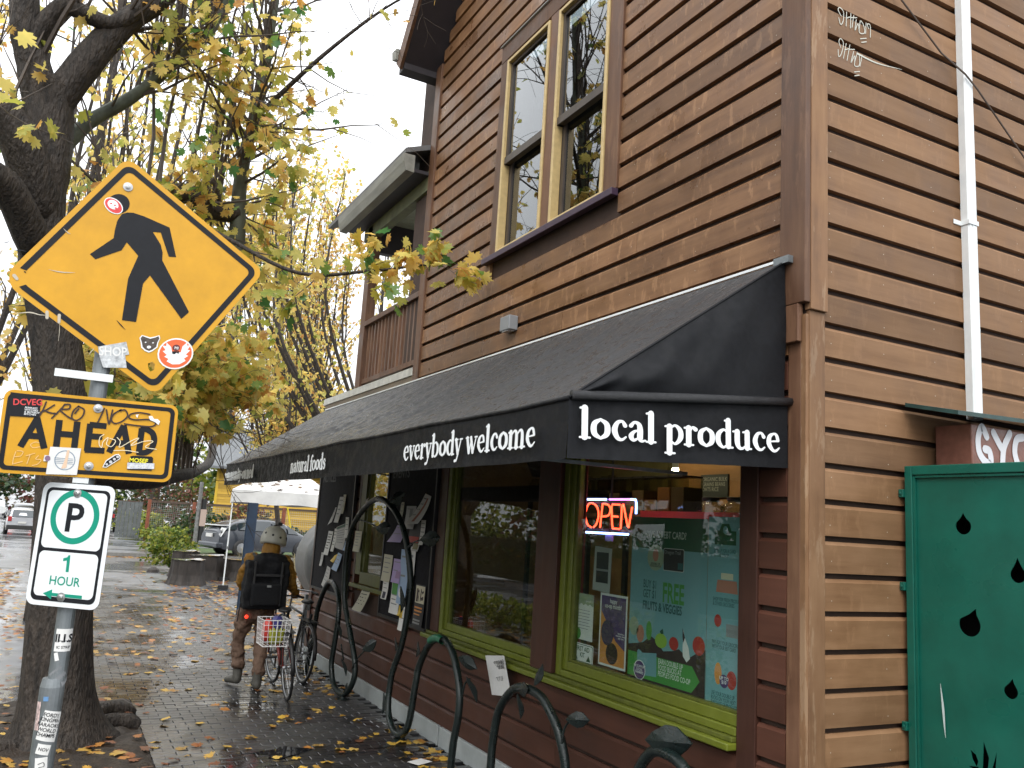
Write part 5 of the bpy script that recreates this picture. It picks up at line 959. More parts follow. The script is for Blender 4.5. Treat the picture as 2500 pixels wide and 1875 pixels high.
# shelves, bins and jars inside
sh = thing('display_shelf', 'red edged wooden shelf carrying food bins behind the window', 'shelf')
MB().box(.5, .85, 1.0, 3.0, 2.10, 2.14).build('plank', mat('shelf_wood', (.16, .09, .04), .6, noise=.2), sh); MB().box(.49, .499, 1.0, 2.05, 2.10, 2.165).build('edge', mat('red_edge', (.35, .03, .02), .5), sh)
for y in (1.05, 2.95): MB().box(.6, .64, y-.02, y+.02, 0, 2.10).build('leg', BLACK, sh)
BG = glass('bin_glass', (.75, .75, .68), .9)
gc = [(.16, .10, .04), (.24, .16, .07), (.13, .09, .04), (.20, .14, .07), (.17, .12, .05), (.25, .13, .03), (.22, .11, .025), (.09, .07, .03)]
for i in range(8):
    y = 2.80-i*.158; hh = (.05, .12, .16, .12, .18, .11, .2, .2)[i]
    t = thing('food_bin', ('clear food bin furthest left on the window shelf', 'second food bin from the left on the window shelf', 'third food bin from the left on the window shelf', 'fourth food bin from the left on the window shelf', 'fifth food bin from the left on the window shelf', 'third food bin from the right end of the window shelf', 'food bin of orange grains, second from the right end of the window shelf', 'food bin of dark seeds at the right end of the window shelf')[i], 'bin', 'bulk food bins in the window', (.6, y, 2.142))
    MB().box(-.06, .12, -.074, .074, 0, .27).build('case', BG, t); MB().box(-.055, .115, -.069, .069, .004, hh).build('grains', mat('grain_%d' % i, gc[i], .8, noise=.5, nscale=160, bump=.6, bscale=200), t); MB().box(-.07, .12, -.07, .07, .272, .285).build('lid', BLACK, t)
for i, y in enumerate((1.40, 1.15)):
    t = thing('glass_jar', ('glass jar on the shelf next to the food bins', 'glass jar on the shelf nearest the brown window casing')[i], 'jar', 'jars on the window shelf', (.6, y, 2.142))
    MB().lathe([(.09, 0), (.10, .02), (.10, .06), (.055, .09), (.05, .10)], 20).build('jar', BG, t, smooth=True); MB().lathe([(.055, .10), (.06, .105), (.06, .125), (.05, .13)], 20).build('lid', BLACK, t)
ck = thing('chalk_board', 'small black menu board on a wooden panel inside the window', 'board'); MB().box(1.0, 1.03, 1.45, 2.25, 2.0, 3.2).build('panel', mat('warm_panel', (.24, .12, .045), .6, noise=.2, nscale=5, stretch=(1, .3, 1)), ck); MB().box(.985, .999, 1.66, 1.96, 2.30, 2.47).build('slate', mat('slate', (.03, .035, .035), .7), ck); text('lettering', 'ORGANIC BULK\nGRAINS BEANS\nOATS RICE', FW(.984), -1.94, 2.42, .042, mat('chalk', (.3, .3, .28), .9), ck, .001, 'LEFT', 0, .9, lsp=.9)
sj = thing('jar_shelf', 'dark shelf with a row of glass jars inside the second window', 'shelf', loc=(.7, 3.5, 0)); MB().box(-.15, .15, -.9, .9, 2.30, 2.33).build('plank', BLACK, sj); MB().box(.1, .13, -.85, -.8, 0, 2.3).box(.1, .13, .8, .85, 0, 2.3).build('upright', BLACK, sj)
jm = MB().lathe([(.05, 0), (.06, .01), (.06, .08), (.035, .11), (.035, .13)], 12).mesh('jar', BG, True)
for i in range(9): inst('jar', jm, sj, loc=(rnd.uniform(-.05, .05), -.75+i*.17, 2.331))
bk_ = thing('wire_basket', 'dark round basket on the shelf inside the second window', 'basket', loc=(.7, 3.75, 2.47)); MB().lathe([(.18, 0), (.24, .12), (.245, .13), (.22, .12), (.16, .01)], 18).build('bowl', mat('dark_wicker', (.04, .03, .02), .8), bk_)

# ------------------------------------------------------------------ notice boards and paper notices
CORK = mat('dark_notice_board', (.011, .011, .014), .8, spec=.2, noise=.4, nscale=18, bump=.3)
for nm, y0, y1, z0, z1, lab in (('far', 7.42, 9.02, 1.0, 2.62, 'black notice board full of paper slips at the far end of the front'), ('near', 4.76, 6.14, .95, 2.62, 'black notice board with flyers between the two shop windows')):
    t = thing('notice_board', lab, 'notice board'); MB().box(-.03, .0, y0, y1, z0, z1).build('board', CORK, t)
    for b in ((y0-.03, y0, z0-.03, z1+.03), (y1, y1+.03, z0-.03, z1+.03), (y0, y1, z0-.03, z0), (y0, y1, z1, z1+.03)): MB().box(-.04, -.001, *b).build('frame_bar', BLACK, t)
    fr_ = FW(-.0305); ttl = text('lettering', 'NOTICES' if nm == 'far' else 'EVENTS', fr_, -(y1-.1), z1-.17, .15, mat('faded_letter', (.05, .055, .06), .6), t, .001, 'LEFT', .02)
def flyer(label, pts, m, lines=4, m2=None, curl=.02, band=None, cat='flyer', x=-.045, grp=None, txt=None):
    """A pinned sheet: corners bl, br, tr, tl as (Y, z); it curls away from the wall at its lower edge."""
    t = thing('flyer', label, cat, grp); bl, br, tr_, tl = pts; mb = MB(); n = 6; vs_ = []
    def pt(a, b, d=0):
        y = (bl[0]*(1-a)+br[0]*a)*(1-b)+(tl[0]*(1-a)+tr_[0]*a)*b; z = (bl[1]*(1-a)+br[1]*a)*(1-b)+(tl[1]*(1-a)+tr_[1]*a)*b
        return (x-curl*(1-b)**2-curl*.4*math.sin(a*3.1)*(1-b)-d, y, z)
    mb.add([pt(i/n, j/n) for i in range(n+1) for j in range(n+1)], [(i*(n+1)+j, (i+1)*(n+1)+j, (i+1)*(n+1)+j+1, i*(n+1)+j+1) for i in range(n) for j in range(n)]); mb.build('sheet', m, t, smooth=True)
    pb = MB()
    for i in range(lines):
        b = .85-.7*i/max(lines, 1); a1 = rnd.uniform(.6, .9); pb.add([pt(.12, b, .001), pt((a1+.12)/2, b, .001), pt(a1, b, .001), pt(a1, b+.035, .001), pt((a1+.12)/2, b+.035, .001), pt(.12, b+.035, .001)], [(0, 1, 4, 5), (1, 2, 3, 4)])
    if lines: pb.build('print', m2 or GRY, t, kind='stuff')
    for a0, a1, b0, b1, mm in band or ():
        q = MB(); q.add([pt(a0+(a1-a0)*i/3, b0+(b1-b0)*j/3, .0016) for i in range(4) for j in range(4)], [(i*4+j, (i+1)*4+j, (i+1)*4+j+1, i*4+j+1) for i in range(3) for j in range(3)]); q.build('print', mm, t, smooth=True)
    return t
def R4(y0, y1, z0, z1, dy=0.0): return ((y0-dy, z0), (y1-dy, z0), (y1+dy, z1), (y0+dy, z1))   # y0 is the left side seen from the street (larger Y)
PG = inkm('grey_paper', (.45, .45, .44)); PC = inkm('cream_paper', (.5, .48, .36))
flyer('big white slanting flyer with green header on the far notice board', ((7.95, 1.58), (7.60, 1.56), (7.5, 1.92), (8.02, 1.84)), PG, 7, band=((.05, .9, .88, .98, DG),))
flyer('narrow white slip with large type low on the far notice board', R4(8.42, 8.2, 1.46, 1.78, -.05), WHT, 6, INK); flyer('white torn strip at the top of the far notice board', R4(8.05, 7.85, 1.90, 2.24, -.06), WHT, 4); flyer('cream slip beside the torn strip on the far notice board', R4(7.83, 7.72, 2.02, 2.27), PC, 3)
flyer('pale blue card on the far notice board', ((8.02, 1.30), (7.78, 1.28), (7.66, 1.5), (7.84, 1.52)), LBLU, 3); flyer('yellow heart shaped note on the far notice board', ((8.1, 1.4), (7.95, 1.38), (7.86, 1.50), (8.0, 1.47)), YELP, 0); flyer('white sheet at the bottom of the far notice board', ((8.42, 1.06), (8.15, 1.02), (8.12, 1.3), (8.28, 1.32)), PG, 4); flyer('grey leaflet at the lower left of the far notice board', R4(8.62, 8.5, 1.3, 1.48), PG, 2); flyer('folded grey paper at the left of the far notice board', ((8.4, 1.85), (8.2, 1.9), (8.1, 2.1), (8.15, 2.1)), PG, 2)
flyer('white note hanging right of the slanting flyer on the far notice board', R4(7.62, 7.48, 1.72, 1.98, .03), WHT, 3); flyer('small blue card at the right of the far notice board', R4(7.6, 7.48, 1.56, 1.68), LBLU, 1)
flyer('long white strip at the centre of the far notice board', R4(8.12, 7.98, 1.52, 1.82, -.03), WHT, 5)
flyer('cream sheet tacked to the casing beside the small window', R4(7.24, 6.98, 1.57, 1.82), PC, 5, cat='notice', x=-.03); flyer('cream notice taped under the small lime sill', ((6.97, .90), (6.63, .90), (6.47, 1.18), (6.77, 1.17)), PC, 5, INK, .05, cat='notice', x=-.03)
flyer('tall cream slip at the left edge of the near notice board', R4(6.08, 5.80, 1.31, 1.60), PC, 4); flyer('lilac flyer on the near notice board', R4(5.76, 5.50, 1.32, 1.57), LILAC, 2, band=((.5, .95, .2, .5, inkm('mauve', (.3, .2, .35))),)); flyer('white flyer with green shield on the near notice board', R4(5.75, 5.48, 1.0, 1.33), WHT, 5, band=((.05, .75, .6, .98, MG),)); flyer('white slip left of the green shield flyer', R4(6.04, 5.86, 1.12, 1.31), WHT, 3, band=((.3, .8, .05, .4, DBL),))
flyer('long white poster down the middle of the near notice board', R4(5.55, 5.30, 1.12, 1.68), LBLU, 2); flyer('white sheet overlapping the pole leaf on the near notice board', R4(5.28, 5.14, 1.0, 1.72), WHT, 3); flyer('white and yellow bottom sheet of the near notice board', R4(5.45, 5.28, .86, 1.10), WHT, 2, band=((.0, .5, .5, 1, YELP),)); flyer('slanted lilac grey sheet at the upper left of the near notice board', ((5.92, 1.74), (5.50, 1.75), (5.5, 1.92), (5.74, 1.93)), LILAC, 2, curl=.04)
flyer('large folded white flyer at the top right of the near notice board', ((5.34, 1.93), (4.92, 1.96), (4.84, 2.24), (5.0, 2.27)), WHT, 4, curl=.09, band=((.6, .75, .1, .9, PINK),)); flyer('pale portrait sheet at the top of the near notice board', R4(5.50, 5.22, 1.90, 2.14), PG, 1, band=((.4, .7, .5, .85, GRY),)); flyer('dark poster with red arc on the near notice board', R4(5.36, 5.02, 1.76, 1.98), INK, 0, band=((.1, .9, .02, .3, RD),)); flyer('white receipt strip beside the dark poster on the near notice board', R4(5.05, 4.93, 1.75, 2.0), WHT, 4); flyer('olive square picture on the near notice board', R4(5.22, 5.05, 1.68, 1.80), PG, 0, band=((.1, .9, .15, .9, inkm('olive', (.2, .18, .08))),))
flyer('dark concert poster with faces at the lower right of the near notice board', R4(5.06, 4.80, .96, 1.36), INK, 0, band=((.05, .95, .55, .97, CREA), (.15, .42, .58, .9, DBR), (.55, .85, .6, .93, DBR), (.08, .85, .42, .46, ORG), (.08, .85, .34, .38, ORG), (.08, .7, .26, .29, ORG), (.1, .8, .12, .16, GRY), (.1, .8, .05, .09, GRY))); flyer('small yellow handbill at the bottom of the near notice board', R4(5.5, 5.42, 1.0, 1.1), YELP, 0)
flyer('narrow cream card at the top left of the near notice board', R4(5.68, 5.58, 1.98, 2.18), PC, 2)
bn = thing('bike_notice', 'white paper about loving your bike taped below the lime sill', 'notice'); fb_ = Fr((-.085, 3.16, .63), (0, -.40, .06), (-.03, .12, .32))
sheetp(bn, fb_, rect(.0, .33, .02, .33), WHT, 0, 'sheet', .001); text('lettering', 'YOU LOVE YOUR BIKE\nWE LOVE YOUR BIKE', fb_, .165, .255, .044, INK, bn, .001, 'CENTER', .02, .72, lsp=.8); text('lettering', 'LOCK IT UP', fb_, .165, .13, .05, INK, bn, .001, 'CENTER', .0, .7)

# ------------------------------------------------------------------ vine shaped bike racks
RG = mat('rack_green_black', (.007, .014, .013), .36, .15, noise=.35, nscale=22, bump=.3, bscale=60, rvar=.12); RX = -.30
lfo = [(0, 0), (.03, .035), (.055, .085), (.05, .13), (.02, .18), (0, .215), (-.02, .18), (-.05, .13), (-.055, .085), (-.03, .035)]
def mleaf(par, at, dirn, size=1.0, curl=.03, side=(-1, 0, 0), stem=None):
    y = Vector(dirn).normalized(); s = Vector(side); x = y.cross(s).normalized(); n = x.cross(y); at = Vector(at); mb = MB(); c = [(0, .1)]+lfo; k = size
    def V(u, v, t): return at+x*(u*k)+y*(v*k)+n*(t*k+curl*k*math.cos(v*14)-abs(u)*.35*k)
    nL = len(lfo); mb.add([V(u, v, .003) for u, v in c], [(0, 1+i, 1+(i+1) % nL) for i in range(nL)]); mb.add([V(u, v, -.003) for u, v in c], [(0, 1+(i+1) % nL, 1+i) for i in range(nL)])
    mb.add([V(u, v, .003) for u, v in lfo]+[V(u, v, -.003) for u, v in lfo], [(i, nL+i, nL+(i+1) % nL, (i+1) % nL) for i in range(nL)])
    o = mb.build('metal_leaf', RG, par, smooth=False)
    if stem: m = MB(); m.tube([tuple(p) for p in crom([stem, ((Vector(stem)+at)/2+Vector((-.01, 0, .02))), tuple(at+y*.02*k)], 4)], .008, 6); m.build('stem', RG, o)
rk1 = thing('vine_bike_rack', 'tall dark green vine shaped bike rack with a big loop by the notice boards', 'bike rack', 'vine shaped bike racks')
pth = [(7.95, -.05), (7.80, .5), (7.72, .86), (7.35, 1.18), (6.92, 1.10), (6.72, .88), (6.73, .53), (6.76, .29), (6.62, .09), (6.33, .045), (6.10, .2), (6.09, .41), (6.38, .74), (6.62, 1.07), (6.62, 1.58), (6.36, 1.94), (5.72, 2.19), (5.2, 2.11), (4.85, 1.87), (4.66, 1.5), (4.66, 1.21), (4.74, .82), (4.90, .51), (4.88, .23), (4.71, .08), (4.50, .045), (4.32, .17), (4.27, .53), (4.25, .71), (4.08, .91), (3.82, 1.0), (3.55, .94), (3.32, .71), (3.26, .5), (3.32, .24), (3.36, -.03)]
q = crom([(RX+.03*math.sin(i*.7), y, z) for i, (y, z) in enumerate(pth)], 6); m = MB(); m.tube([tuple(p) for p in q], .031, 12); m.build('vine_pipe', RG, rk1, smooth=True)
for y_ in (7.95, 6.33, 4.50, 3.36): MB().lathe([(.075, 0), (.075, .008), (.035, .012), (.032, .03)], 16, (RX, y_, .002)).build('base_flange', RG, rk1)
for at, dr, sz, st in (((RX, 5.70, .62), (0, -.8, .45), 1.15, (RX, 6.10, .35)), ((RX, 6.42, .42), (0, -.3, -.9), .9, (RX, 6.55, .55)), ((RX-.02, 4.92, .34), (-.2, .25, -1), 1.0, None), ((RX, 3.34, .92), (.1, -.9, -.3), 1.0, None), ((RX, 3.16, .80), (.1, -.25, -.9), .95, (RX, 3.27, .62)), ((RX-.02, 4.17, .92), (-.1, .5, -.8), .8, None), ((RX-.03, 4.66, 1.36), (-.15, .1, -1), 1.15, None), ((RX, 5.95, 2.10), (.0, .9, .25), 1.5, None), ((RX, 5.30, 2.14), (.0, -.8, .35), 1.4, None), ((RX, 4.32, 1.82), (0, -.9, .1), 1.3, (RX, 4.74, 1.72)), ((RX, 5.6, 1.88), (0, -.9, .1), 1.2, (RX, 6.30, 1.96)), ((RX-.03, 7.72, .92), (-.3, .8, -.4), 1.4, None), ((RX-.02, 4.52, .1), (-.4, -.5, .3), .7, None), ((RX, 6.15, .2), (-.2, .4, -.5), .7, None), ((RX-.02, 3.34, .06), (-.2, .1, .9), .8, None), ((RX-.02, 4.75, .88), (0, .5, -.8), .8, None), ((RX-.03, 6.62, .80), (0, -.2, -.9), .9, None), ((RX-.02, 7.82, .35), (0, -.6, .7), .8, None)): mleaf(rk1, at, dr, sz, st and .03 or .03, stem=st)
stk = MB(); stk.lathe([(.045, 0), (.045, .002)], 16, axis='x', c=(RX-.055, 4.69, 1.30)); stk.build('round_sticker', PAPER, rk1)
tp = MB(); tp.tube([(RX, 4.0, .955), (RX, 3.92, .985), (RX, 3.82, 1.0), (RX, 3.74, .99)], .0335, 12, cap=False); tp.build('tape', mat('green_tape', (.01, .12, .06), .4), rk1, smooth=True)
for nm, pts, lv, lab in ((0, [(2.72, -.05), (2.73, .23), (2.72, .42), (2.62, .67), (2.36, .86), (2.06, .88), (1.9, .8), (1.77, .65), (1.69, .42), (1.68, -.05)], (((RX-.02, 2.06, .93), (-.1, -.3, .9), .75, None), ((RX-.03, 2.12, .90), (-.2, .9, -.2), .9, None), ((RX-.02, 2.28, .84), (0, .15, -.95), .85, None), ((RX, 1.66, .80), (0, -.9, .15), .9, (RX, 1.74, .62))), 'dark vine hoop rack in front of the first aid sign window'),
                         (1, [(1.12, -.05), (1.06, .35), (.97, .62), (.82, .80), (.66, .84), (.50, .80), (.36, .62), (.28, .3), (.27, -.05)], (((RX, .80, .88), (-.1, -.95, .15), 1.5, (RX, .76, .82)), ((RX-.02, 1.02, .5), (-.2, .4, -.8), .8, None)), 'dark vine hoop rack closest to the building corner')):
    t = thing('vine_bike_rack', lab, 'bike rack', 'vine shaped bike racks'); m = MB(); m.tube([tuple(p) for p in crom([(RX+.015*math.sin(i), y, z) for i, (y, z) in enumerate(pts)], 6)], .031, 12); m.build('vine_pipe', RG, t, smooth=True)
    for y_ in (pts[0][0], pts[-1][0]): MB().lathe([(.075, 0), (.075, .008), (.035, .012), (.032, .03)], 16, (RX, y_, .002)).build('base_flange', RG, t)
    for at, dr, sz, st in lv: mleaf(t, at, dr, sz, stem=st)
# ------------------------------------------------------------------ person pushing a bicycle
def organic(name, m, parent, tubes=(), balls=(), voxel=.012, smooth_it=6, boxes=(), fold=0.0):
    """One continuous skin grown round tapered limbs and masses."""
    mb = MB()
    for pts, rs in tubes: 
        k = 5; q = crom([(*p, r) for p, r in zip(pts, rs)], k); mb.tube([tuple(a[:3]) for a in q], [a[3] for a in q], 14)
        for a in (q[0], q[-1]): mb.lathe([(a[3]*math.cos(R(t)), a[3]*math.sin(R(t))) for t in (-89, -60, -30, 0, 30, 60, 89)], 12, tuple(a[:3]))
    for c, rx, ry, rz in balls:
        t = MB(); t.lathe([(math.cos(R(a)), math.sin(R(a))) for a in range(-88, 89, 16)], 16); mb.add([(c[0]+v[0]*rx, c[1]+v[1]*ry, c[2]+v[2]*rz) for v in t.v], t.f)
    for b in boxes: mb.box(*b)
    o = mb.build(name, m, None); r = o.modifiers.new('r', 'REMESH'); r.mode = 'VOXEL'; r.voxel_size = voxel; r.use_smooth_shade = True
    if fold:
        tx = bpy.data.textures.get('cloth_folds') or bpy.data.textures.new('cloth_folds', 'CLOUDS'); tx.noise_scale = .085; tx.noise_depth = 2
        dm_ = o.modifiers.new('d', 'DISPLACE'); dm_.texture = tx; dm_.strength = fold; dm_.mid_level = .5
    s = o.modifiers.new('s', 'SMOOTH'); s.iterations = smooth_it; s.factor = .5
    bpy.context.view_layer.update(); me = bpy.data.meshes.new_from_object(o.evaluated_get(bpy.context.evaluated_depsgraph_get())); bpy.data.objects.remove(o)
    me.materials.clear(); me.materials.append(m); me.polygons.foreach_set('use_smooth', [True]*len(me.polygons))
    ob = bpy.data.objects.new(name, me); col.objects.link(ob); ob.parent = parent; return ob
JK = mat('ochre_jacket', (.23, .11, .009), .7, noise=.25, nscale=14, bump=1, bscale=14); TR = mat('brown_trousers', (.125, .075, .05), .8, noise=.2, nscale=20, bump=1, bscale=16); BT = mat('grey_boots', (.065, .062, .052), .6, noise=.3, nscale=25); SK = mat('skin', (.42, .24, .17), .55); PK = mat('black_pack_fabric', (.005, .0055, .007), .7, spec=.25, noise=.4, nscale=30, bump=.5, bscale=60); HM = mat('pale_grey_helmet', (.40, .40, .35), .4, noise=.15, nscale=14)
ps_ = thing('person', 'person in ochre jacket, pale helmet and black backpack pushing a bicycle', 'person')
pel, che, nek, hed = (-1.17, 7.12, .92), (-1.10, 7.16, 1.30), (-1.06, 7.2, 1.50), (-1.03, 7.24, 1.645)
LS, LE, LH = (-1.27, 7.17, 1.42), (-1.345, 7.29, 1.17), (-1.16, 7.36, 1.03); RS, RE, RH = (-.88, 7.17, 1.40), (-.80, 7.09, 1.15), (-.665, 7.29, 1.01)
Lh, Lk, La, Lt = (-1.27, 7.12, .88), (-1.31, 7.23, .52), (-1.28, 7.24, .17), (-1.36, 7.40, .045); Rh, Rk, Ra, Rt = (-1.07, 7.12, .88), (-1.07, 7.12, .50), (-1.105, 7.0, .12), (-1.10, 7.19, .04)
fing = []
for H, dx in ((RH, -.01), (LH, .01)):
    for i in range(4):
        o_ = -.03+.02*i; fing.append(([(H[0]+o_+dx, H[1]+.02, H[2]+.012), (H[0]+o_+dx, H[1]+.055, H[2]+.008), (H[0]+o_+dx, H[1]+.065, H[2]-.018), (H[0]+o_+dx, H[1]+.045, H[2]-.035)], (.0105, .010, .0095, .008)))
    sg = -1 if H is RH else 1
    fing.append(([(H[0]+sg*.03, H[1], H[2]), (H[0]+sg*.055, H[1]+.025, H[2]-.012), (H[0]+sg*.045, H[1]+.05, H[2]-.028)], (.013, .011, .009)))
organic('body', SK, ps_, [((pel, (-1.14, 7.14, 1.1), che, nek), (.12, .115, .13, .055)), ((nek, hed), (.055, .06)), ((LS, LE, LH), (.05, .042, .028)), ((RS, RE, RH), (.05, .042, .028)), ((Lh, Lk, La, (La[0], La[1], .09)), (.08, .055, .04, .04)), ((Rh, Rk, Ra, (Ra[0], Ra[1], .07)), (.08, .055, .04, .04))]+fing,
        [((hed[0], hed[1], hed[2]+.01), .078, .098, .115), ((hed[0], hed[1]+.10, hed[2]-.01), .014, .02, .02), ((hed[0]-.08, hed[1], hed[2]), .012, .02, .03), ((hed[0]+.08, hed[1], hed[2]), .012, .02, .03), ((hed[0], hed[1]+.05, hed[2]-.08), .05, .05, .035), ((RH[0], RH[1]+.01, RH[2]), .042, .04, .018), ((LH[0], LH[1]+.01, LH[2]), .042, .04, .018)], .011, 3)
fc = hed
for sx in (-1, 1): m = MB(); m.lathe([(.012*math.cos(R(a)), .012*math.sin(R(a))) for a in range(-80, 81, 20)], 8, (fc[0]+sx*.032, fc[1]+.088, fc[2]+.015)); m.build('eye', INK, ps_)
MB().box(fc[0]-.022, fc[0]+.022, fc[1]+.088, fc[1]+.096, fc[2]-.058, fc[2]-.05).build('mouth', mat('lips', (.3, .1, .09), .5), ps_)
jk = organic('jacket', JK, ps_, [(((-1.16, 7.12, .90), (-1.14, 7.14, 1.08), che, (-1.07, 7.19, 1.45)), (.165, .155, .17, .10)), ((LS, LE, (-1.21, 7.33, 1.05)), (.075, .06, .048)), ((RS, (-.82, 7.1, 1.26), RE, (-.70, 7.26, 1.025)), (.075, .066, .06, .046)), ((LS, che, RS), (.09, .13, .09))], [((-1.10, 7.14, 1.25), .21, .13, .2)], .011, 2, fold=.06)
organic('collar', JK, ps_, [(((-1.07, 7.19, 1.46), (-1.055, 7.205, 1.54), (-1.045, 7.22, 1.60)), (.10, .108, .10))], (), .012, 4)
organic('trousers', TR, ps_, [(((-1.17, 7.12, .98), (-1.17, 7.12, .86)), (.155, .16)), (((-1.26, 7.12, .90), (-1.29, 7.17, .7), Lk, (-1.30, 7.22, .36), (-1.285, 7.22, .25)), (.105, .095, .078, .070, .078)), (((-1.07, 7.12, .90), (-1.07, 7.12, .7), Rk, (-1.09, 7.05, .32), (-1.10, 7.01, .20)), (.105, .095, .078, .070, .078))], [((-1.17, 7.09, .88), .16, .13, .1)], .010, 2, fold=.06)
def boot(a, t, heel): return organic('boot', BT, ps_, [((( a[0], a[1], a[2]+.10), a, heel), (.056, .055, .05)), ((heel, ((heel[0]+t[0])/2, (heel[1]+t[1])/2, t[2]+.02), t), (.047, .045, .036))], (), .010, 3)
boot(La, Lt, (La[0]-.005, La[1]-.02, .075)); boot(Ra, Rt, (Ra[0], Ra[1]-.02, .05))
# helmet with round vents
hc = Vector((-1.03, 7.225, 1.665)); hm = MB(); hm.lathe([(.150, -.06), (.153, -.03), (.150, .03), (.132, .09), (.098, .132), (.05, .158), (.004, .166)], 28, tuple(hc)); 
he = hm.build('helmet', HM, ps_, smooth=True); ht = Matrix.Translation(hc) @ Matrix.Rotation(R(8), 4, 'Y') @ Matrix.Rotation(R(-8), 4, 'X') @ Matrix.Translation(-hc); he.data.transform(ht)
for az, el in ((-110, 12), (-75, 6), (-95, 48), (-65, 46), (-150, 20), (-30, 12)):
    d = Vector((math.cos(R(az))*math.cos(R(el)), math.sin(R(az))*math.cos(R(el)), math.sin(R(el)))); p = ht @ (hc+d*.1525+Vector((0, 0, .0))); v = MB(); v.lathe([(.014, -.004), (.014, .003)], 12); o = v.build('vent', BLACK, he); o.matrix_basis = Matrix.Translation(p) @ (ht.to_3x3() @ d).to_track_quat('Z', 'Y').to_matrix().to_4x4()
MB().tube([ht @ (hc+Vector((-.04, -.03, .16))), ht @ (hc+Vector((.05, -.02, .185)))], .008, 6).box(hc.x+.025, hc.x+.075, hc.y-.045, hc.y-.005, hc.z+.165, hc.z+.205).build('mount', BLACK, he)
# backpack
bp = thing('backpack', 'large black backpack with straps worn by the person', 'backpack', loc=(-1.12, 6.97, 1.19))
bp.scale = (1.12, 1.0, 1.16)
organic('pack_body', PK, bp, (), [((.02, .0, .22), .17, .10, .07)], .013, 7, boxes=((-.23, .20, -.10, .10, -.26, -.02), (-.215, .215, -.09, .11, -.03, .20)), fold=.05)
organic('pocket', PK, bp, (), (), .012, 6, boxes=((-.17, .13, -.155, -.09, -.22, .0),)); MB().box(-.16, .14, -.145, -.12, .06, .085).box(-.16, -.14, -.15, -.10, -.22, .2).box(.11, .13, -.15, -.10, -.22, .2).build('strap', BLACK, bp, bevel=.004)
for x in (-.13, .10): MB().tube([(x, .05, .24), (x, .16, .27), (x, .33, .18), (x, .36, 0), (x, .28, -.2)], .016, 6, flat=.5).build('shoulder_strap', BLACK, bp)
MB().box(-.02, .02, -.165, -.15, -.04, -.02).build('buckle', GRY, bp); MB().tube([(-.24, -.02, -.2), (-.255, -.01, -.38)], .006, 5).build('strap_tail', BLACK, bp)
tl = MB(); tl.lathe([(.022*math.cos(R(a)), .022*math.sin(R(a))) for a in range(-80, 81, 20)], 10, (-1.30, 6.985, .80)); tag(tl.build('clip_light', mat('red_lamp', (.6, .02, .01), .3, emit=(1, .05, .02), es=1.0)), 'small lit red clip lamp at the hip of the person', 'lamp')

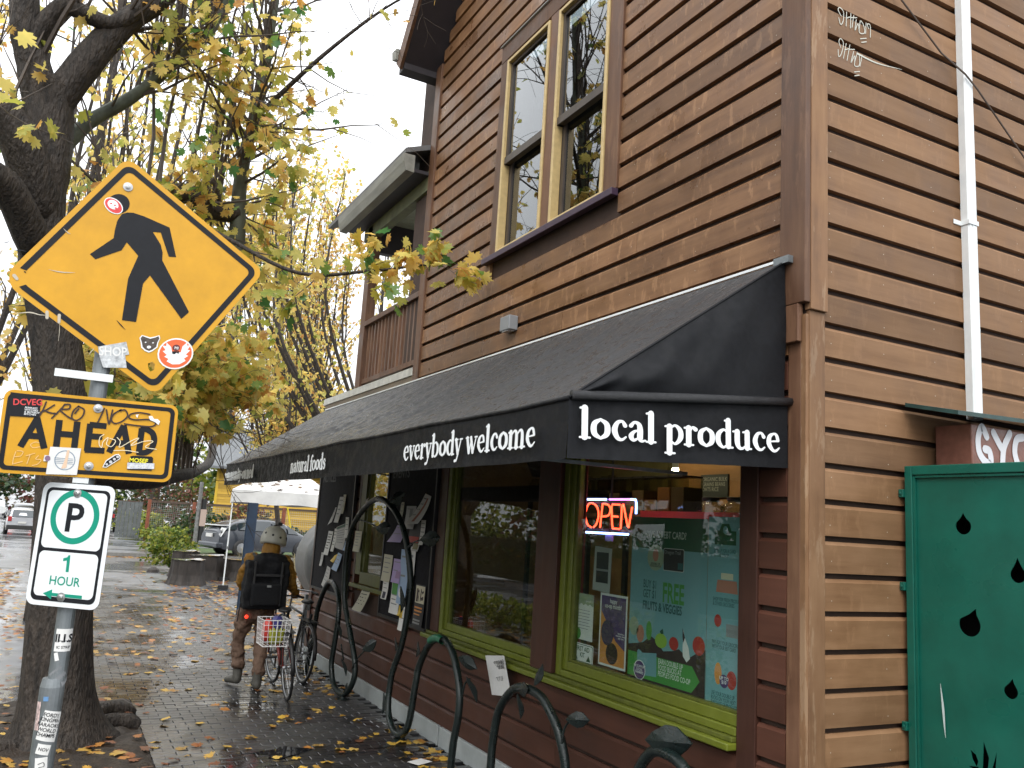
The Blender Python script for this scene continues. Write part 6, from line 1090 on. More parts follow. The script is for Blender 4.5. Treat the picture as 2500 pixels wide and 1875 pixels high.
# bicycles
TY = mat('tyre_rubber', (.014, .014, .015), .6, noise=.3, nscale=40); RIM = mat('rim_alloy', (.30, .31, .32), .3, .8)
def make_bike(label, loc, rz, lean, frm, accent):
    b = thing('bicycle', label, 'bicycle', loc=loc, rz=rz); b.rotation_euler = (0, lean, rz); r = .335
    for y, turn in ((0, 0), (1.03, R(6))):
        w_ = MB(); c = lambda q, rr: [(0, rr*math.cos(2*math.pi*k/q), rr*math.sin(2*math.pi*k/q)) for k in range(q)]
        w_.tube(c(36, r-.022), .011, 6, closed=True); wo_ = w_.build('wheel', RIM, b, smooth=True); wo_.location = (0, y, r+.008); wo_.rotation_euler = (0, 0, turn)
        t = MB(); t.tube(c(36, r-.002), .0165, 8, closed=True); t.build('tyre', TY, wo_, smooth=True); s = MB()
        for k in range(24): a = 2*math.pi*k/24; s.tube([(.02*(1 if k % 2 else -1), .02*math.cos(a+.6), .02*math.sin(a+.6)), (0, (r-.025)*math.cos(a), (r-.025)*math.sin(a))], .0016, 3, cap=False)
        s.build('spokes', RIM, wo_, kind='stuff'); h_ = MB(); h_.lathe([(.012, -.05), (.02, -.03), (.014, 0), (.02, .03), (.012, .05)], 10, axis='x'); h_.build('hub', RIM, wo_)
    z = r+.008; bb = (0, .43, .29); st = (0, .28, .76); hd = (0, .86, .80); hl = (0, .90, .66)
    f = MB()
    for a, c_, rr in ((bb, st, .016), (st, hd, .015), (bb, hl, .019), (hd, hl, .020), (hl, (.045, .97, .5), .013), ((.045, .97, .5), (.05, 1.03, z), .011), (hl, (-.045, .97, .5), .013), ((-.045, .97, .5), (-.05, 1.03, z), .011), (bb, (.05, 0, z), .010), (bb, (-.05, 0, z), .010), (st, (.05, 0, z), .008), (st, (-.05, 0, z), .008)): f.tube([a, c_], rr, 8)
    f.build('frame', frm, b, smooth=True)
    MB().tube([st, (0, .245, .90)], .013, 8).build('seat_post', RIM, b); sd_ = MB(); sd_.lathe([(math.cos(R(a)), math.sin(R(a))) for a in range(-80, 81, 20)], 14); so = MB(); so.add([(v[0]*(.075 if v[1] < 0 else .075-.045*v[1]), .20+v[1]*.14, .925+v[2]*.03) for v in sd_.v], sd_.f); so.build('saddle', BLACK, b, smooth=True)
    MB().tube([hd, (0, .83, .98), (0, .88, 1.01)], .013, 8).build('stem', RIM, b); hb = [(-.30, .72, .985), (-.24, .80, 1.005), (-.1, .88, 1.01), (.1, .88, 1.01), (.24, .80, 1.005), (.30, .72, .985)]; MB().tube(hb, .011, 8).build('handlebar', RIM, b)
    for i in (0, 5): MB().tube([hb[i], hb[1 if i == 0 else 4]], .016, 8).build('grip', BLACK, b)
    MB().lathe([(.085, -.004), (.085, .004)], 24, (.055, .43, .29), 'x').build('chainring', RIM, b)
    for s in (1, -1): MB().tube([(.065*s, .43, .29), (.075*s, .43+.12*s, .29-.12*s)], .009, 6).box(.075*s-.01 if s > 0 else -.165, .165 if s > 0 else -.065, .43+.12*s-.035, .43+.12*s+.035, .29-.12*s-.01, .29-.12*s+.01).build('crank', BLACK, b)
    MB().box(-.06, .06, -.18, .26, .715, .725).tube([(.06, 0, z), (.06, -.02, .72)], .005, 5).tube([(-.06, 0, z), (-.06, -.02, .72)], .005, 5).build('rear_rack', BLACK, b)
    m = MB(); m.tube([(0, (r+.03)*math.cos(R(a)), z+(r+.03)*math.sin(R(a))) for a in range(20, 200, 15)], .022, 6, flat=.4); m.build('mudguard', accent, b, smooth=True); MB().tube([(0, .02, .66), (.0, -.03, .80)], .02, 8).build('rear_lamp', accent, b)
    return b
bk1 = make_bike('bicycle with black and red frame pushed by the person', (-.90, 6.40, 0), R(-4), R(-5), mat('bike_red_black', (.20, .025, .018), .35), BLACK)
make_bike('dark bicycle parked at the tall rack beyond the person', (-.52, 7.30, 0), R(3), R(3), BLACK, BLACK)
pn = thing('bike_basket', 'white wire basket carrying bananas on the left side of the bicycle', 'basket', loc=(-1.12, 6.40, .58)); WB = mat('white_wire', (.72, .72, .72), .4); m = MB()
X, Y, Z = .13, .16, .27
for z in (0, .05, .10, .16, .22, Z):
    e = .012*(z/Z); m.tube([(-X-e, -Y-e, z), (X+e, -Y-e, z), (X+e, Y+e, z), (-X-e, Y+e, z)], .005 if z in (0, Z) else .003, 5, closed=True)
for i in range(7):
    x = -X+i*X/3
    for s in (-1, 1): m.tube([(x, s*Y, 0), (x*1.08, s*(Y+.012), Z)], .003 if i != 3 else .006, 4)
    y = -Y+i*Y/3
    for s in (-1, 1): m.tube([(s*X, y, 0), (s*(X+.012), y*1.08, Z)], .003, 4)
    m.tube([(x, -Y, 0), (x, Y, 0)], .003, 4)
m.build('wire_frame', WB, pn)
BAN = mat('banana_green', (.32, .34, .03), .45, noise=.2, nscale=12)
for i in range(5):
    t = MB(); x = -.055+i*.034; t.tube([tuple(p) for p in crom([(x, -.10-.012*i, .20-.012*abs(i-2)), (x*.9, -.115, .12), (x*.8, -.105, .05), (x*.7, -.08, .012)], 5)], [.008, .012, .017, .019, .019, .019, .019, .019, .019, .018, .017, .016, .014, .012, .010, .007], 8); tag(t.build('banana', BAN, None, smooth=True), 'green yellow banana in the white bicycle basket', 'banana', 'bananas in the basket').location = (-1.12, 6.40, .58)
rg = MB(); rg.lathe([(.03, .02), (.06, .08), (.055, .2), (.03, .255), (.012, .26)], 12); tag(rg.build('red_package', mat('red_wrap', (.55, .04, .03), .4), None, smooth=True), 'red wrapped package standing in the basket behind the bananas', 'package').location = (-1.17, 6.46, .58)
bg_ = MB(); bg_.lathe([(.03, .02), (.06, .06), (.06, .25), (.04, .29)], 10); tag(bg_.build('blue_bag', mat('blue_wrap', (.03, .03, .16), .4), None), 'dark blue bag sticking out of the basket top', 'bag').location = (-1.07, 6.47, .58)
# ------------------------------------------------------------------ the street corner beyond
STM = mat('old_stump_wood', (.030, .024, .020), .7, noise=.6, nscale=7, bump=1, bscale=14, stretch=(1, 1, .35)); STT = mat('wet_stump_top', (.22, .20, .18), .10, noise=.5, nscale=6, spec=1.0, coat=.8)
def stump(label, x, y, r, h, seed):
    g = random.Random(seed); t = thing('tree_stump', label, 'stump', 'stump seats', (x, y, 0)); m = MB(); n = 26; pr_ = [(1.22, -.02), (1.1, .1), (1.0, .25), (.96, h-.05), (.98, h)]; w_ = [g.uniform(.9, 1.1) for _ in range(n)]
    vs_ = [(r*s*w_[k]*math.cos(6.283*k/n), r*s*w_[k]*math.sin(6.283*k/n), z+g.uniform(-.012, .012)) for s, z in pr_ for k in range(n)]; m.add(vs_, [(i*n+k, i*n+(k+1) % n, (i+1)*n+(k+1) % n, (i+1)*n+k) for i in range(4) for k in range(n)]); m.build('bole', STM, t)
    c = MB(); c.add([(v[0]*1.03, v[1]*1.03, h+.012+.03*g.random()*(v[0] > 0)) for v in vs_[-n:]]+[(0, 0, h+.02)], [(k, (k+1) % n, n) for k in range(n)]); c.build('cut_top', STT, t)
stump('near stump seat with wet pale top beside the bush', -.12, 20.7, .42, .62, 1); stump('stump seat behind the near one, left of the tent leg', .55, 22.4, .46, .66, 2); stump('long low stump right of the tent leg behind the person', 1.7, 22.5, .62, .58, 3); stump('stump seat furthest back behind the others', .15, 23.5, .40, .70, 4)
rk_ = MB(); rk_.lathe([(.2, 0), (.17, .1), (.06, .17)], 7, (-.55, 24.7, -.02)); tag(rk_.build('rock', STM), 'small dark rock on the pavement edge left of the bush', 'rock')
# shrubs
BL = leafmat('bush_leaves', [(0, (.05, .11, .02)), (.4, (.16, .22, .03)), (.75, (.30, .33, .05)), (1, (.38, .34, .06))]); DL = leafmat('dark_leaves', [(0, (.012, .04, .012)), (.5, (.03, .075, .02)), (.85, (.07, .10, .03)), (1, (.16, .08, .03))]); RL = leafmat('autumn_bush_leaves', [(0, (.05, .09, .03)), (.35, (.12, .11, .04)), (.7, (.22, .09, .05)), (1, (.12, .03, .04))])
def bush(name, label, x, y, rx, ry, h, n, m, size, cat='bush', grp=None, z0=0.0, stems=5, fine=False):
    t = thing(name, label, cat, grp, (0, 0, 0)); s = MB()
    for i in range(stems): a = rnd.uniform(0, 6.28); s.tube([(x, y, z0), (x+rx*.3*math.cos(a), y+ry*.3*math.sin(a), z0+h*.4), (x+rx*.6*math.cos(a), y+ry*.6*math.sin(a), z0+h*.8)], [.03, .02, .008], 5)
    s.build('stem', TWIG, t)
    p = rng.normal(0, 1, (n, 3)); p /= np.linalg.norm(p, axis=1)[:, None]; rad = rng.uniform(.35, 1, n)**.45; lob = 1+.22*np.sin(p[:, 0]*5+x)*np.sin(p[:, 1]*6+y)+.15*np.sin(p[:, 2]*9+x*2); p *= (rad*lob)[:, None]
    P_ = np.stack([x+p[:, 0]*rx, y+p[:, 1]*ry, z0+h*.5+p[:, 2]*h*.5], 1); P_ = P_[P_[:, 2] > z0+.02]
    o = bpy.data.objects.new('foliage', leaf_mesh('foliage', P_, rng.uniform(size*.6, size*1.2, len(P_)), [m], fine, None, .1)); col.objects.link(o); o.parent = t; o['kind'] = 'stuff'; return t
bush('bush', 'bright green bush at the pavement edge behind the stumps', .15, 27.0, .78, .7, 1.25, 1500, BL, .13)
for i, (x, y, rx, h, m, l) in enumerate(((1.2, 52.5, 1.4, 1.6, BL, 'green bush left of the red gate post'), (4.0, 47, 1.6, 1.8, DL, 'dark green shrub behind the wire fence left of the pole'), (6.4, 46.5, 1.6, 2.4, RL, 'reddish shrub behind the wire fence near its middle'), (8.6, 45.5, 1.2, 1.1, DL, 'dark shrub behind the wire fence in front of the yellow house'), (10.6, 44.6, 1.0, 1.3, BL, 'yellow green shrub behind the fence right of the blue plank'), (2.6, 56.0, 2.4, 5.2, RL, 'tall reddish shrub left of the yellow house'), (-1.2, 66, 2.6, 5.0, BL, 'pale green tree like shrub far behind the gate'), (4.0, 53, 1.4, 3.2, RL, 'dark red shrub against the left end of the yellow house'))):
    bush('garden_shrub', l, x, y, rx, rx, h, 1100, m, .22, 'shrub', 'shrubs in the garden across the street')
bush('low_plant', 'low leafy plants at the foot of the red gate post', 1.9, 48.0, 1.2, 1.0, .8, 900, BL, .14, 'plant'); bush('low_plant', 'low ground plants on the left edge beside the maple trunk', -4.7, 8.0, .35, 1.2, .7, 500, DL, .08, 'plant'); bush('low_plant', 'leafy green clump in the planting strip at the lower left', -4.25, 5.6, .4, .7, .35, 400, DL, .07, 'plant')
def grass_clump(label, x, y, h, n, sp):
    t = thing('grass_clump', label, 'grass', 'dry grass clumps'); m = MB()
    for i in range(n):
        a = rnd.uniform(0, 6.28); d = rnd.uniform(.1, 1)*sp; k = h*rnd.uniform(.6, 1); b = (x+rnd.gauss(0, .08), y+rnd.gauss(0, .08)); c, s = math.cos(a), math.sin(a)
        q = [(b[0], b[1], 0), (b[0]+c*d*.35, b[1]+s*d*.35, k*.7), (b[0]+c*d, b[1]+s*d, k*.75)]; wv = (-s*.008, c*.008)
        m.add([(p[0]-wv[0]*(1-j*.45), p[1]-wv[1]*(1-j*.45), p[2]) for j, p in enumerate(q)]+[(p[0]+wv[0]*(1-j*.45), p[1]+wv[1]*(1-j*.45), p[2]) for j, p in enumerate(q)], [(0, 1, 4, 3), (1, 2, 5, 4)])
    o = m.build('blades', mat('straw', (.42, .36, .2), .7, noise=.3), t, kind='stuff')
grass_clump('pale dry grass clump in front of the dark car', 2.3, 25.6, 1.1, 150, .55); grass_clump('dry grass clump right of the person by the tent', 3.9, 25.2, 1.0, 140, .5)
# pop-up tent
tn = thing('canopy_tent', 'white pop-up canopy tent with leaves on its roof behind the awning end', 'tent', loc=(2.12, 20.56, 0)); tn.rotation_euler[2] = R(-10); tn.scale = (.9, .9, 1); CV = mat('white_tent_fabric', (.62, .62, .60), .6, noise=.12, nscale=3, bump=.2); hw = 1.5
m = MB(); N_ = 12; f = lambda a, b: (a*hw, b*hw, 2.5+.9*(1-max(abs(a), abs(b)))-.05*math.sin(math.pi*abs(a))*math.sin(math.pi*abs(b)))
m.add([f(-1+2*i/N_, -1+2*j/N_) for i in range(N_+1) for j in range(N_+1)], [(i*(N_+1)+j, (i+1)*(N_+1)+j, (i+1)*(N_+1)+j+1, i*(N_+1)+j+1) for i in range(N_) for j in range(N_)]); m.build('roof', CV, tn, smooth=True)
for k in range(4):
    m = MB(); q = Matrix.Rotation(k*math.pi/2, 3, 'Z'); m.add([q @ Vector((-hw+2*hw*i/16, -hw-.006+.02*math.sin(i*1.3+j)*(j == 0), 2.17+.02*math.sin(i*.8) if j == 0 else 2.5)) for i in range(17) for j in range(2)], [(i*2, i*2+2, i*2+3, i*2+1) for i in range(16)]); m.build('valance', CV, tn, smooth=True)
for sx in (-1, 1):
    for sy in (-1, 1):
        lg = MB().box(sx*1.46-.018, sx*1.46+.018, sy*1.46-.018, sy*1.46+.018, .1, 2.48).build('leg', METALW, tn); MB().box(sx*1.46-.14, sx*1.46+.14, sy*1.46-.14, sy*1.46+.14, 0, .1).build('foot_weight', BLACK, lg); MB().box(sx*1.46-.03, sx*1.46+.03, sy*1.46-.03, sy*1.46+.03, 1.0, 1.06).build('lock', GALV, lg)
for a, b in (((-1.46, -1.46), (1.46, -1.46)), ((1.46, -1.46), (1.46, 1.46)), ((1.46, 1.46), (-1.46, 1.46)), ((-1.46, 1.46), (-1.46, -1.46))): MB().tube([(*a, 2.2), ((a[0]+b[0])/2, (a[1]+b[1])/2, 2.46), (*b, 2.2)], .012, 5).build('truss', METALW, tn)
lv = leaf_mesh('roof_leaves', np.array([f(*rng.uniform(-.95, .95, 2)) for _ in range(150)])+np.array((0, 0, .02)), rng.uniform(.12, .2, 150), [DRY], True, np.stack([np.array(((math.cos(a), -math.sin(a), 0), (math.sin(a), math.cos(a), 0), (0, 0, 1))) for a in rng.uniform(0, 6.28, 150)])); o = bpy.data.objects.new('leaf_litter', lv); col.objects.link(o); o.parent = tn; o['kind'] = 'stuff'
# tank, pallet of sacks, plank
tk = thing('grey_tank', 'grey galvanised round tank behind the far corner of the shop', 'tank', loc=(.80, 9.75, 1.28)); MB().lathe([(.05, 0), (.62, .02), (.68, .06), (.68, .34), (.682, .35), (.68, .36), (.68, .94), (.62, .98), (.05, 1.0)], 36, axis='y').build('shell', mat('dull_galvanised', (.13, .135, .135), .45, .3, noise=.25, nscale=6), tk, smooth=True)
for y in (.2, .8): MB().box(-.5, .5, y-.04, y+.04, -1.28, -.55).build('stand', GALV, tk)
pt_ = thing('paper_sheet', 'white paper sheet taped on the grey tank front', 'notice'); m = MB(); m.box(.18, .42, 9.738, 9.742, 1.30, 1.66); m.build('sheet', PAPER, pt_)
pl_ = thing('pallet', 'wooden pallet under the red and white sacks', 'pallet', loc=(3.25, 19.6, 0)); PW = mat('pallet_wood', (.20, .13, .075), .8, noise=.3)
for i in range(5): MB().box(-.55+i*.25, -.42+i*.25, -.5, .5, .11, .13).build('deck_board', PW, pl_)
for y in (-.45, 0, .45): MB().box(-.55, .58, y-.04, y+.04, 0, .11).build('bearer', PW, pl_)
SKW = mat('sack_white', (.62, .60, .58), .6, noise=.1); SKR = mat('sack_red', (.45, .04, .05), .55)
for i, l in enumerate(('bottom red and white sack on the pallet', 'second red and white sack up on the pallet', 'third red and white sack up on the pallet', 'top red and white sack on the pallet')):
    t = thing('sack', l, 'sack', 'sacks on the pallet', (3.15+.05*(i % 2), 19.55, .135+i*.135)); organic('bag', SKW, t, (), [((0, 0, .07), .5, .36, .075)], .03, 3); organic('stripe', SKR, t, (), [((-.33, -.02, .07), .15, .355, .072)], .03, 3)
pk_ = MB().box(-.11, .11, -.02, .02, 0, 2.14).build('blue_plank', mat('dark_blue_paint', (.006, .022, .050), .45, noise=.25, nscale=6), None, bevel=.005); pk_.location = (.03, 14.0, 0); pk_.rotation_euler[2] = R(25); tag(pk_, 'dark blue painted upright plank behind the person', 'plank')
# cars
def car(label, loc, rz, body, prof, W, wb, roofm=None, grp=None, name='parked_car'):
    """prof: (x, z sill, z belt, z roof or None, half width factor) along the length, rear to front."""
    c = thing(name, label, 'car', grp, loc, rz); m = MB(); gl = MB(); n = len(prof); CG = mat('car_glass', (.02, .03, .035), .05, spec=.9)
    ringv = []
    for x, zs, zb, zr, k in prof:
        h = W/2*k; top = zr if zr else zb+.015; hi = h*.72 if zr else h*.86
        ringv.append([(x, -h*.94, zs), (x, -h, (zs+zb)/2), (x, -h*.97, zb), (x, -hi, top-.03), (x, -hi*.75, top), (x, 0, top+.02), (x, hi*.75, top), (x, hi, top-.03), (x, h*.97, zb), (x, h, (zs+zb)/2), (x, h*.94, zs)])
    V = [v for r_ in ringv for v in r_]; m.add(V, [(i*11+j, i*11+j+1, (i+1)*11+j+1, (i+1)*11+j) for i in range(n-1) for j in range(10)]); m.add(ringv[0], [tuple(range(11))]); m.add(ringv[-1], [tuple(range(10, -1, -1))])
    bo = m.build('body', body, c, smooth=True); e = bo.modifiers.new('s', 'SUBSURF'); e.levels = e.render_levels = 1
    for s in (1, -1):
        for x0, x1 in [(prof[i][0], prof[i+1][0]) for i in range(n-1) if prof[i][3] and prof[i+1][3]]:
            i = [p[0] for p in prof].index(x0); a, b = prof[i], prof[i+1]
            if min(a[3]-a[2], b[3]-b[2]) < .12 and max(a[3]-a[2], b[3]-b[2]) < .25: continue
            q = MB(); d = .018
            P4 = []
            for p, xx in ((a, a[0]+.05), (b, b[0]-.05)):
                h = W/2*p[4]; zb, zt = p[2]+.03, p[3]-.09; f2 = lambda z: (h*.97+(h*.72-h*.97)*((z-p[2])/(p[3]-.03-p[2])))+d*1.6
                P4 += [(xx, s*f2(zb), zb), (xx, s*f2(max(zt, zb+.02)), max(zt, zb+.02))]
            q.add(P4, [(0, 2, 3, 1)]); q.build('side_window', CG, c)
    for x in wb:
        for s in (1, -1):
            w_ = MB(); w_.lathe([(.20, -.11), (.31, -.10), (.325, -.05), (.325, .05), (.31, .10), (.20, .11)], 22, axis='y'); wo_ = w_.build('wheel', TY, c, smooth=True); wo_.location = (x, s*(W/2-.10), .325); r_ = MB(); r_.lathe([(.20, .0), (.19, .02), (.05, .03), (.02, .035)], 10, axis='y'); ro = r_.build('rim', RIM, wo_); ro.location = (0, s*.10, 0); ro.scale = (1, s, 1)
    return c
LAMPR = mat('tail_lamp', (.35, .02, .02), .2, spec=.8); LAMPL = mat('tail_lamp_lit', (.5, .02, .02), .2, emit=(1, .05, .03), es=3.0); CLEAR = mat('clear_lamp', (.6, .62, .62), .15, spec=.8); PLATE = mat('licence_plate', (.6, .6, .58), .5)
NB2 = mat('slate_blue_car_paint', (.028, .034, .045), .22, .1, coat=.6); SV = mat('silver_car_paint', (.58, .60, .64), .2, .5, coat=1.0); DK = mat('charcoal_car_paint', (.045, .05, .055), .2, .3, coat=1.0); WC = mat('white_car_paint', (.7, .72, .72), .25, coat=1.0)
hb_ = [(-2.2, .35, .80, .95, .86), (-2.05, .24, .98, 1.12, .94), (-1.5, .20, 1.0, 1.36, 1.0), (-.8, .20, .98, 1.47, 1.0), (.0, .20, .95, 1.49, 1.0), (.7, .20, .92, 1.38, 1.0), (1.35, .20, .90, 1.02, .98), (1.9, .24, .78, None, .92), (2.22, .32, .62, None, .78)]
pc = car('dark blue grey hatchback parked across the street behind the person', (5.0, 36.6, 0), R(18), NB2, hb_, 1.75, (-1.30, 1.38)); pc.scale = (1.1, 1.1, 1.1)
for s in (1, -1): MB().add([(-2.20, s*.55, .72), (-2.16, s*.80, .74), (-1.98, s*.83, 1.06), (-2.08, s*.60, 1.10)], [(0, 1, 2, 3)]).build('tail_lamp', CLEAR, pc)
MB().add([(-2.215, -.5, .86), (-2.215, .5, .86), (-2.10, .48, 1.06), (-2.10, -.48, 1.06)], [(0, 1, 2, 3)]).build('rear_window', mat('car_glass', (.02, .03, .035), .05, spec=.9), pc); MB().box(-2.27, -2.22, -.24, .24, .70, .84).build('licence_plate', PLATE, pc); MB().box(-2.16, -1.78, -.62, .62, 1.15, 1.19).build('spoiler', WC, pc); MB().box(.55, .72, .90, 1.06, .98, 1.10).build('mirror', NB2, pc)
MB().box(-2.3, -2.0, -.80, .80, .30, .52).build('bumper', NB2, pc, bevel=.06)
cc = [(-1.85, .30, .85, .95, .90), (-1.75, .22, .95, 1.18, .96), (-1.3, .20, .95, 1.46, 1.0), (-.4, .20, .93, 1.50, 1.0), (.5, .20, .92, 1.42, 1.0), (1.1, .20, .92, 1.05, .97), (1.6, .24, .80, None, .92), (1.85, .32, .62, None, .82)]
c2 = car('small silver hatchback driving away down the street at the left edge', (-5.0, 54.5, -.14), R(93), SV, cc, 1.66, (-1.15, 1.18), name='moving_car')
for s in (1, -1): MB().box(-1.88, -1.80, s*.62-.10, s*.62+.10, .72, 1.0).build('tail_lamp', LAMPR, c2, bevel=.02)
MB().add([(-1.87, -.55, .98), (-1.87, .55, .98), (-1.56, .50, 1.36), (-1.56, -.50, 1.36)], [(0, 1, 2, 3)]).build('rear_window', mat('car_glass', (.02, .03, .035), .05, spec=.9), c2); MB().box(-1.92, -1.84, -.75, .75, .28, .52).build('bumper', mat('black_plastic', (.02, .02, .02), .6), c2, bevel=.03); MB().box(-1.90, -1.875, -.2, .2, .62, .72).build('licence_plate', PLATE, c2)
for s in (1, -1): MB().box(.35, .5, s*.95-.08, s*.95+.08, .95, 1.08).build('mirror', DK, c2)
sv_ = [(-2.2, .40, 1.0, 1.15, .9), (-2.05, .30, 1.05, 1.45, .96), (-1.4, .28, 1.05, 1.66, 1.0), (.0, .28, 1.02, 1.68, 1.0), (.7, .28, 1.0, 1.55, 1.0), (1.3, .28, 1.0, 1.12, .98), (2.0, .30, .9, None, .93), (2.25, .4, .7, None, .8)]
c3 = car('dark grey car parked beyond the red gate post', (-.2, 62.0, 0), R(80), DK, sv_, 1.8, (-1.35, 1.4)); MB().box(-2.24, -2.14, .4, .8, .95, 1.2).build('tail_lamp', LAMPR, c3); MB().box(-2.24, -2.14, -.8, -.4, .95, 1.2).build('tail_lamp', LAMPR, c3)
c4 = car('white car far down the street at the left edge', (-8.3, 92.0, -.14), R(92), WC, sv_, 1.9, (-1.35, 1.4)); c5 = car('dark car with lit brake lamps ahead of the silver one', (-5.4, 70.0, -.14), R(92), DK, sv_, 1.8, (-1.35, 1.4), name='moving_car')
for s in (1, -1): MB().box(-2.26, -2.16, s*.65-.14, s*.65+.14, 1.0, 1.2).build('tail_lamp', LAMPL, c5)
# wire fence with rusty posts
RP = mat('rusty_brown_post', (.20, .06, .03), .7, noise=.3, nscale=6); FWD = mat('fence_wood', (.07, .045, .032), .75, noise=.3); WIR = mat('fence_wire', (.34, .35, .34), .4, .6)
fn = thing('wire_fence', 'grey wire mesh fence with rust brown posts in front of the yellow house', 'fence'); A_, B_ = Vector((1.25, 48.6, 0)), Vector((14.5, 41.2, 0)); NP = 7
for i in range(NP): p = A_.lerp(B_, i/(NP-1)); MB().box(p.x-.09, p.x+.09, p.y-.09, p.y+.09, 0, 2.25).build('post', RP, fn, bevel=.01)
d_ = (B_-A_); dn = d_.normalized(); dd = Vector((-dn.y, dn.x, 0))*.04
def bar(z0, z1, nm, m): q = MB(); q.add([A_+dd+Vector((0, 0, z0)), B_+dd+Vector((0, 0, z0)), B_-dd+Vector((0, 0, z0)), A_-dd+Vector((0, 0, z0)), A_+dd+Vector((0, 0, z1)), B_+dd+Vector((0, 0, z1)), B_-dd+Vector((0, 0, z1)), A_-dd+Vector((0, 0, z1))], [(0, 3, 2, 1), (4, 5, 6, 7), (0, 1, 5, 4), (1, 2, 6, 5), (2, 3, 7, 6), (3, 0, 4, 7)]); q.build(nm, m, fn)
bar(2.10, 2.22, 'top_rail', FWD); bar(.18, .30, 'bottom_rail', FWD)
for s in range(NP-1):
    q = MB(); a, b = A_.lerp(B_, s/(NP-1)), A_.lerp(B_, (s+1)/(NP-1)); L_ = (b-a).length; nv = int(L_/.11)
    for i in range(1, nv): p = a.lerp(b, i/nv); q.tube([(p.x, p.y, .3), (p.x, p.y, 2.1)], .007, 3, cap=False)
    for j in range(17): z = .32+j*.11; q.tube([(a.x, a.y, z), (b.x, b.y, z)], .007, 3, cap=False)
    q.build('wire_panel', WIR, fn, kind='stuff')
gt = thing('plank_gate', 'grey weathered plank gate left of the wire fence', 'gate', loc=(1.0, 48.9, 0)); gt.scale = (.75, 1, 1)
for i in range(6): MB().box(-1.75+i*.28, -1.49+i*.28, -.03, .03, .1, 2.05+.04*rnd.random()).build('plank', mat('grey_planks', (.10, .11, .11), .7, noise=.3, nscale=5), gt)
MB().box(-1.8, -.02, .03, .08, 1.95, 2.12).build('rail', FWD, gt)
# poles
up_ = thing('utility_pole', 'slim wooden utility pole with posters near the wire fence', 'pole', loc=(2.75, 40.5, 0)); MB().lathe([(.11, 0), (.09, 3.2)], 12).build('shaft', mat('grey_pole', (.16, .16, .16), .7, noise=.4), up_); MB().lathe([(.115, .4), (.113, 2.4)], 12, (.22, 0, 0)).build('sign_back', BLACK, up_); MB().box(.08, .36, -.13, -.118, 1.1, 1.9).build('poster', mat('faded_poster', (.45, .34, .30), .7), up_)
# yellow house
yh = thing('yellow_house', 'yellow clapboard house with red trimmed window across the street', 'house', loc=(5.2, 52.0, 0)); yh.rotation_euler[2] = R(-14); YP = wood('yellow_clapboard', (.40, .235, .028), (.48, .30, .042), (.53, .34, .06), 0, .6, peel=.05); hb2 = MB().add([(0, .03, 0), (1, .03, 0), (1, -.022, 0), (0, -.022, 0), (0, .0, .16), (1, .0, .16), (1, .03, .16), (0, .03, .16)], [(0, 3, 2, 1), (3, 4, 5, 2), (4, 7, 6, 5), (0, 1, 6, 7), (0, 7, 4, 3), (1, 2, 5, 6)]).mesh('clapboard', YP)
for i in range(28):
    for x0, x1 in (((0, 6.2), (9.4, 15)) if 12 <= i <= 17 else ((0, 15),)): inst('clapboard', hb2, yh, loc=(x0, 0, i*.16), scale=(x1-x0, 1, 1))
MB().box(.0, 15, .031, 8, 0, 4.48).build('wall', mat('yellow_wall', (.45, .27, .035), .7), yh); MB().box(-.02, .14, -.04, .03, 0, 4.5).build('corner_trim', mat('bright_yellow_trim', (.58, .38, .03), .6), yh); MB().box(10.8, 10.95, -.05, .03, 0, 4.5).build('corner_trim', mat('bright_yellow_trim', (.58, .38, .03), .6), yh)
hw_ = MB().box(6.2, 9.4, -.06, .03, 1.90, 2.02).box(6.2, 9.4, -.06, .03, 2.78, 2.9).box(6.2, 6.32, -.06, .03, 2.02, 2.78).box(9.28, 9.4, -.06, .03, 2.02, 2.78).build('window', mat('red_trim', (.32, .07, .05), .6), yh)
MB().box(6.32, 9.28, -.04, .02, 2.02, 2.07).box(6.32, 9.28, -.04, .02, 2.73, 2.78).box(6.32, 6.38, -.04, .02, 2.07, 2.73).box(9.22, 9.28, -.04, .02, 2.07, 2.73).box(7.76, 7.84, -.04, .02, 2.07, 2.73).build('sash', WHITE, hw_)
for i in (6.85, 7.3, 8.3, 8.75): MB().box(i-.012, i+.012, -.03, .0, 2.07, 2.73).build('glazing_bar', WHITE, hw_)
MB().box(6.38, 9.22, -.012, -.005, 2.07, 2.73).build('pane', mat('dark_pane', (.03, .04, .045), .08, spec=.8), hw_)
MB().add([(-.7, -.8, 4.4), (15.7, -.8, 4.4), (15.7, 4, 7.2), (-.7, 4, 7.2), (-.7, 8.8, 4.4), (15.7, 8.8, 4.4), (-.7, -.8, 4.55), (15.7, -.8, 4.55), (15.7, 4, 7.35), (-.7, 4, 7.35), (-.7, 8.8, 4.55), (15.7, 8.8, 4.55)], [(0, 1, 2, 3), (3, 2, 5, 4), (6, 9, 8, 7), (9, 10, 11, 8), (0, 6, 7, 1), (4, 5, 11, 10), (0, 3, 9, 6), (3, 4, 10, 9), (1, 7, 8, 2), (2, 8, 11, 5)]).build('roof', mat('house_roof', (.14, .15, .16), .7, noise=.2), yh)
gyw = thing('guy_wire_guard', 'yellow plastic guy wire guard in front of the yellow house', 'wire guard', loc=(8.2, 43.2, 0)); MB().tube([(0, 0, .0), (-.75, 0, 3.0)], .04, 8).build('guard', mat('guard_yellow', (.65, .5, .02), .5), gyw)
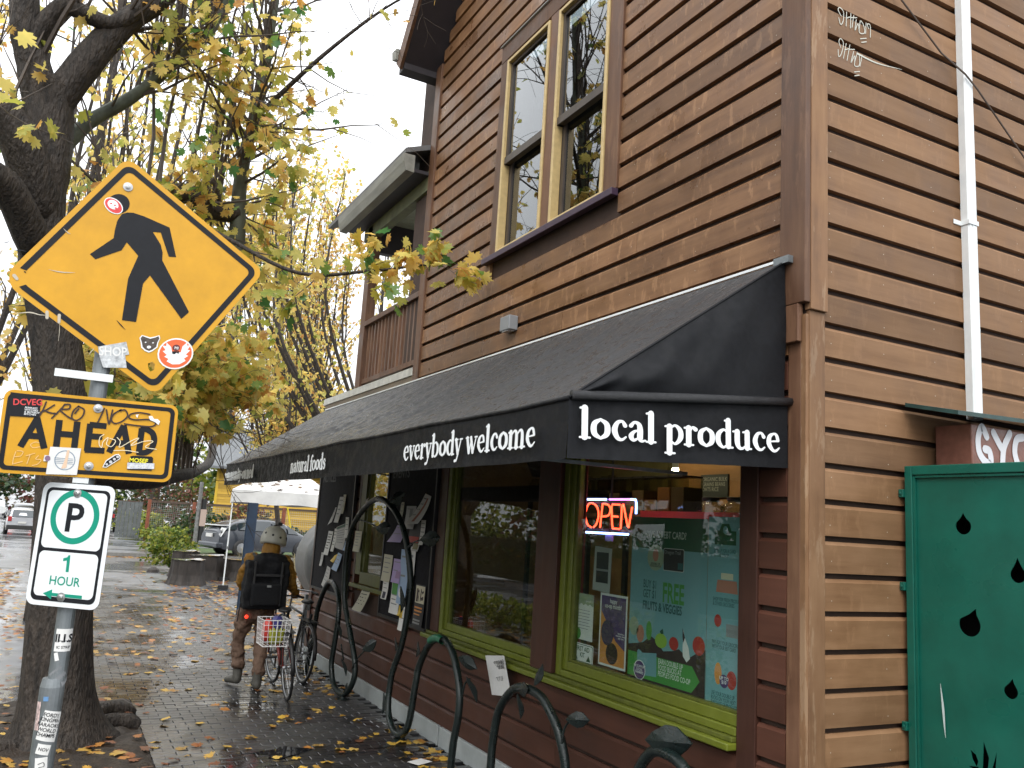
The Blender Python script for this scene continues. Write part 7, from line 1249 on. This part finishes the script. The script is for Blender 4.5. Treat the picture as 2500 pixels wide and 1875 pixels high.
# far side of the main street, seen in the window reflections
hg = bush('clipped_hedge', 'long clipped hedge across the main street seen reflected in the windows', -12.6, 18, .9, 30, 1.9, 14000, DL, .14, 'hedge', stems=12); MB().box(-13.2, -12.1, -10, 44, 0, 1.5).build('dense_core', mat('hedge_core', (.012, .025, .010), .9, noise=.5, nscale=3, bump=1), hg)
for i, (x, y, rx, h, m, l) in enumerate(((-15.5, -4, 2.6, 6.5, RL, 'autumn tree across the main street, reflected left of the pole'), (-15.5, 3.5, 2.8, 6, BL, 'green tree across the main street, reflected in the second window'), (-15.5, 11, 2.6, 7, YEL, 'golden tree across the main street, reflected behind the hedge'), (-19, 19, 3, 7, DL, 'dark tree across the main street by the middle of the hedge'), (-15.5, 27, 3, 7, RL, 'russet tree across the main street further along the hedge'), (-15.5, 36, 3.2, 8, BL, 'pale green tree across the main street near the far hedge end'), (-15.5, 45, 3.2, 8, YEL, 'golden tree at the far end of the hedge'))): bush('reflected_tree', l, x, y, rx, rx, h, 2600, m, .3, 'tree', 'trees across the main street')
for i, y in enumerate((-.8, .6, 2.0, 3.4, 6.6, 8.0, 9.4, 11.0, 12.6, 14.2)): bush('strip_shrub', ('shrub in the planting strip nearest the camera side, seen in reflection', 'shrub in the planting strip beside the sign post, seen in reflection', 'shrub in the planting strip before the maple, seen in reflection', 'shrub in the planting strip near side of the maple, seen in reflection', 'shrub in the planting strip just past the maple, seen in reflection', 'second shrub past the maple in the strip, seen in reflection', 'third shrub past the maple in the strip, seen in reflection', 'low shrub at the left edge beyond the maple', 'second low shrub at the left edge beyond the maple', 'third low shrub at the left edge beyond the maple')[i], -4.55-.25*(y > 10), y, .38, .8, 1.0 if y < 10 else .6, 900, BL, .08, 'shrub', 'planting strip shrubs')
c6 = car('white car on the main street seen reflected in the poster window', (-8.0, -2.5, -.14), R(92), WC, sv_, 1.9, (-1.35, 1.4), name='moving_car'); c7 = car('black car on the main street seen reflected under the neon sign', (-8.2, 3.6, -.14), R(92), DK, sv_, 1.9, (-1.35, 1.4), name='moving_car')
# far wood closing the view
for i, (x, y, rx, h, m, l) in enumerate(((-14, 120, 7, 9, DL, 'dark tree mass at the far end of the street on the left'), (-5, 150, 8, 11, RL, 'brown tree mass at the far end of the street'), (-24, 100, 8, 12, YEL, 'yellow tree mass far left down the street'), (14, 78, 7, 9, BL, 'green tree mass behind the yellow house'), (26, 70, 8, 11, RL, 'brown tree mass right behind the yellow house'), (4, 100, 8, 9, DL, 'dark tree mass behind the gate'))): bush('far_tree', l, x, y, rx, rx*.7, h, 2600, m, .7, 'tree', 'far trees')

# ------------------------------------------------------------------ fallen leaves, litter
base = leaf_mesh('fallen_leaf', np.zeros((1, 3)), [1.0], [DRY], True, np.eye(3)[None]); alt = leaf_mesh('fallen_leaf', np.zeros((1, 3)), [1.0], [leafmat('fallen_leaves_yellow', [(0, (.5, .34, .1)), (.5, (.58, .36, .05)), (1, (.40, .20, .04))], .4, .1)], True, np.eye(3)[None])
for me_ in (base, alt):
    for v in me_.vertices: v.co.z = .10*math.sin(v.co.x*7+v.co.y*4)+.12*abs(v.co.x)
spots2 = []
for _ in range(215):
    y = 3.2+6.5*rnd.random()**1.2; x = rnd.uniform(-2.38, -.10)
    if rnd.random() < .30: x = -.12-abs(rnd.gauss(0, .16)); y = rnd.choice((4.3, 3.4, 6.9, 7.8))+rnd.gauss(0, .35)
    spots2.append((x, y))
for _ in range(75): spots2.append((rnd.uniform(-4.3, -2.5), rnd.uniform(3.3, 6.6)))
for x, y in spots2:
    s = rnd.uniform(.055, .12); o = inst('fallen_leaf', alt if rnd.random() < .42 else base, None, loc=(x, y, (.006 if x > -2.45 else .05)), rot=(rnd.gauss(0, .15), rnd.gauss(0, .15), rnd.uniform(0, 6.28)), scale=(s, s, s*.7)); yl = o.data is alt; pl2 = 'soil' if x < -2.45 else 'wall' if x > -.42 else 'path'; tag(o, {'soil': ('yellow' if yl else 'brown')+' fallen leaf on the bare soil round the maple', 'wall': ('yellow' if yl else 'brown')+' fallen leaf on the bricks close to the shop wall', 'path': ('yellow' if yl else 'brown')+' fallen leaf out on the open wet brick path'}[pl2], 'leaf', ('yellow' if yl else 'brown')+' fallen leaves on the '+pl2)
def litter(name, n, fx, size, m=DRY):
    p = np.array([fx() for _ in range(n)]); a = rng.uniform(0, 6.28, n); F = np.stack([np.stack([np.cos(a), -np.sin(a), 0*a], 1), np.stack([np.sin(a), np.cos(a), 0*a], 1), np.stack([rng.normal(0, .12, n), rng.normal(0, .12, n), 1+0*a], 1)], 1)
    o = bpy.data.objects.new(name, leaf_mesh(name, p, rng.uniform(size[0], size[1], n), [m], True, F)); col.objects.link(o); return o
def lx():
    y = 9+15.8*rnd.random()**.8; x = -2.6+rnd.gauss(0, 1.0)+ (y-9)*.22+rnd.random()*3; return (min(max(x, -4.8), 8), y, rnd.uniform(.003, .03))
tag(litter('leaf_litter', 1300, lx, (.08, .15)), 'scattered brown and orange fallen leaves on the corner pavement', 'leaves', kind='stuff')
tag(litter('leaf_litter', 700, lambda: (rnd.uniform(-4.9, -2.5), rnd.uniform(2.5, 18), .045 if True else 0), (.07, .14)), 'fallen leaves covering the soil strip round the maple', 'leaves', kind='stuff')
tag(litter('leaf_litter', 500, lambda: (rnd.uniform(-1.5, 9), 34.2+rnd.gauss(0, .35), -.12), (.1, .17)), 'line of fallen leaves along the far kerb', 'leaves', kind='stuff')
tag(litter('leaf_litter', 350, lambda: (rnd.uniform(-4.9, -4.0), rnd.uniform(6.8, 24), .02), (.1, .2)), 'yellow leaves along the left kerb beyond the maple', 'leaves', kind='stuff')
pp = MB().box(-.09, .09, -.06, .06, 0, .003).build('paper_scrap', PAPER); pp.location = (-.42, 3.75, .012); pp.rotation_euler = (.02, .03, .5); tag(pp, 'white paper scrap lying on the bricks by the rack', 'paper')
pd = MB(); flat(pd, Fr((-1.42, 4.35, .0035), (1, 0, 0), (0, 1, 0)), [(.2*math.cos(t)*(1+.3*math.sin(3*t+.5)+.12*math.sin(7*t)), .15*math.sin(t)*(1+.3*math.sin(2*t)+.15*math.sin(6*t))) for t in np.linspace(0, 6.28, 30)[:-1]]); structure(pd.build('puddle', mat('puddle_water', (.012, .012, .013), .02, spec=.8)))
